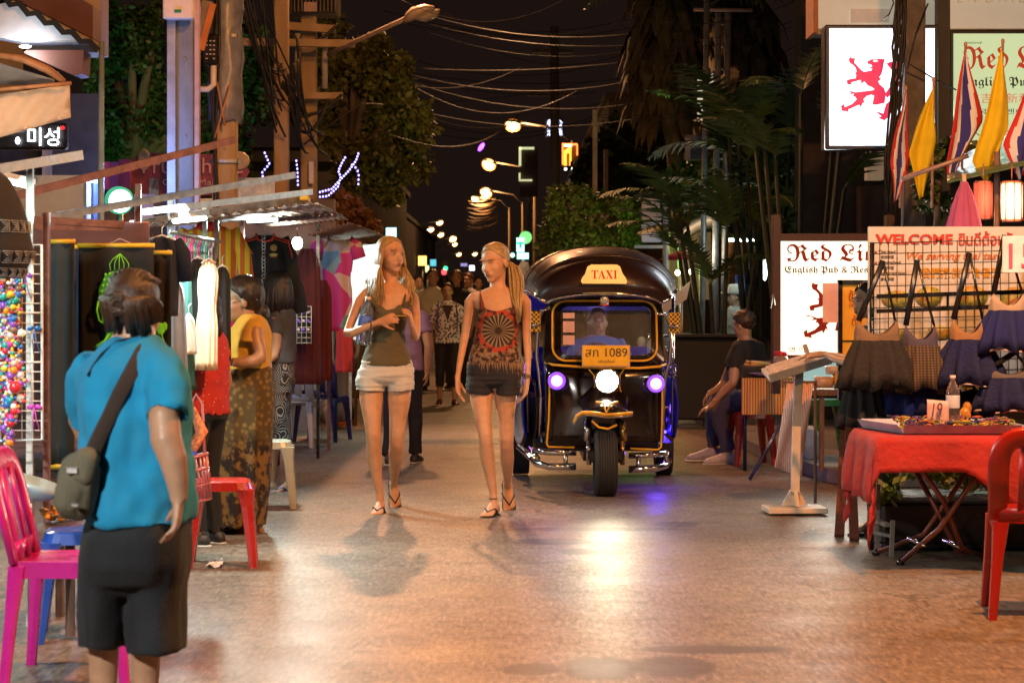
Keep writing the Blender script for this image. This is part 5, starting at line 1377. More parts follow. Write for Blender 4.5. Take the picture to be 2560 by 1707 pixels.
def bag(label,hook,cx,y0,y1,w0,w1,trim,body,seed=0,Y=11.82,hem=None,th=.36,strapw=.016):
 k=Y/F
 t=thing('pleated_bag',label,'bag',at(hook[0],hook[1],Y),'pleated cloth bags on the wire rack')
 th*=.72;w1*=1.04;y1+=4
 ym=y0+(y1-y0)*th
 n_=56;ph=seed*1.3
 def ring(py,w,d,amp,dip=0):
  c=at(cx,py,Y);r=[]
  for q in range(n_):
   a=2*pi*q/n_
   f=1+amp*sin(a*11+ph)
   r.append(c+V((w/2*k*cos(a)*f,d*sin(a)*f,-dip*(1-abs(cos(a))**2)+.008*amp*10*sin(a*5+ph))))
  return r
 def shell(rs,mb):
  vs=[p for r in rs for p in r];fs=[]
  for i in range(len(rs)-1):
   for q in range(n_):fs.append([i*n_+q,(i+1)*n_+q,(i+1)*n_+(q+1)%n_,i*n_+(q+1)%n_])
  mb.add(vs,fs)
 mb=MB();shell([ring(ym,w0*1.02,.05,.02,.0),ring(ym+(y1-ym)*.3,w0*.55+w1*.45,.065,.12),ring(ym+(y1-ym)*.7,w0*.15+w1*.85,.085,.20),ring(y1,w1,.095,.26),ring(y1-6,w1*.8,.04,.05),ring(y1-10,w1*.1,.01,.0)],mb);b=mb.build('pleats',body,t)
 mb=MB();dp=(ym-y0)*k*.75;shell([ring(y0+4,w0*.82,.038,.01,dp),ring(y0,w0*.86,.044,.01,dp),ring((y0+ym)/2,w0,.050,.02,dp*.45),ring(ym+2,w0*1.03,.052,.02)],mb);mb.build('collar',trim,t)
 if hem:
  mb=MB();r=ring(y1,w1,.076,.09);mb.tube(r+r[:1],.006,5);mb.build('hem',hem,b)
 mb=MB();h=at(hook[0],hook[1],Y)
 for q in(-1,1):mb.tube([h,at(cx+q*w0*.41,y0+2,Y-.01)],strapw*(1 if q<0 else .45),6,flat=.3,up=(0,1,0))
 mb.build('strap',black,t)
 return t
tan_c=cloth('tan linen',(.20,.115,.06),.25,bs=60,bump=.7);brn=cloth('dark brown stripe cloth',(.020,.013,.010),.4,bs=50,bump=.7);navy=cloth('navy cotton',(.005,.007,.060),.3,bs=50,bump=.7);royal=cloth('royal blue cotton',(.010,.016,.12),.25);pur=cloth('purple grey cotton',(.075,.055,.09),.25)
pl=Nodes('brown plaid');w_=pl.n('ShaderNodeTexWave');w_.inputs['Scale'].default_value=22;w_.bands_direction='Z';pl.l(pl.coord(),w_.inputs['Vector']);w2_=pl.n('ShaderNodeTexWave');w2_.inputs['Scale'].default_value=16;pl.l(pl.coord(),w2_.inputs['Vector'])
pl.color(pl.mix(pl.math('MULTIPLY',w_.outputs['Fac'],w2_.outputs['Fac']),(.035,.022,.014),(.20,.11,.05)));pl.b.inputs['Roughness'].default_value=.85;plaid=pl.m
hem_m=M('pink white braid',(.50,.34,.30),.8)
bag('dark brown pleated bag with a wide tan collar, leftmost on the wire rack',(2208,652),2192,800,965,112,165,tan_c,brn,1,11.75,th=.40)
bag('brown plaid bag with a purple grey collar, second from the left on the rack',(2293,650),2300,812,972,86,150,pur,plaid,2,11.82,th=.42)
bag('navy bag with an orange tan lining hanging in the middle of the rack',(2424,632),2420,796,958,88,165,cloth('orange linen',(.30,.14,.05),.2),navy,3,11.80,hem_m,.42)
bag('navy bag with a cream collar hanging highest at the right of the rack',(2512,588),2520,732,872,88,150,cloth('cream linen',(.42,.28,.18),.12),cloth('deep blue cotton',(.008,.010,.09),.3),4,11.78,hem_m,.40)
bag('royal blue skirted bag peeping out below the brown and plaid bags',(2262,880),2265,925,1036,120,165,royal,royal,5,11.9,hem_m,.2)
bag('black pleated bag hanging lowest at the left post of the rack',(2160,900),2156,945,1062,80,112,brn,cloth('black cotton',(.012,.010,.010),.3),6,11.88,th=.2)
bag('dark navy bag with a grey collar hanging at the lower right of the rack',(2538,880),2522,918,1024,112,158,cloth('grey linen',(.12,.09,.075),.2),navy,7,11.76,hem_m,.3)
bag('dark purple bag hanging low between the middle and lower right bags',(2400,930),2400,968,1066,90,140,navy,cloth('dark plum cotton',(.022,.013,.03),.3),8,11.92,th=.2)
t=thing('price_card','white card with a large pink handwritten 15 pinned on the wire rack','price card',at(2550,636,11.7))
mb=MB();mb.box(at(2552,636,11.7),(92*11.7/F,.006,92*11.7/F),bev=.002);mb.build('card',M('white card',(.75,.64,.62),.4,coat=.2),t,smooth=False)
text('15',M('pink marker',(.65,.08,.14),.5),t,at(2556,640,11.69),66*11.7/F,62*11.7/F)
Yt=11.2
t=thing('folding_table','small folding table under a bright red cloth with crossed brown legs','table',(2.32,Yt,0))
TX0,TX1,TY0,TY1,TZ=1.86,2.95,10.85,11.62,.70
redc=cloth('red tablecloth',(.36,.018,.014),.15,bs=26,bump=.8)
mb=MB();mb.box(((TX0+TX1)/2,(TY0+TY1)/2,TZ-.015),(TX1-TX0-.02,TY1-TY0-.02,.03));mb.build('top',wood,t,smooth=False)
mb=MB();g=[]
NX,NY=40,28
for i in range(NX+1):
 row=[]
 for j in range(NY+1):
  x=TX0-.34+(TX1-TX0+.64)*i/NX;y=TY0-.30+(TY1-TY0+.55)*j/NY
  ox=max(TX0-x,0,x-TX1);oy=max(TY0-y,0,y-TY1);
  cx_=min(max(x,TX0),TX1);cy_=min(max(y,TY0),TY1)
  dr=(ox+oy*(.62 if ox==0 else .8))*(1+1.1*max(0,min(1,(x-2.32)/.25))*(oy>0))
  sx=-1 if x<TX0 else 1;sy=-1 if y<TY0 else 1
  wv=.5+.5*sin((x*17 if oy>ox else y*19)+1.2*sin(x*5))
  fl=min(1,dr*4)
  row.append((cx_+(sx*(.012+.05*wv*fl)if ox>0 else 0),cy_+(sy*(.012+.05*wv*fl)if oy>0 else 0),TZ+.006-max(0,dr-.01)))
 g.append(row)
mb.sheet(g,.004)
tag(mb.build('tablecloth',redc),'bright red cloth draped over the folding table, its corners hanging in points','tablecloth')
legm=M('brown tube',(.20,.055,.03),.35,.4,var=.3,vs=14)
def leg(pts,r=.014):
 mb=MB();mb.tube(pts,r,8);mb.build('leg',legm,t)
 mb=MB();mb.tube([pts[-1],pts[-1]+(pts[-1]-pts[-2]).normalized()*.03],r*1.35,8);mb.build('rubber_foot',black,t)
gp=lambda px,py:V((gx(px,gy(py)),gy(py),.02))
leg([(2.50,10.98,.66),at(2350,1320,11.05),gp(2255,1412)]);leg([(2.02,10.98,.66),at(2360,1255,11.1),at(2405,1370,11.15),gp(2462,1400)])
leg([(2.58,11.5,.66),at(2310,1335,11.5),gp(2195,1388)]);leg([(2.08,11.5,.66),at(2345,1280,11.5),at(2395,1380,11.4),gp(2452,1392)])
mb=MB();mb.tube([at(2270,1345,11.3),at(2312,1362,11.15)],.012,8);mb.tube([at(2360,1350,11.3),at(2408,1370,11.15)],.012,8);mb.build('cross_tube',chrome,t)
t=thing('tray','shallow grey metal tray of woven bracelets on the red table','tray',(2.3,11.2,TZ+.012))
mb=MB()
O=[(1.90,11.56),(2.02,11.02),(2.62,11.0),(2.60,11.58)]
for i in range(4):
 a,b=V((*O[i],TZ+.014)),V((*O[(i+1)%4],TZ+.014));out=((a+b)/2-V((2.28,11.3,TZ))).normalized()*.03+V((0,0,.045))
 mb.add([a,b,b+out,a+out,a+V((0,0,.006))-out*.1,b+V((0,0,.006))-out*.1],[[0,1,2,3],[5,4,3,2]])
mb.add([(*p,TZ+.014)for p in O],[[0,1,2,3]]);mb.build('pan',M('tray metal',(.36,.36,.47),.35,.1,var=.2),t,smooth=False)
rn=random.Random(77)
cols=[M('thread yellow',(.55,.36,.02),.8),M('thread purple',(.14,.03,.14),.8),M('thread olive',(.22,.20,.04),.8),M('thread rust',(.42,.10,.03),.8),M('thread navy',(.03,.03,.12),.8)]
mb=MB()
for i in range(190):
 x,y=rn.uniform(2.06,2.60),rn.uniform(11.04,11.5);r=rn.uniform(.014,.028);a0=rn.uniform(0,6);z=TZ+.03+rn.uniform(0,.05);tl=rn.uniform(-.6,.6)
 mb.tube([(x+r*cos(a0+q),y+r*sin(a0+q)*.8,max(TZ+.024,z+tl*r*sin(a0+q)))for q in[5.6*w/8 for w in range(9)]],.0048,5,m=rn.randrange(5))
tag(mb.build('woven_bracelets',cols),'heap of woven thread bracelets in yellow, purple and rust on the tray','bracelets',kind='stuff')
t=thing('price_card','pinkish folded card with a handwritten 19 standing in the tray','price card',at(2345,1020,11.2))
mb=MB();g=[[at(2318+i*13.5,998+j*15+i*1.2,11.12+.012*sin(i*1.4))for j in range(5)]for i in range(5)];mb.sheet(g,.003);mb.build('card',M('pinkish card',(.66,.38,.34),.6),t)
text('19',M('violet marker',(.10,.04,.12),.6),t,at(2343,1024,11.09),26*11.2/F,34*11.2/F,shear=.2)
bottle('clear drinking water bottle with a white label standing on the red table',at(2382,1066,11.3),at(2382,938,11.3),.036,M('white label',(.62,.58,.62),.5,var=.15,vs=30),(.82,.66,.58),(.7,.45,.38))
mb=MB();mb.ell(at(2412,1040,11.4),(.035,.03,.05));mb.ell(at(2418,1020,11.42),(.026,.03,.035));tag(mb.build('amber_jar',M('amber glass',(.42,.17,.03),.12,coat=.5,var=.4,vs=25)),'amber coloured jar half hidden behind the water bottle on the red table','jar')
t=thing('plant_rack','weathered grey wooden plant stand under the left end of the red table','rack',(gx(2215,11.6),11.6,0))
gw_=M('grey wood',(.17,.14,.12),.8,var=.3,vs=10,bump=.2)
mb=MB()
for x,y0,y1,Y in((2186,1210,1372,11.9),(2200,1200,1330,12.0),(2232,1300,1392,11.5),(2196,1210,1300,11.7)):mb.bar(at(x,y0,Y),at(x+(8 if x<2190 else-4),y1,Y),.022,.022)
mb.bar(at(2180,1297,11.9),at(2220,1312,11.5),.03,.02);mb.bar(at(2184,1330,11.9),at(2230,1340,11.5),.02,.015);mb.build('frame',gw_,t,smooth=False)
t=thing('plant_crate','black plastic crate of green seedlings under the red table','crate',(2.5,12.0,0))
mb=MB();mb.box((2.62,12.2,.15),(1.10,.5,.30),bev=.02);mb.tube([(2.02,11.93,.26),(3.2,11.93,.26)],.006,5);mb.tube([(2.02,11.93,.05),(3.2,11.93,.05)],.006,5);mb.build('crate',black,t,smooth=False)
mb=MB();leaves(mb,(2.6,12.2,.42),(.55,.22,.14),900,.055,26,5,droop=-.4);leaves(mb,(2.1,12.0,.32),(.14,.1,.1),120,.06,6,6);mb.build('seedlings',leaf_m('seedling leaves',(.16,.20,.03)),t,smooth=False)
t=thing('menu_stand','cream painted wooden post on a flat foot holding a slanted menu tray','menu stand',(gx(1985,14.05),14.05,0))
crm=M('cream paint',(.66,.50,.36),.5,var=.1,vs=8,bump=.1)
Ym=14.05;k=Ym/F
mb=MB();mb.box(at(1986,1272,Ym),(148*k,.30,.035),Matrix.Rotation(radians(3),3,'Z'),bev=.005);mb.build('foot_board',crm,t,smooth=False)
for rz in(0,90):
 mb=MB();R=Matrix.Rotation(radians(rz+8),3,'Z');mb.prism([(-.085,0),(.085,0),(.03,.10),(-.03,.10)],V((gx(1986,Ym),Ym,.055))+R@V((0,-.012,0)),R@V((1,0,0)),(0,0,1),.024);mb.build('brace',crm,t,smooth=False)
mb=MB();mb.bar(at(1987,1250,Ym),at(1991,1065,Ym),20*k,20*k);mb.build('post',crm,t,smooth=False)
mb=MB();mb.bar(at(1991,1065,Ym),at(1998,925,Ym),20*k,20*k);mb.build('post_top',M('grey paint',(.20,.21,.22),.5),t,smooth=False)
mb=MB();mb.box(at(1988,1232,Ym),(.066,.066,.02));mb.build('cord_wrap',M('grey cord',(.35,.30,.28),.8),t,smooth=False)
mb=MB();R=Matrix.Rotation(radians(-17),3,'Y')@Matrix.Rotation(radians(9),3,'X')
c=at(1990,915,14.1);mb.box(c,(.42,.34,.03),R,bev=.004);mb.box(c+R@V((0,-.175,.012)),(.42,.018,.05),R,m=1);mb.build('tray',[crm,M('grey paint',(.2,.21,.22))],t,smooth=False)
mb=MB();mb.box(c+R@V((-.03,.01,.024)),(.30,.25,.012),R);mb.build('menu',M('menu pages',(.66,.48,.38),.4,var=.35,vs=30),t,smooth=False)
mb=MB();mb.box(at(2018,880,14.2),(.03,.012,.11),Matrix.Rotation(radians(-20),3,'Y'),bev=.004);tag(mb.build('phone',M('silver phone',(.5,.42,.45),.25,.3),smooth=False),'small silver phone held upright over the menu tray by the stall keeper','phone')
t=thing('stall_table','small table under an orange striped cloth beside the seated man','table',(gx(1915,18),17.9,0))
Ya=17.4;k=Ya/F
sc_=Nodes('orange stripe cloth');w_=sc_.n('ShaderNodeTexWave');w_.inputs['Scale'].default_value=14;w_.inputs['Distortion'].default_value=1.5;w_.inputs['Detail'].default_value=2;sc_.l(sc_.coord((1,1,.05)),w_.inputs['Vector'])
sc_.color(sc_.ramp(w_.outputs['Fac'],[(.2,(.34,.13,.03)),(.5,(.80,.40,.08)),(.8,(.62,.40,.16))]));sc_.b.inputs['Roughness'].default_value=.85;stripe_m=sc_.m
mb=MB();g=[[at(1854+i*10.2,945+j*13,Ya+.02*sin(i*1.9)*j/7+(0 if j else .0))for j in range(8)]for i in range(13)];mb.sheet(g,.005);mb.box(at(1916,944,Ya+.35),(122*k,.7,.02));mb.build('cloth',stripe_m,t,smooth=False)
for px,Y in((1862,17.6),(1970,17.6),(1862,18.1),(1970,18.1)):
 mb=MB();mb.tube([at(px,945,Y),(gx(px,Y),Y,.0)],.016,8);mb.build('leg',M('dark blue tube',(.03,.035,.09),.4,.5),t)
mb=MB();mb.tube([at(1950,1060,17.0),at(1920,1120,16.7),(gx(1874,16.6),16.6,.012)],.014,8);tag(mb.build('parasol_pole',M('dark blue tube',(.03,.035,.09))),'thin dark blue pole leaning to the ground under the orange striped table','pole')
rn=random.Random(6);mb=MB()
for i in range(26):mb.tube([at(1858+rn.uniform(0,20),908+rn.uniform(-6,8),17.6),at(1925+rn.uniform(-10,12),910+rn.uniform(-5,6),17.7)],rn.choice([.004,.012,.014]),6,m=i%2)
mb.box(at(1898,930,17.6),(.30,.3,.10),m=2);tag(mb.build('skewer_grill',[M('meat',(.22,.07,.02),.5),M('bamboo',(.5,.3,.1),.7),black],smooth=False),'small black grill piled with skewers on the orange striped table','grill')
mb=MB();mb.lathe([(.10,0),(.17,.02),(.175,.028),(.1,.012)],at(1920,939,17.5),20);tag(mb.build('plate',M('lilac plate',(.45,.35,.45),.3)),'pale plate lying on the front of the orange striped table','plate')
t=thing('lidded_jar','clear jar with a red lid standing behind the menu tray','jar',at(1952,925,16.6))
mb=MB();mb.lathe([(.05,0),(.062,.02),(.062,.10),(.045,.14)],at(1952,932,16.6),18);mb.build('glass',M('jar glass',(.62,.52,.46),.1,trans=.6),t)
mb=MB();mb.lathe([(.05,.135),(.052,.14),(.052,.165),(0,.17)],at(1952,932,16.6),18);mb.build('lid',M('red lid',(.6,.02,.03),.35),t)
t=thing('towel','pink striped towel hanging down behind the white menu post','towel',at(1990,975,14.6))
tw=Nodes('pink towel');w_=tw.n('ShaderNodeTexWave');w_.inputs['Scale'].default_value=24;w_.inputs['Distortion'].default_value=2;tw.l(tw.coord((1,1,.08)),w_.inputs['Vector']);tw.color(tw.ramp(w_.outputs['Fac'],[(.2,(.56,.28,.24)),(.8,(.80,.54,.46))]));tw.b.inputs['Roughness'].default_value=.9
mb=MB();g=[[at((1968-j*3.1)+i*(8.2+j*.02),958+j*21+i*3.2*(j>9),14.75+.03*sin(i*1.3+j*.5))for j in range(11)]for i in range(9)];mb.sheet(g,.006);mb.build('cloth',tw.m,t)
mb=MB();mb.bar(at(1960,955,14.78),at(2042,955,14.78),.02,.02);mb.tube([at(2038,955,14.8),(gx(2038,14.8),14.8,0)],.012,6);mb.build('rail',wood,t,smooth=False)
t=thing('food_table','dark wooden food table with plastic tubs behind the hanging towel','table',(gx(2070,16.4),16.4,.11))
mb=MB();mb.box(at(2085,978,16.5),(.52,.6,.04));mb.build('top',wood,t,smooth=False)
for px,Y in((2054,16.25),(2130,16.25),(2054,16.8),(2130,16.8)):
 mb=MB();mb.bar(at(px,984,Y),(gx(px,Y),Y,.11),.035,.035);mb.build('leg',wood,t,smooth=False)
for k_,(px,py,w,h,c,lb)in enumerate(((2060,955,.15,.085,(.55,.36,.26),'milky plastic tub on the dark food table'),(2095,952,.08,.12,(.72,.40,.04),'yellow food carton on the dark food table'),(2118,958,.07,.09,(.05,.07,.3),'small blue pot on the dark food table'),(2085,925,.14,.06,(.62,.48,.40),'pale bowl stacked above the yellow carton'))):
 mb=MB();mb.loft([(at(px,py,16.35)+V((0,0,-h/2)),(w*.42,0,0),(0,.06,0)),(at(px,py,16.35)+V((0,0,h/2)),(w*.5,0,0),(0,.07,0)),(at(px,py,16.35)+V((0,0,h/2)),(w*.44,0,0),(0,.06,0)),(at(px,py,16.35)+V((0,0,-h*.1)),(w*.4,0,0),(0,.05,0))],18,power=.6)
 tag(mb.build(('plastic_tub','food_carton','small_pot','bowl')[k_],M('tub %d'%k_,c,.35)),lb,'container')
mb=MB();mb.ell(at(2026,1110,17.5),(.10,.1,.16));o=mb.build('plastic_bag',M('white bag',(.5,.48,.46),.4,bump=.6,bs=18),None,True,.02,(.02,(12,12,12)));tag(o,'crumpled white plastic bag beside the green stool','bag')
mb=MB();mb.box((gx(2040,19.5),19.5,.75),(.35,.12,.30));tag(mb.build('lit_box',glow('cool box',(.5,.8,.75),.5),smooth=False),'small pale glowing box seen between the towel and the dark food table','box')
t=thing('canopy_stall','cream canopy stall with lit bulbs beyond the taxi roof','stall',(gx(1735,28),28,0))
mb=MB();A_=at(1690,600,27.5);g=[[at(1680+i*12,598-62*sin(min(1,i/9)*pi/2)+j*8,27+j*.3)for j in range(5)]for i in range(10)];mb.sheet(g,.02);mb.build('canopy',M('cream canopy',(.40,.34,.26),.7,var=.25,vs=4),t)
for px in(1700,1752,1792):
 mb=MB();mb.tube([at(px,590,28.2),(gx(px,28.2),28.2,0)],.03,8);mb.build('post',steel,t)
mb=MB()
for px,py in((1694,682),(1728,679),(1712,742)):mb.ell(at(px,py,27.8),(.035,.035,.04),n=10)
mb.build('bulb',glow('canopy bulb',(1,.82,.5),9),t)
mb=MB();mb.box(at(1725,665,28.6),(.55,.1,.9));mb.build('back_cloth',M('yellowish cloth',(.32,.24,.13),.8,emit=.06),t,smooth=False)
mb=MB();mb.box(at(1860,600,26.5),(.42,.2,.035));mb.box(at(1895,667,26.5),(.07,.1,.05));mb.ell(at(1912,672,26.4),(.035,.04,.15));tag(mb.build('tube_lamp',glow('white tube',(.8,1,.95),5),smooth=False),'white fluorescent lamps glowing behind the palm beside the light box','lamp')
light('POINT',at(1740,640,27.3),22,(1,.8,.55),.2);light('POINT',at(1880,640,26),14,(.75,1,.92),.2)
t=thing('red_umbrella','small red parasol open beyond the taxi roof','umbrella',(gx(1705,29),29,0))
mb=MB();mb.lathe([(.30,0),(.20,.06),(0,.13)],at(1705,650,27.2),16);mb.build('canopy',cloth('red canopy',(.40,.02,.02),.2),t);mb=MB();mb.tube([at(1705,640,27.2),(gx(1705,27.2),27.2,0)],.015,6);mb.build('pole',steel,t)
mb=MB();g=[[at(1838+i*9,688+3*i*(j==0)*-.6+j*14,27.5+.05*sin(i+j))for j in range(5)]for i in range(6)];mb.sheet(g,.01);tag(mb.build('blue_tarp',M('blue tarp',(.03,.10,.42),.4,var=.3)),'bright blue tarpaulin hanging beyond the man in the white cap','tarpaulin')
mb=MB();mb.prism([(-.14,-.02),(-.12,-.10),(.12,.05),(.16,.24)],at(1688,760,22),(1,0,0),(0,0,1),.02)
tag(mb.build('white_pennant',M('white plastic',(.5,.5,.5),.4),smooth=False),'white pointed pennant sticking up beside the checkered mirror board','pennant')
def motorbike(label,px,Y,rz,c,seed=0):
 x=gx(px,Y);t=thing('motorbike',label,'motorbike',(x,Y,0),'parked motorbikes beyond the taxi',radians(rz))
 O=V((x,Y,0));m=M('bike paint %d'%seed,c,.25,coat=.4)
 for q in(-.62,.62):
  mb=MB();mb.lathe([(.20,-.05),(.27,-.05),(.29,0),(.27,.05),(.20,.05),(.19,0),(.20,-.05)],O+V((q,0,.29)),24,Matrix.Rotation(radians(90),3,'X'));w=mb.build('wheel',tyre_m,t)
  mb=MB();mb.lathe([(0,-.03),(.19,-.02),(.19,.02),(0,.03)],O+V((q,0,.29)),14,Matrix.Rotation(radians(90),3,'X'));mb.build('rim',steel,w)
 mb=MB();mb.loft([(O+V((.45,0,.78)),(0,.14,0),(.0,0,.16)),(O+V((.32,0,.62)),(0,.18,0),(0,0,.20)),(O+V((.05,0,.42)),(0,.13,0),(0,0,.12)),(O+V((-.3,0,.58)),(0,.15,0),(0,0,.16)),(O+V((-.75,0,.72)),(0,.08,0),(0,0,.08))],12);mb.build('body',m,t)
 mb=MB();mb.box(O+V((-.3,0,.76)),(.7,.24,.10),bev=.04);mb.build('seat',black,t,smooth=False)
 mb=MB();mb.tube([O+V((.62,0,.29)),O+V((.46,0,.95))],.03,8);mb.tube([O+V((.36,-.34,1.0)),O+V((.46,0,.97)),O+V((.36,.34,1.0))],.016,8);mb.build('handlebar',chrome,t)
 mb=MB();mb.ell(O+V((.55,0,.86)),(.06,.08,.08));mb.build('headlight',M('lens',(.6,.6,.6),.1),t)
 for q in(-1,1):
  mb=MB();mb.tube([O+V((.40,q*.26,1.0)),O+V((.38,q*.30,1.16))],.008,6);mb.ell(O+V((.38,q*.32,1.20)),(.02,.06,.045));mb.build('mirror',chrome,t)
motorbike('red motorbike parked just beyond the right side of the taxi',1740,25,160,(.30,.02,.02),0)
motorbike('black motorbike parked behind the red one',1775,26.5,150,(.03,.03,.03),1)
motorbike('dark pink motorbike parked deepest in the dark beyond the taxi',1710,27.5,170,(.30,.05,.10),2)
mb=MB();mb.box((gx(1770,23.6),23.6,.55),(.78,.3,.92),bev=.02);mb.box((gx(1770,23.5),23.5,1.02),(.84,.4,.03));tag(mb.build('counter',M('dark counter',(.022,.020,.022),.6),smooth=False),'dark low counter standing in front of the motorbikes','counter')
X0=.67
gloss=M('gloss black lacquer',(.010,.006,.006),.16,var=.3,coat=.6,rv=.03)
roofv=M('roof vinyl',(.026,.011,.011),.36,var=.25,vs=5,coat=.12,bump=.05,bs=60)
yel=M('yellow pinstripe',(.75,.38,.015),.35,emit=.02,ecol=(1,.5,.05))
blue_v=M('blue vinyl',(.012,.012,.30),.35,var=.3,vs=6,coat=.2)
tx=thing('three_wheeled_taxi','black three-wheeled taxi with yellow piping, lit headlights and a roof sign','taxi',(X0,15.4,0))
def xs(a):return X0+a
mb=MB();g=[]
for i in range(25):
 u=-1+2*i/24
 x=.425*sin(u*pi/2)/1.0
 y=15.46+.42*max(0,abs(u)-.86)/.14*.9+.05*u*u
 g.append([(xs(x*(1-.02*(1-j/6))),y-.05*sin(pi*j/6)*(1-abs(u)),.34+.60*j/6)for j in range(7)])
mb.sheet(g,.02);fp=mb.build('front_panel',gloss,tx)
def stripe(pts,name='piping',r=.008,parent=tx,y=15.425):
 mb=MB();mb.tube([at(a,b,(c[0]if c else y))for a,b,*c in pts],r,6);return mb.build(name,yel,parent)
stripe([(1375,948),(1374,980),(1372,1050),(1367,1110),(1372,1117),(1436,1118)]);stripe([(1655,955),(1656,1000),(1655,1060),(1653,1117),(1645,1124),(1576,1121)])
stripe([(1362,906,15.6),(1384,912),(1450,917),(1515,920),(1600,920),(1650,916),(1664,910,15.6)],r=.010)
stripe([(1472,923),(1485,938),(1488,965),(1476,990),(1466,1002)],r=.006,y=15.40);stripe([(1560,923),(1550,938),(1548,965),(1556,990)],r=.006,y=15.40)
def rrect(x0,z0,x1,z1,r,n=6):
 P=[]
 for cx,cz,a0 in((x1-r,z1-r,0),(x0+r,z1-r,90),(x0+r,z0+r,180),(x1-r,z0+r,270)):
  for k in range(n+1):
   a=radians(a0+90*k/n);P.append((cx+r*cos(a),cz+r*sin(a)))
 return P
def wy(z):return 15.47+(z-.93)*.28
outer=[(max(-.45,min(.45,x*(1+(1.42-z)*.12))),z)for x,z in rrect(-.415,.935,.415,1.46,.05)]
inner=rrect(-.315,1.005,.345,1.36,.055)
mb=MB();n=len(outer)
bulge=lambda x:.05*(x/.45)**2
vs=[(xs(x),wy(z)+bulge(x),z)for x,z in outer]+[(xs(x),wy(z)+bulge(x)-.02,z)for x,z in inner]+[(xs(x),wy(z)+.05+bulge(x),z)for x,z in inner]+[(xs(x),wy(z)+.06+bulge(x),z)for x,z in outer]
fs=[]
for k in range(n):
 q=(k+1)%n
 for a in range(4):
  b=(a+1)%4
  fs.append([a*n+k,a*n+q,b*n+q,b*n+k])
mb.add(vs,fs);mb.build('windscreen_surround',gloss,tx,smooth=False)
mb=MB();st=rrect(-.375,.965,.385,1.40,.10);st=[(x,z)for x,z in st if z<1.395 or abs(x)>.25]
i0=max(range(len(st)),key=lambda k:0)
pts=[V((xs(x),wy(z)+bulge(x)-.022,z))for x,z in rrect(-.375,.965,.385,1.40,.10)]
mb.tube(pts+pts[:1],.0085,6);mb.build('screen_piping',yel,tx)
mb=MB();P_=rrect(-.325,.995,.355,1.37,.055);mb.add([(xs(x),wy(z)+.02+bulge(x),z)for x,z in P_],[list(range(len(P_)))])
gm=Nodes('windscreen glass')
gm.b.inputs['Base Color'].default_value=(.9,.95,1,1);gm.b.inputs['Roughness'].default_value=.02;gm.b.inputs['Alpha'].default_value=.16;gm.b.inputs['Specular IOR Level'].default_value=.5
gm.l(gm.ramp(gm.noise(gm.coord(),4),[(.3,.05),(.7,.09)]),gm.b.inputs['Alpha'])
mb.build('windscreen',gm.m,tx,smooth=False)
mb=MB()
for py,h in((789,14),(817,28),(850,24)):mb.box(at(1422,py,15.50),(29*15.5/F,.003,h*15.5/F))
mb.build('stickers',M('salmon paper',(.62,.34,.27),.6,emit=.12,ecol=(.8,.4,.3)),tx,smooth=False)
mb=MB();g=[]
rows=[(15.46,.37,1.435,1.375),(15.40,.41,1.455,1.385),(15.395,.455,1.53,1.41),(15.43,.48,1.60,1.43),(15.50,.495,1.665,1.445),(15.62,.51,1.72,1.46),(15.85,.535,1.765,1.475),(16.3,.58,1.80,1.48),(16.8,.62,1.815,1.48),(17.3,.64,1.80,1.46),(17.8,.64,1.74,1.44),(17.98,.62,1.60,1.42),(18.0,.60,1.44,1.40)]
for i in range(33):
 u=-1+2*i/32
 uu=sin(u*pi/2)
 f=(1-abs(uu)**2.4)**(1/1.7)if abs(uu)<1 else 0
 g.append([(xs(w*uu),y+(.10*abs(uu)**3 if k<6 else 0),ze+(zc-ze)*f)for k,(y,w,zc,ze)in enumerate(rows)])
mb.sheet(g,.02);rf=mb.build('roof',roofv,tx)
mb=MB()
for k in(5,7):
 mb.tube([V(g[i][k])+V((0,-.006,.010))for i in range(2,31)],.010,6)
mb.build('roof_seam',roofv,rf)
mb=MB();mb.tube([V(g[i][1])+V((0,-.012,-.004))for i in range(33)],.012,8);mb.tube([V(g[0][k])+V((-.005,0,0))for k in range(1,12)],.015,8);mb.tube([V(g[-1][k])+V((.005,0,0))for k in range(1,12)],.015,8)
mb.build('roof_rim',chrome,tx)
mb=MB()
for px,py in((1306,680),(1327,700)):
 mb.prism([(-.035,-.08),(-.05,.03),(-.02,.085),(.03,.075),(.05,.03),(.02,-.04)],at(px,py,16.3),V((1,0,.1)),V((.15,0,1)),.02)
mb.build('mirror_fins',M('frosted fin',(.40,.42,.42),.25,.6),tx,smooth=False)
mb=MB();mb.tube([at(1296,722,16.3),at(1312,730,16.2),at(1345,738,15.9),at(1376,752,15.6)],.016,8);mb.ell(at(1316,724,16.2),(.05,.03,.03));mb.ell(at(1340,736,16.0),(.04,.03,.025));mb.build('chrome_scroll',chrome,tx)
ts=MB();ts.prism([(-.155,-.048),(-.165,-.03),(-.155,.0-.005),(-.135,.02),(-.115,.075),(-.09,.088),(.09,.088),(.115,.075),(.135,.02),(.155,-.005),(.165,-.03),(.16,-.05)],at(1510,692,15.34),(1,0,0),(0,0,1),.10)
tso=ts.build('roof_sign',M('taxi sign glow',(.80,.48,.14),.4,emit=.62,ecol=(1,.58,.16)),tx,smooth=False)
text(serif('TAXI'),M('taxi red',(.50,.03,.01),.5,emit=.25,ecol=(.8,.05,.01)),tso,at(1511,686,15.335),.185,.062)
mb=MB()
for px in(1499,1527):mb.tube([at(px,714,15.40),at(px,708,15.40)],.008,6)
mb.build('sign_bolts',chrome,tso)
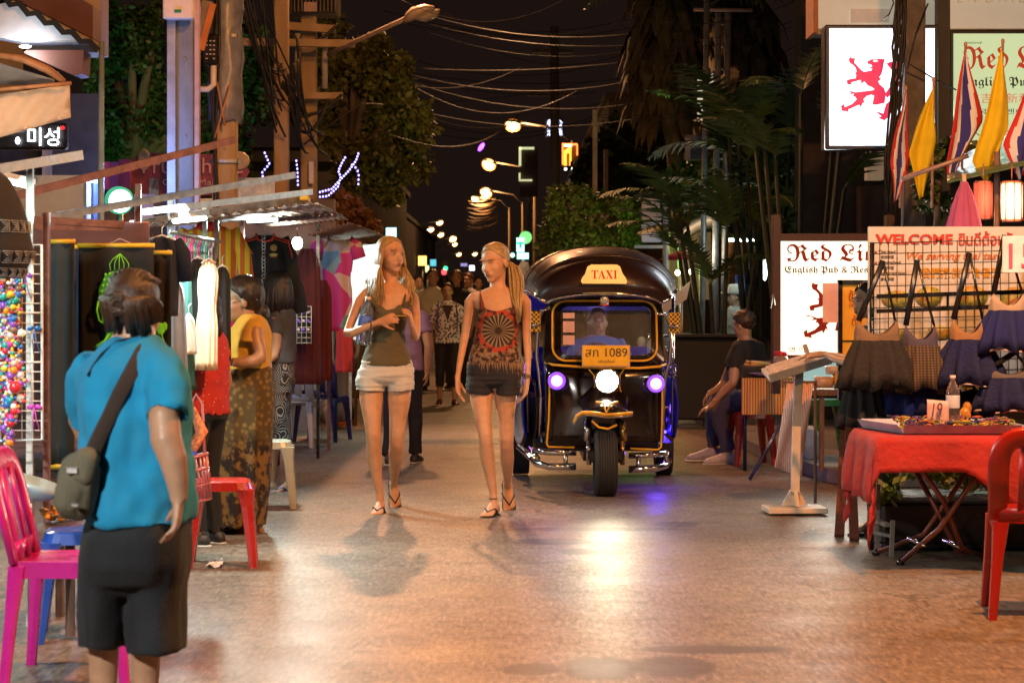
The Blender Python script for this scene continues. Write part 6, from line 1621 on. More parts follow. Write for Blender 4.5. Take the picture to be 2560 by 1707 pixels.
mb=MB();mb.lathe([(.012,0),(.030,0),(.034,.02),(.026,.05),(.012,.05)],at(1511,751,15.44),18,Matrix.Rotation(radians(90),3,'X'));hb=mb.build('horn_ring',M('pale ring',(.6,.58,.56),.3,.5),tx)
mb=MB();mb.ell(at(1511,751,15.425),(.02,.01,.02));mb.build('horn_core',black,hb)
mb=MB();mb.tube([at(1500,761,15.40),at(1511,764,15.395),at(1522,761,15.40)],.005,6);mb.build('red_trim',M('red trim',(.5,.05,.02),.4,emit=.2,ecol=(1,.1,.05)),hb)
mb=MB();mb.box(at(1515,890,15.30),(.345,.02,.155),bev=.004)
plt=mb.build('number_plate',M('pale rim',(.72,.42,.22),.5),tx,smooth=False)
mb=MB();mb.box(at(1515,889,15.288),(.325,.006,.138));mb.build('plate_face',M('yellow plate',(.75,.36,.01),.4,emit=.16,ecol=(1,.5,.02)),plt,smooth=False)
ink=M('plate ink',(.02,.018,.03),.5)
text('สก 1089',ink,plt,at(1516,881,15.282),.30,.062);text('เชียงใหม่',ink,plt,at(1516,903,15.282),.115,.022)
HL=glow('headlight',(1.0,.88,.62),150)
PL=glow('violet headlight',(.55,.42,1.0),1.9)
PR=glow('violet halo glow',(.22,.06,1.0),1.5)
def headlamp(px,py,r,m,y):
 c=at(px,py,y)
 R=Matrix.Rotation(radians(90),3,'X')
 mb=MB();mb.lathe([(r*.9,-.03),(r*1.08,0),(r*1.2,-.03),(r*.9,-.14),(0,-.16)],c,24,R);o=mb.build('headlight',chrome,tx)
 mb=MB();mb.lathe([(0,.015),(r*.5,.012),(r*.9,0),(r*.95,-.01),(0,-.02)],c,24,R);mb.build('lens',m,o)
 if m is PL:
  mb=MB();mb.lathe([(r*.97,.004),(r*1.12,.008),(r*1.16,-.01)],c,24,R);mb.build('glare_halo',PR,o)  # emissive violet ring imitates the glare halo around the lens
 return c
c=headlamp(1518,953,.078,HL,15.25)
light('SPOT',c+V((0,-.06,0)),62,(1,.84,.58),.075,tx,c+V((-.02,-6.2,-.75)),48,1.0)
for px,py in((1392,952),(1640,959)):
 c=headlamp(px,py,.055,PL,15.36)
 light('SPOT',c+V((0,-.06,0)),6,(.50,.34,1.0),.05,tx,c+V((0,-4,-1.4)),110,1.0)
mb=MB();g=[]
for i in range(13):
 u=-1+i/6
 g.append([(xs(.04*0+u*(.15+.05*j/6)),15.10+.05*u*u+.06*j-.03*(6-j)*0,.60+.03*(1-u*u)+.20*(j/6)**1.2*(1-.5*u*u))for j in range(7)])
mb.sheet(g,.015);fd=mb.build('front_fender',gloss,tx)
mb=MB();g2=[at(a,b,15.09)for a,b in((1434,1056),(1443,1038),(1455,1031),(1480,1031),(1515,1036),(1550,1035),(1582,1032))];mb.tube(g2,.011,8);mb.build('fender_piping',yel,fd)
mb=MB();mb.tube([p+V((0,0,-.018))for p in g2],.009,8);mb.build('fender_edge',chrome,fd)
mb=MB();mb.tube([at(1490,1005,15.1),at(1508,1008,15.08),at(1516,1032,15.08),at(1526,1010,15.08),at(1545,1004,15.1)],.010,6);mb.tube([at(1480,1052,15.1),at(1497,1068,15.08),at(1520,1072,15.08),at(1542,1062,15.1)],.008,6);mb.build('fender_emblem',yel,fd)
fork=tx
for px,m_ in((1469,chrome),(1559,M('gold fork',(.45,.28,.10),.25,.9))):
 mb=MB();mb.tube([at(px-2,1052,15.3),at(px,1102,15.28)],.026,12);mb.tube([at(px+(2 if px<1500 else-3),1102,15.28),at(px+(3 if px<1500 else-3),1162,15.27)],.018,12);mb.build('fork_leg',m_,tx)
mb=MB();mb.box((xs(.0),15.33,.40),(.22,.06,.06),bev=.01);mb.box((xs(0),15.42,.30),(.26,.5,.10),bev=.02);mb.box((xs(0),15.6,.55),(.16,.2,.5));mb.build('fork_yoke',gloss,tx,smooth=False)
def wheel(c,r,w,name,ww=False,rz=0.0):
 R=Matrix.Rotation(rz,3,'Z')@Matrix.Rotation(radians(90),3,'Y')
 q=w/2
 prof=[(r*.60,-q*.8),(r*.80,-q),(r*.93,-q*.95),(r*.985,-q*.78)]
 for k in range(7):
  z=-q*.66+q*1.32*k/6
  prof+=[(r,z-q*.07),(r,z+q*.07),(r*.965,z+q*.085),(r*.965,z+q*.13)]if k<6 else[(r,z-q*.07),(r,z+q*.07)]
 prof+=[(r*.985,q*.78),(r*.93,q*.95),(r*.80,q),(r*.60,q*.8),(r*.58,0),(r*.60,-q*.8)]
 mb=MB();mb.lathe(prof,c,36,R);o=mb.build(name,tyre_m,tx)
 mb=MB();mb.lathe([(0,-q*.5),(r*.2,-q*.7),(r*.5,-q*.55),(r*.61,-q*.85),(r*.61,q*.85),(r*.5,q*.55),(r*.2,q*.7),(0,q*.5)],c,24,R)
 mb.build('rim',M('rim metal',(.30,.30,.30),.35,.8),o)
 if ww:
  mb=MB();mb.lathe([(r*.62,-q*1.0),(r*.64,-q*1.05),(r*.84,-q*1.06),(r*.86,-q*1.0)],c,30,R);mb.build('white_wall',M('white wall',(.62,.58,.56),.6),o)
  mb=MB();mb.lathe([(r*.87,-q*.99),(r*.88,-q*1.03),(r*.93,-q*.99)],c,30,R);mb.build('red_wall',M('red wall',(.4,.05,.04),.6),o)
 return o
wheel((xs(0),15.32,.238),.238,.165,'wheel')
wheel((xs(-.60),17.2,.24),.24,.14,'wheel');wheel((xs(.55),17.2,.24),.24,.14,'wheel')
wheel((xs(-.555),16.6,.475),.215,.13,'spare_wheel',True,radians(14))
mb=MB();mb.tube([at(1298,1116,15.75),at(1322,1138,15.5),at(1342,1158,15.3),at(1372,1166,15.25),at(1440,1166,15.25)],.026,12);mb.tube([at(1338,1124,15.4),at(1362,1130,15.3),at(1441,1131,15.28)],.023,12)
mb.tube([at(1414,1131,15.28),at(1414,1166,15.27)],.016,8);mb.tube([at(1322,1122,15.55),at(1345,1146,15.35)],.02,8);mb.build('bumper',chrome,tx)
mb=MB();mb.tube([at(1572,1173,15.25),at(1640,1170,15.27),at(1664,1163,15.4),at(1672,1150,15.7)],.026,12);mb.tube([at(1572,1139,15.28),at(1645,1136,15.3),at(1662,1132,15.4),at(1668,1125,15.7)],.021,12);mb.tube([at(1666,1130,15.45),at(1666,1162,15.45)],.016,8);mb.tube([at(1596,1139,15.28),at(1596,1172,15.27)],.016,8);mb.build('bumper',chrome,tx)
mb=MB();mb.tube([at(1376,768,15.6),at(1356,776,15.62),at(1347,800,15.65),at(1343,860,15.7),at(1342,888,15.72),at(1347,925,15.74),at(1353,990,15.74),at(1351,1095,15.74)],[.014]*8,10);mb.tube([at(1355,1090,15.74),at(1357,1120,15.7)],.012,8);mb.build('side_rail',chrome,tx)
mb=MB();mb.tube([at(1640,783,15.6),at(1660,785,15.62),at(1673,806,15.65),at(1676,860,15.7),at(1672,905,15.72),at(1662,940,15.74),at(1658,1000,15.74),at(1655,1100,15.74)],.015,10);mb.build('side_rail',chrome,tx)
mb=MB();mb.prism([(-.02,.20),(.03,.20),(.06,-.13),(-.06,-.17)],at(1374,845,15.62),(1,0,0),(0,.1,1),.01);mb.build('quarter_glass',M('grey quarter glass',(.20,.22,.24),.1,.5,var=.6,vs=14),tx,smooth=False)
mb=MB();mb.prism([(-.04,.20),(.0,.20),(.06,-.16),(.03,-.17)],at(1648,845,15.62),(1,0,0),(0,.1,1),.01);mb.build('quarter_glass',M('grey quarter glass',(.20,.22,.24)),tx,smooth=False)
mb=MB();mb.tube([at(1383,912,15.62),at(1386,800,15.62)],.018,8);mb.tube([at(1372,1100,15.8),at(1376,948,15.8)],.012,8);mb.build('door_post',M('post paint',(.10,.07,.06),.3),tx)
def mat_check():
 s=Nodes('yellow black check');ch=s.n('ShaderNodeTexChecker');ch.inputs['Scale'].default_value=62
 s.l(s.coord(),ch.inputs['Vector']);s.color(s.mix(ch.outputs['Fac'],(.02,.015,.01),(.72,.42,.03)));s.b.inputs['Roughness'].default_value=.4
 return s.m
ck=mat_check()
for px,py in((1337,804),(1686,807)):
 mb=MB();mb.box(at(px,py,15.6),(31*15.6/F,.02,52*15.6/F),bev=.006);o=mb.build('mirror_board',ck,tx,smooth=False)
 mb=MB();mb.tube([at(px+(14 if px<1500 else-14),py+8,15.6),at(px+(4 if px<1500 else-6),py+8,15.57)],.009,6);mb.ell(at(px,py+8,15.565),(.026,.012,.014));mb.build('mirror_arm',chrome,o)
mb=MB();mb.box((xs(0),16.85,.33),(1.02,2.4,.06));mb.box((xs(0),16.7,.27),(.3,2.3,.07));mb.build('floor_pan',black,tx,smooth=False)
for q in(-1,1):
 mb=MB();mb.sheet([[(xs(q*(.56+.03*sin(pi*j/5))),16.2+i*.3,.36+.09*j)for j in range(6)]for i in range(7)],.02);sp_=mb.build('side_panel',blue_v,tx)
 mb=MB()
 for zz in(.84,.92):mb.tube([(xs(q*.56),16.0,zz),(xs(q*.57),17.9,zz)],.011,8)
 for k in range(8):mb.tube([(xs(q*.56),16.05+k*.24,.84),(xs(q*.565),16.17+k*.24,.92),(xs(q*.565),16.29+k*.24,.84)],.006,6)
 mb.build('grab_rail',M('violet chrome',(.5,.4,.7),.15,1),sp_)
 for yy in(16.25,17.85):
  mb=MB();mb.tube([(xs(q*.55),yy,.4),(xs(q*.56),yy,1.47)],.014,8);mb.build('roof_post',chrome,tx)
 mb=MB();mb.sheet([[(xs(q*(.60+.07*sin(pi*j/8))),17.2-.34*cos(pi*j/8)+0,.30+.26*sin(pi*j/8)+.0*i)if i else(xs(q*.46),17.2-.34*cos(pi*j/8),.30+.26*sin(pi*j/8))for j in range(9)]for i in range(2)],.02);mb.build('rear_fender',M('maroon fender',(.06,.018,.018),.2,coat=.5),tx)
mb=MB();g=[[at(1334+10*sin(pi*i/8),948+20*i,16.2+.05*j)for j in range(4)]for i in range(9)];mb.sheet(g,.02);mb.build('wheel_guard',M('maroon fender',(.06,.018,.018)),tx)
mb=MB();mb.box((xs(0),17.3,.55),(.98,.5,.12),bev=.04);mb.box((xs(0),17.75,.78),(1.0,.14,.48),bev=.05);mb.build('passenger_seat',blue_v,tx,smooth=False)
mb=MB();mb.box((xs(0),17.96,1.39),(1.1,.03,.14));mb.box((xs(0),17.96,.62),(1.1,.04,.6));mb.build('rear_panel',blue_v,tx,smooth=False)
mb=MB();mb.box((xs(-.03),16.35,.50),(.42,.34,.10),bev=.03);mb.box((xs(-.03),16.52,.74),(.40,.08,.42),bev=.03);mb.build('driver_seat',M('seat black',(.02,.02,.03),.5),tx,smooth=False)
mb=MB();mb.tube([V((xs(-.03),15.98,.98))+V((.145*cos(a),.05*sin(a),.10*sin(a)))for a in[2*pi*i/24 for i in range(25)]],.011,8);mb.tube([(xs(-.03),15.98,.98),(xs(-.02),15.7,.72)],.02,8);mb.build('steering_wheel',M('wheel rim',(.08,.05,.05),.3),tx)
mb=MB();mb.tube([(xs(.50),16.3,.40),(xs(.52),17.0,.36)],.012,6);mb.tube([(xs(-.45),16.9,1.44),(xs(.45),16.9,1.44)],.010,6);mb.build('blue_tube',glow('blue tube',(.06,.03,1.0),14),tx)
light('POINT',(xs(0),16.95,1.36),3.2,(.16,.12,1.0),.12,tx)
light('POINT',(xs(.12),15.85,1.32),4.0,(.75,.55,.75),.08,tx)
light('POINT',(xs(.42),16.0,.28),7,(.10,.04,1.0),.05,tx)
light('POINT',(xs(.60),16.9,.55),2.0,(.12,.04,1.0),.05,tx)
light('POINT',(xs(-.66),16.9,.86),1.2,(.35,.12,1.0),.05,tx)
skin_f=M('fair skin',(.64,.335,.185),.55,var=.10,vs=22,bump=.06,bs=160,sss=.08)
skin_t=M('tan skin',(.40,.23,.14),.42,var=.08,vs=22,bump=.06,bs=160,sss=.05)
skin_d=M('brown skin',(.27,.15,.09),.45,var=.08,vs=22,bump=.06,bs=160)
lip_m=M('lips',(.36,.12,.10),.35,var=.1)
eye_w=M('eye white',(.62,.58,.54),.2,var=.03)
eye_d=M('dark iris',(.02,.014,.01),.15)
brow_b=M('blond brow',(.28,.15,.07),.8)
brow_d=M('black brow',(.015,.010,.008),.8)
def hair_m(name,c,c2):
 s=Nodes(name)
 co=s.coord((9,9,.8))
 s.color(s.ramp(s.noise(co,12,5,.7),[(.3,c),(.7,c2)]))
 s.b.inputs['Roughness'].default_value=.38
 s.bump(s.noise(s.coord((22,22,1.2)),14,4),.5,.006)
 return s.m
hair_blond=hair_m('blond hair',(.22,.12,.04),(.68,.46,.20))
hair_black=hair_m('black hair',(.008,.006,.005),(.032,.022,.017))
hair_brown=hair_m('brown hair',(.02,.010,.006),(.075,.036,.018))
def face_R(yaw,pitch=0.0,roll=0.0):
 return Matrix.Rotation(yaw,3,'Z')@Matrix.Rotation(pitch,3,'X')@Matrix.Rotation(roll,3,'Y')
class Fig:
 def __init__(s,label,px,Y,group=None):
  s.Y=Y
  s.t=thing('person',label,'person',(gx(px,Y),Y,0),group)
  s.b=MB()
  s.k=Y/F
 def p(s,px,py,dy=0.0):
  return at(px,py,s.Y+dy)
 def limb(s,pts,mb=None,n=12,hollow=0.0,flat=1.0):
  """(px,py,half-width px,dy)"""
  mb=mb or s.b
  return mb.tube([s.p(a,b,d)for a,b,r,d in pts],[r*s.k for a,b,r,d in pts],n,hollow=hollow,flat=flat,up=(0,1,0))
 def trunk(s,rows,mb=None,yaw=0.0,n=20,hollow=0.0,caps=(1,1),pw=.85,dip=()):
  """rows: (py, left px, right px, half depth m, dy) from top to bottom"""
  mb=mb or s.b
  R=Matrix.Rotation(yaw,3,'Z')
  rings=[]
  for r in rows:
   py,a,b,d=r[:4];dy=r[4]if len(r)>4 else 0
   c=s.p((a+b)/2,py,dy)
   rings.append((c,V(((b-a)/2*s.k,0,0)),V((0,d,0))))
  if hollow:
   c,u,w=rings[-1]
   rings.append((c+V((0,0,-.003)),u*.9,w*.9))
   rings.append((c+V((0,0,hollow)),u*.78,w*.78))
  o=len(mb.v);mb.loft(rings,n,caps,power=pw)
  for i,d in enumerate(dip):
   for q in range(n):
    sa=sin(2*pi*q/n);mb.v[o+i*n+q].z-=d*(max(0,-sa)**1.6+.35*max(0,sa))
 def head(s,px,py,hpx,yaw,pitch=0.0,roll=0.0,dy=0.0,face=True,brow=None,lips=lip_m,fat=1.0,neck=None,eyes=True):
  """px,py: middle of the head; hpx: chin to crown in px"""
  k=hpx*s.k/.225
  R=face_R(yaw,pitch,roll)
  C=s.p(px,py,dy)
  P=lambda x,y,z:C+R@(V((x,y,z))*k)
  E=lambda c,r,RR=None:s.b.ell(P(*c),(r[0]*k,r[1]*k,r[2]*k),R if RR is None else R@RR,16)
  s.hk,s.hR,s.hC=k,R,C
  E((0,.018,.032),(.076,.094,.082))
  E((0,-.022,-.020),(.062*fat,.070,.080))
  E((0,-.022,-.058),(.055*fat,.066,.050))
  E((0,-.062,-.092),(.026*fat,.026,.020))
  for q in(-1,1):
   E((q*.030*fat,-.050,-.030),(.032,.026,.034))
   E((q*.077,.006,-.012),(.010,.018,.030))
  E((0,-.074,.030),(.052,.020,.014))
  s.b.tube([P(0,-.084,.012),P(0,-.098,-.012),P(0,-.107,-.030)],[.008*k,.010*k,.0135*k],8)
  E((0,-.098,-.034),(.018,.012,.010))
  E((0,-.084,-.058),(.030,.014,.018))
  if neck:
   s.b.tube([P(0,.02,-.03),s.p(*neck[:2],neck[3]if len(neck)>3 else dy)],[.056*k,neck[2]*s.k],14)
  if face:
   mb=MB()
   mb.ell(P(0,-.096,-.055),(.019*k,.006*k,.0042*k),R,10);mb.ell(P(0,-.095,-.063),(.016*k,.0065*k,.0052*k),R,10)
   s.part('lips',mb,lips)
   for q in(-1,1):
    if eyes:
     mb=MB();mb.ell(P(q*.031,-.0815,.004),(.0125*k,.006*k,.0044*k),R,12)
     o=s.part('eye',mb,eye_w)
     mb=MB();mb.ell(P(q*.031,-.087,.004),(.0052*k,.003*k,.0044*k),R,10)
     mb.build('iris',eye_d,o)
    mb=MB();mb.tube([P(q*.016,-.093,.029),P(q*.034,-.092,.0325),P(q*.052,-.078,.026)],[.0016*k,.0026*k,.0012*k],6)
    mb.tube([P(q*.017,-.087,.010),P(q*.031,-.0895,.0125),P(q*.046,-.081,.008)],.0016*k,5)
    s.part('eyebrow',mb,brow or brow_d)
  return P
 def hand(s,wrist,d,nrm,size=.18,curl=.5,side=1,spread=.10,mb=None):
  mb=mb or s.b
  W=V(wrist);d=V(d).normalized();nr=V(nrm);nr=(nr-d*nr.dot(d)).normalized()
  u=d.cross(nr).normalized()*side
  q=size/.18
  mb.loft([(W-d*.02*q,u*.024*q,nr*.018*q),(W+d*.02*q,u*.030*q,nr*.017*q),(W+d*.06*q,u*.040*q,nr*.016*q),(W+d*.092*q,u*.041*q,nr*.013*q)],12)
  for i,L in enumerate((.066,.076,.070,.054)):
   o=(1.5-i)
   b=W+d*(.084-.005*abs(i-1))*q+u*o*.0205*q
   v=(d+u*o*spread*.5).normalized()
   pts=[b]
   for seg,f in((.46,.7),(.30,1.0),(.24,.8)):
    a=curl*f
    v=(v*cos(a)+nr*sin(a)).normalized()
    b=b+v*L*seg*q;pts.append(b)
   mb.tube(pts,[.0098*q,.0090*q,.0082*q,.0062*q],8)
  v=(d*.62+u*.72+nr*.30).normalized()
  b=W+d*.018*q+u*.024*q
  p2=b+v*.040*q;v2=(v+d*.5+nr*curl*.6).normalized();p3=p2+v2*.030*q
  mb.tube([b,p2,p3,p3+v2*.02*q],[.0145*q,.0115*q,.0098*q,.007*q],8)
 def foot(s,ankle,d,up=(0,0,1),size=.24,shoe=None,flip=None,dark=None):
  A=V(ankle);d=V(d).normalized();up=V(up);up=(up-d*up.dot(d)).normalized();w=d.cross(up)
  q=size/.24
  if shoe:
   mb=MB()
   mb.loft([(A+d*a*q-up*z*q,w*hw*q,up*hh*q)for a,z,hw,hh in((-.075,.055,.020,.02),(-.06,.045,.034,.042),(0,.035,.038,.050),(.06,.045,.042,.038),(.12,.055,.043,.027),(.165,.06,.030,.02),(.185,.064,.010,.008))],14)
   mb.loft([(A+d*a*q-up*.082*q,w*hw*q,up*.010*q)for a,hw in((-.085,.02),(-.06,.038),(0,.039),(.07,.044),(.13,.045),(.18,.028),(.195,.008))],12,m=1)
   s.b.tube([A+up*.05*q,A-up*.03*q],[.034*q,.03*q],10)
   return s.part('shoe',mb,[shoe,dark or M('pale sole',(.6,.58,.55),.6)])
  mb=s.b
  mb.loft([(A+d*a*q-up*z*q,w*hw*q,up*hh*q)for a,z,hw,hh in((-.062,.055,.012,.012),(-.05,.045,.028,.032),(-.01,.02,.032,.05),(.04,.035,.034,.036),(.09,.052,.042,.020),(.125,.060,.043,.013))],14)
  for i,L in enumerate((.050,.042,.038,.034,.028)):
   o=(i-2)*.0165
   b=A+d*(.115-.004*i)*q-up*.062*q+w*(-o)*q*(1 if True else 1)
   mb.tube([b,b+d*L*.6*q+up*.002,b+d*L*q-up*.004*q],[.0095*q,.0092*q,.0070*q],8)
  if flip:
   sm=MB()
   out=[(-.075,0),(-.068,.024),(-.04,.034),(.02,.032),(.08,.043),(.13,.046),(.165,.036),(.18,.012)]
   out=[(a*q,b*q)for a,b in out]+[(a*q,-b*q)for a,b in out[::-1]]
   sm.prism(out,A-up*.074*q,d,w,-.018*q if d.cross(w).dot(up)<0 else .018*q)
   o=s.part('sandal',sm,flip,smooth=False)
   st=MB();T=A+d*.115*q-up*.042*q
   for sg in(-1,1):
    st.tube([T,A+d*.06*q+w*sg*.035*q-up*.028*q,A+d*.02*q+w*sg*.040*q-up*.070*q],[.005*q,.0065*q,.006*q],6)
   st.tube([T,T-up*.03*q],.004*q,6)
   st.build('strap',flip,o)
 def part(s,name,mb,m,remesh=0.0,wr=None,smooth=True,it=3):
  return mb.build(name,m,s.t,smooth,remesh,wr,it)
 def done(s,skin,vox=.008,it=4):
  return s.b.build('body',skin,s.t,True,vox,None,it)
 def locks(s,starts,r=.012,m=None,n=6,name='hair',extra=None):
  mb=extra or MB()
  for pts in starts:
   k=len(pts)
   mb.tube(pts,[r*(.75+.5*sin(pi*min(1,.15+i/k)))*(1 if i<k-1 else .25)for i in range(k)],n,flat=.7)
  return s.part(name,mb,m)
def onhead(x,y,z,g=1.03):
 dx,dy,dz=x,y-.018,z-.032
 e=sqrt((dx/.076)**2+(dy/.094)**2+(dz/.082)**2)/g
 return(dx/e,dy/e+.018,dz/e+.032)
def hair_cap(f,P,k,R,grow=1.06,back=.02,th_=.005):
 """a close skull cap of hair with the face left open"""
 mb=MB()
 g=[]
 for i in range(15):
  th=pi*.62*i/14
  row=[]
  for j in range(25):
   a=-pi*.5+2*pi*j/24
   fr=max(0,cos(a+pi/2))
   lim=th*(1-.56*fr**1.2)
   row.append(P(.080*grow*sin(lim)*cos(a),back+.099*grow*sin(lim)*sin(a),.034+.086*grow*cos(lim)))
  g.append(row)
 mb.sheet(g,th_*k)
 return mb
w1=Fig('young woman with long loose blond hair, olive camisole and white shorts',930,14.1)
olive=cloth('olive camisole',(.125,.098,.050),.15,bs=300)
P=w1.head(977,637,90,radians(38),radians(2),radians(2),brow=brow_b,neck=(977,712,17,.02))
w1.trunk([(700,963,993,.050,.02),(709,956,1000,.055,.02),(716,938,1016,.062,.015),(723,918,1031,.07,.01),(738,910,1034,.085),(760,924,1022,.10),(790,928,1016,.105),(830,932,1010,.09),(860,925,1014,.09),(900,908,1026,.11),(930,898,1036,.12),(948,915,1018,.09)])
w1.limb([(930,729,9,.01),(914,732,12,.01),(902,745,13.5,.01),(886,785,12.5,-.0),(873,818,11,-.03),(868,832,11,-.06),(884,832,11.5,-.12),(910,820,10,-.17),(938,808,7.5,-.21),(950,804,7,-.215)])
w1.limb([(1014,729,9,.01),(1027,732,11.5,.01),(1036,747,12.5,.02),(1040,790,11.5,.03),(1041,838,10.5,-.02),(1038,845,10,-.05),(1034,828,9,-.12),(1030,812,7,-.16)])
w1.hand(w1.p(950,804,-.215),(.95,-.2,.28),(.3,.9,-.2),.17,.95,-1)
w1.hand(w1.p(1030,812,-.165),(-.18,-.35,.92),(-.9,.1,-.1),.17,.9,-1)
for a,dy in((((928,960,31,.0),(928,1000,29.5,-.02),(931,1050,22,-.06),(934,1088,19,-.08),(934,1105,18,-.07),(935,1140,19.5,-.03),(941,1190,14,.0),(949,1232,10,.02),(950,1250,10.5,.02)),0),(((1000,960,30,.0),(998,1000,29,.0),(995,1050,22,.02),(992,1088,19,.03),(991,1105,18,.05),(990,1135,19.5,.14),(987,1170,14.5,.25),(985,1200,10,.36),(985,1212,10.5,.40)),0)):
 w1.limb(a)
flip_m=M('dark rubber sandal',(.035,.035,.033),.6)
w1.foot(w1.p(950,1254,.02),(-.12,-.96,-.05),(0,0,1),.235,flip=flip_m)
w1.foot(w1.p(985,1214,.40),(.12,-.45,-.88),(.1,-.88,.45),.23,flip=flip_m)
w1.done(skin_f,.0065,7)
mb=MB()
w1.trunk([(741,921,1026,.098),(756,922,1025,.110),(778,924,1022,.118,-.005),(795,925,1018,.112),(830,926,1012,.10),(862,918,1016,.105),(898,906,1029,.125),(913,904,1032,.13)],mb,hollow=.03,n=32,dip=(.085,.06,.015))
mb.ell(w1.p(950,776,-.075),(.046,.04,.046));mb.ell(w1.p(1000,778,-.075),(.046,.04,.046))
cam1=w1.part('camisole',mb,olive,.008,(.007,(9,9,22)))
mb=MB()
w1.limb([(926,775,5,-.09),(920,742,2.6,-.075),(922,722,2.4,.0),(930,722,2.2,.07),(938,770,2.4,.10)],mb,8);w1.limb([(1008,775,5,-.1),(1013,742,2.6,-.08),(1014,722,2.4,.0),(1012,722,2.2,.07),(1010,770,2.4,.10)],mb,8)
mb.build('strap',olive,cam1)
mb=MB()
w1.trunk([(898,905,1029,.115),(920,898,1035,.125),(940,894,1036,.132),(952,900,1032,.115),(962,925,1008,.07)],mb)
w1.limb([(927,930,33,0),(926,955,36,0),(925,976,37,0)],mb,16,hollow=.03,flat=1.22);w1.limb([(1003,930,31,0),(1003,955,32.5,0),(1004,976,33,0)],mb,16,hollow=.03,flat=1.3)
w1.part('shorts',mb,cloth('white denim',(.66,.62,.57),.06,bs=260),.008,(.010,(5,5,55)))
k=w1.hk;rn=random.Random(2)
strands=[]
for i in range(760):
 side=-1 if i%2 else 1
 u=rn.random()
 a=rn.uniform(-.12,1.5)
 y0=-.070+.16*(a+.62)/2.12
 p0=P(*onhead(side*.003,y0,.11,1.025))
 ang=a
 bx,by=side*.088*cos(max(0,ang)*.8),-.02+.105*sin(ang)
 p1=P(*onhead(side*.062*cos(max(0,ang)*.6),y0*.9,.092,rn.uniform(1.02,1.08)))
 p2=P(*onhead(bx,by,.03,rn.uniform(1.04,1.13)))
 p3=P(bx*1.06,by*1.06,-.07)
 ln=rn.uniform(.25,.36)
 Rq=Matrix.Rotation(radians(26),3,'Z');q=w1.hC+Rq@V((side*rn.uniform(.080,.135),rn.uniform(-.07,.06)+(.06 if a>.6 else-.01),-.17))
 e=q+V((side*rn.uniform(-.02,.03)+.012*sin(i),rn.uniform(-.05,.01),.17-ln))
 wv=V((rn.uniform(-.006,.006),rn.uniform(-.006,.006),0))
 strands.append([p0,p1,p2,p3.lerp(p2,.2)+wv,p3,p3.lerp(q,.5)-wv,q+wv,q.lerp(e,.5)-wv*1.5,e])
w1.locks(strands,.0043,hair_blond,extra=hair_cap(w1,P,k,w1.hR,grow=.985))
mb=MB();mb.tube([w1.p(924+1*sin(a)*4,812+9*cos(a),-.19-.03*sin(a))for a in[2*pi*i/12 for i in range(13)]],.004,6);w1.part('bracelet',mb,black)
mb=MB();mb.tube([w1.p(985,789,-.235),w1.p(1016,790,-.22)],.0035,6);tag(mb.build('yellow_stick',M('yellow plastic',(.7,.5,.08),.4)),'thin yellow stick held between the hands of the loose haired woman','stick')
bottle('big clear water bottle with a blue label under the loose haired woman\'s arm',w1.p(906,862,-.12),w1.p(922,742,-.13),.048,M('blue label',(.08,.16,.55),.4,var=.6,vs=30))
w2=Fig('young woman with a blond ponytail, patterned fringed top and black shorts',1230,13.9)
P=w2.head(1236,656,94,radians(-32),radians(11),radians(-3),brow=brow_b,eyes=False,neck=(1244,724,18,.02))
w2.trunk([(708,1229,1261,.050,.02),(718,1223,1268,.055,.02),(726,1204,1288,.062,.015),(733,1186,1306,.07,.01),(750,1178,1314,.085),(775,1192,1296,.10),(800,1195,1294,.105),(840,1196,1288,.09),(870,1188,1290,.09),(905,1178,1296,.11),(935,1172,1300,.12),(952,1190,1280,.09)])
w2.limb([(1198,739,9,.01),(1184,741,12,.01),(1174,755,13.5,.01),(1169,795,11.5,.03),(1163,835,10.5,.03),(1158,862,10.5,-.01),(1150,905,8.5,-.08),(1145,938,6.8,-.13),(1144,946,6.8,-.135)])
w2.limb([(1292,739,9,.01),(1306,741,12,.01),(1315,755,13.5,.01),(1317,795,11.5,.03),(1316,835,10.5,.03),(1318,862,10.5,.0),(1320,905,8.2,-.04),(1319,945,6.8,-.08),(1318,952,6.8,-.085)])
w2.hand(w2.p(1144,946,-.135),(.05,-.25,-1),(.9,-.2,0),.19,.42,-1)
w2.hand(w2.p(1318,952,-.085),(-.16,-.2,-1),(-.9,-.2,0),.19,.45,1)
for a in(((1204,965,30,0),(1203,1000,28,-.02),(1208,1050,20,-.07),(1214,1088,17.5,-.10),(1215,1105,17,-.09),(1217,1140,19,-.05),(1226,1190,14,-.01),(1233,1232,10,.01),(1234,1252,10.5,.01)),((1264,965,30,0),(1264,1000,28,.02),(1265,1050,21,.04),(1266,1095,18.5,.05),(1266,1110,18,.07),(1267,1145,18.5,.16),(1269,1180,13.5,.27),(1269,1205,10,.36),(1269,1214,10.5,.39))):
 w2.limb(a)
w2.foot(w2.p(1234,1257,.01),(-.35,-.93,-.05),(0,0,1),.24,flip=flip_m)
w2.foot(w2.p(1270,1215,.40),(.10,-.42,-.9),(.05,-.9,.42),.245,flip=flip_m)
w2.done(skin_f,.0065,7)
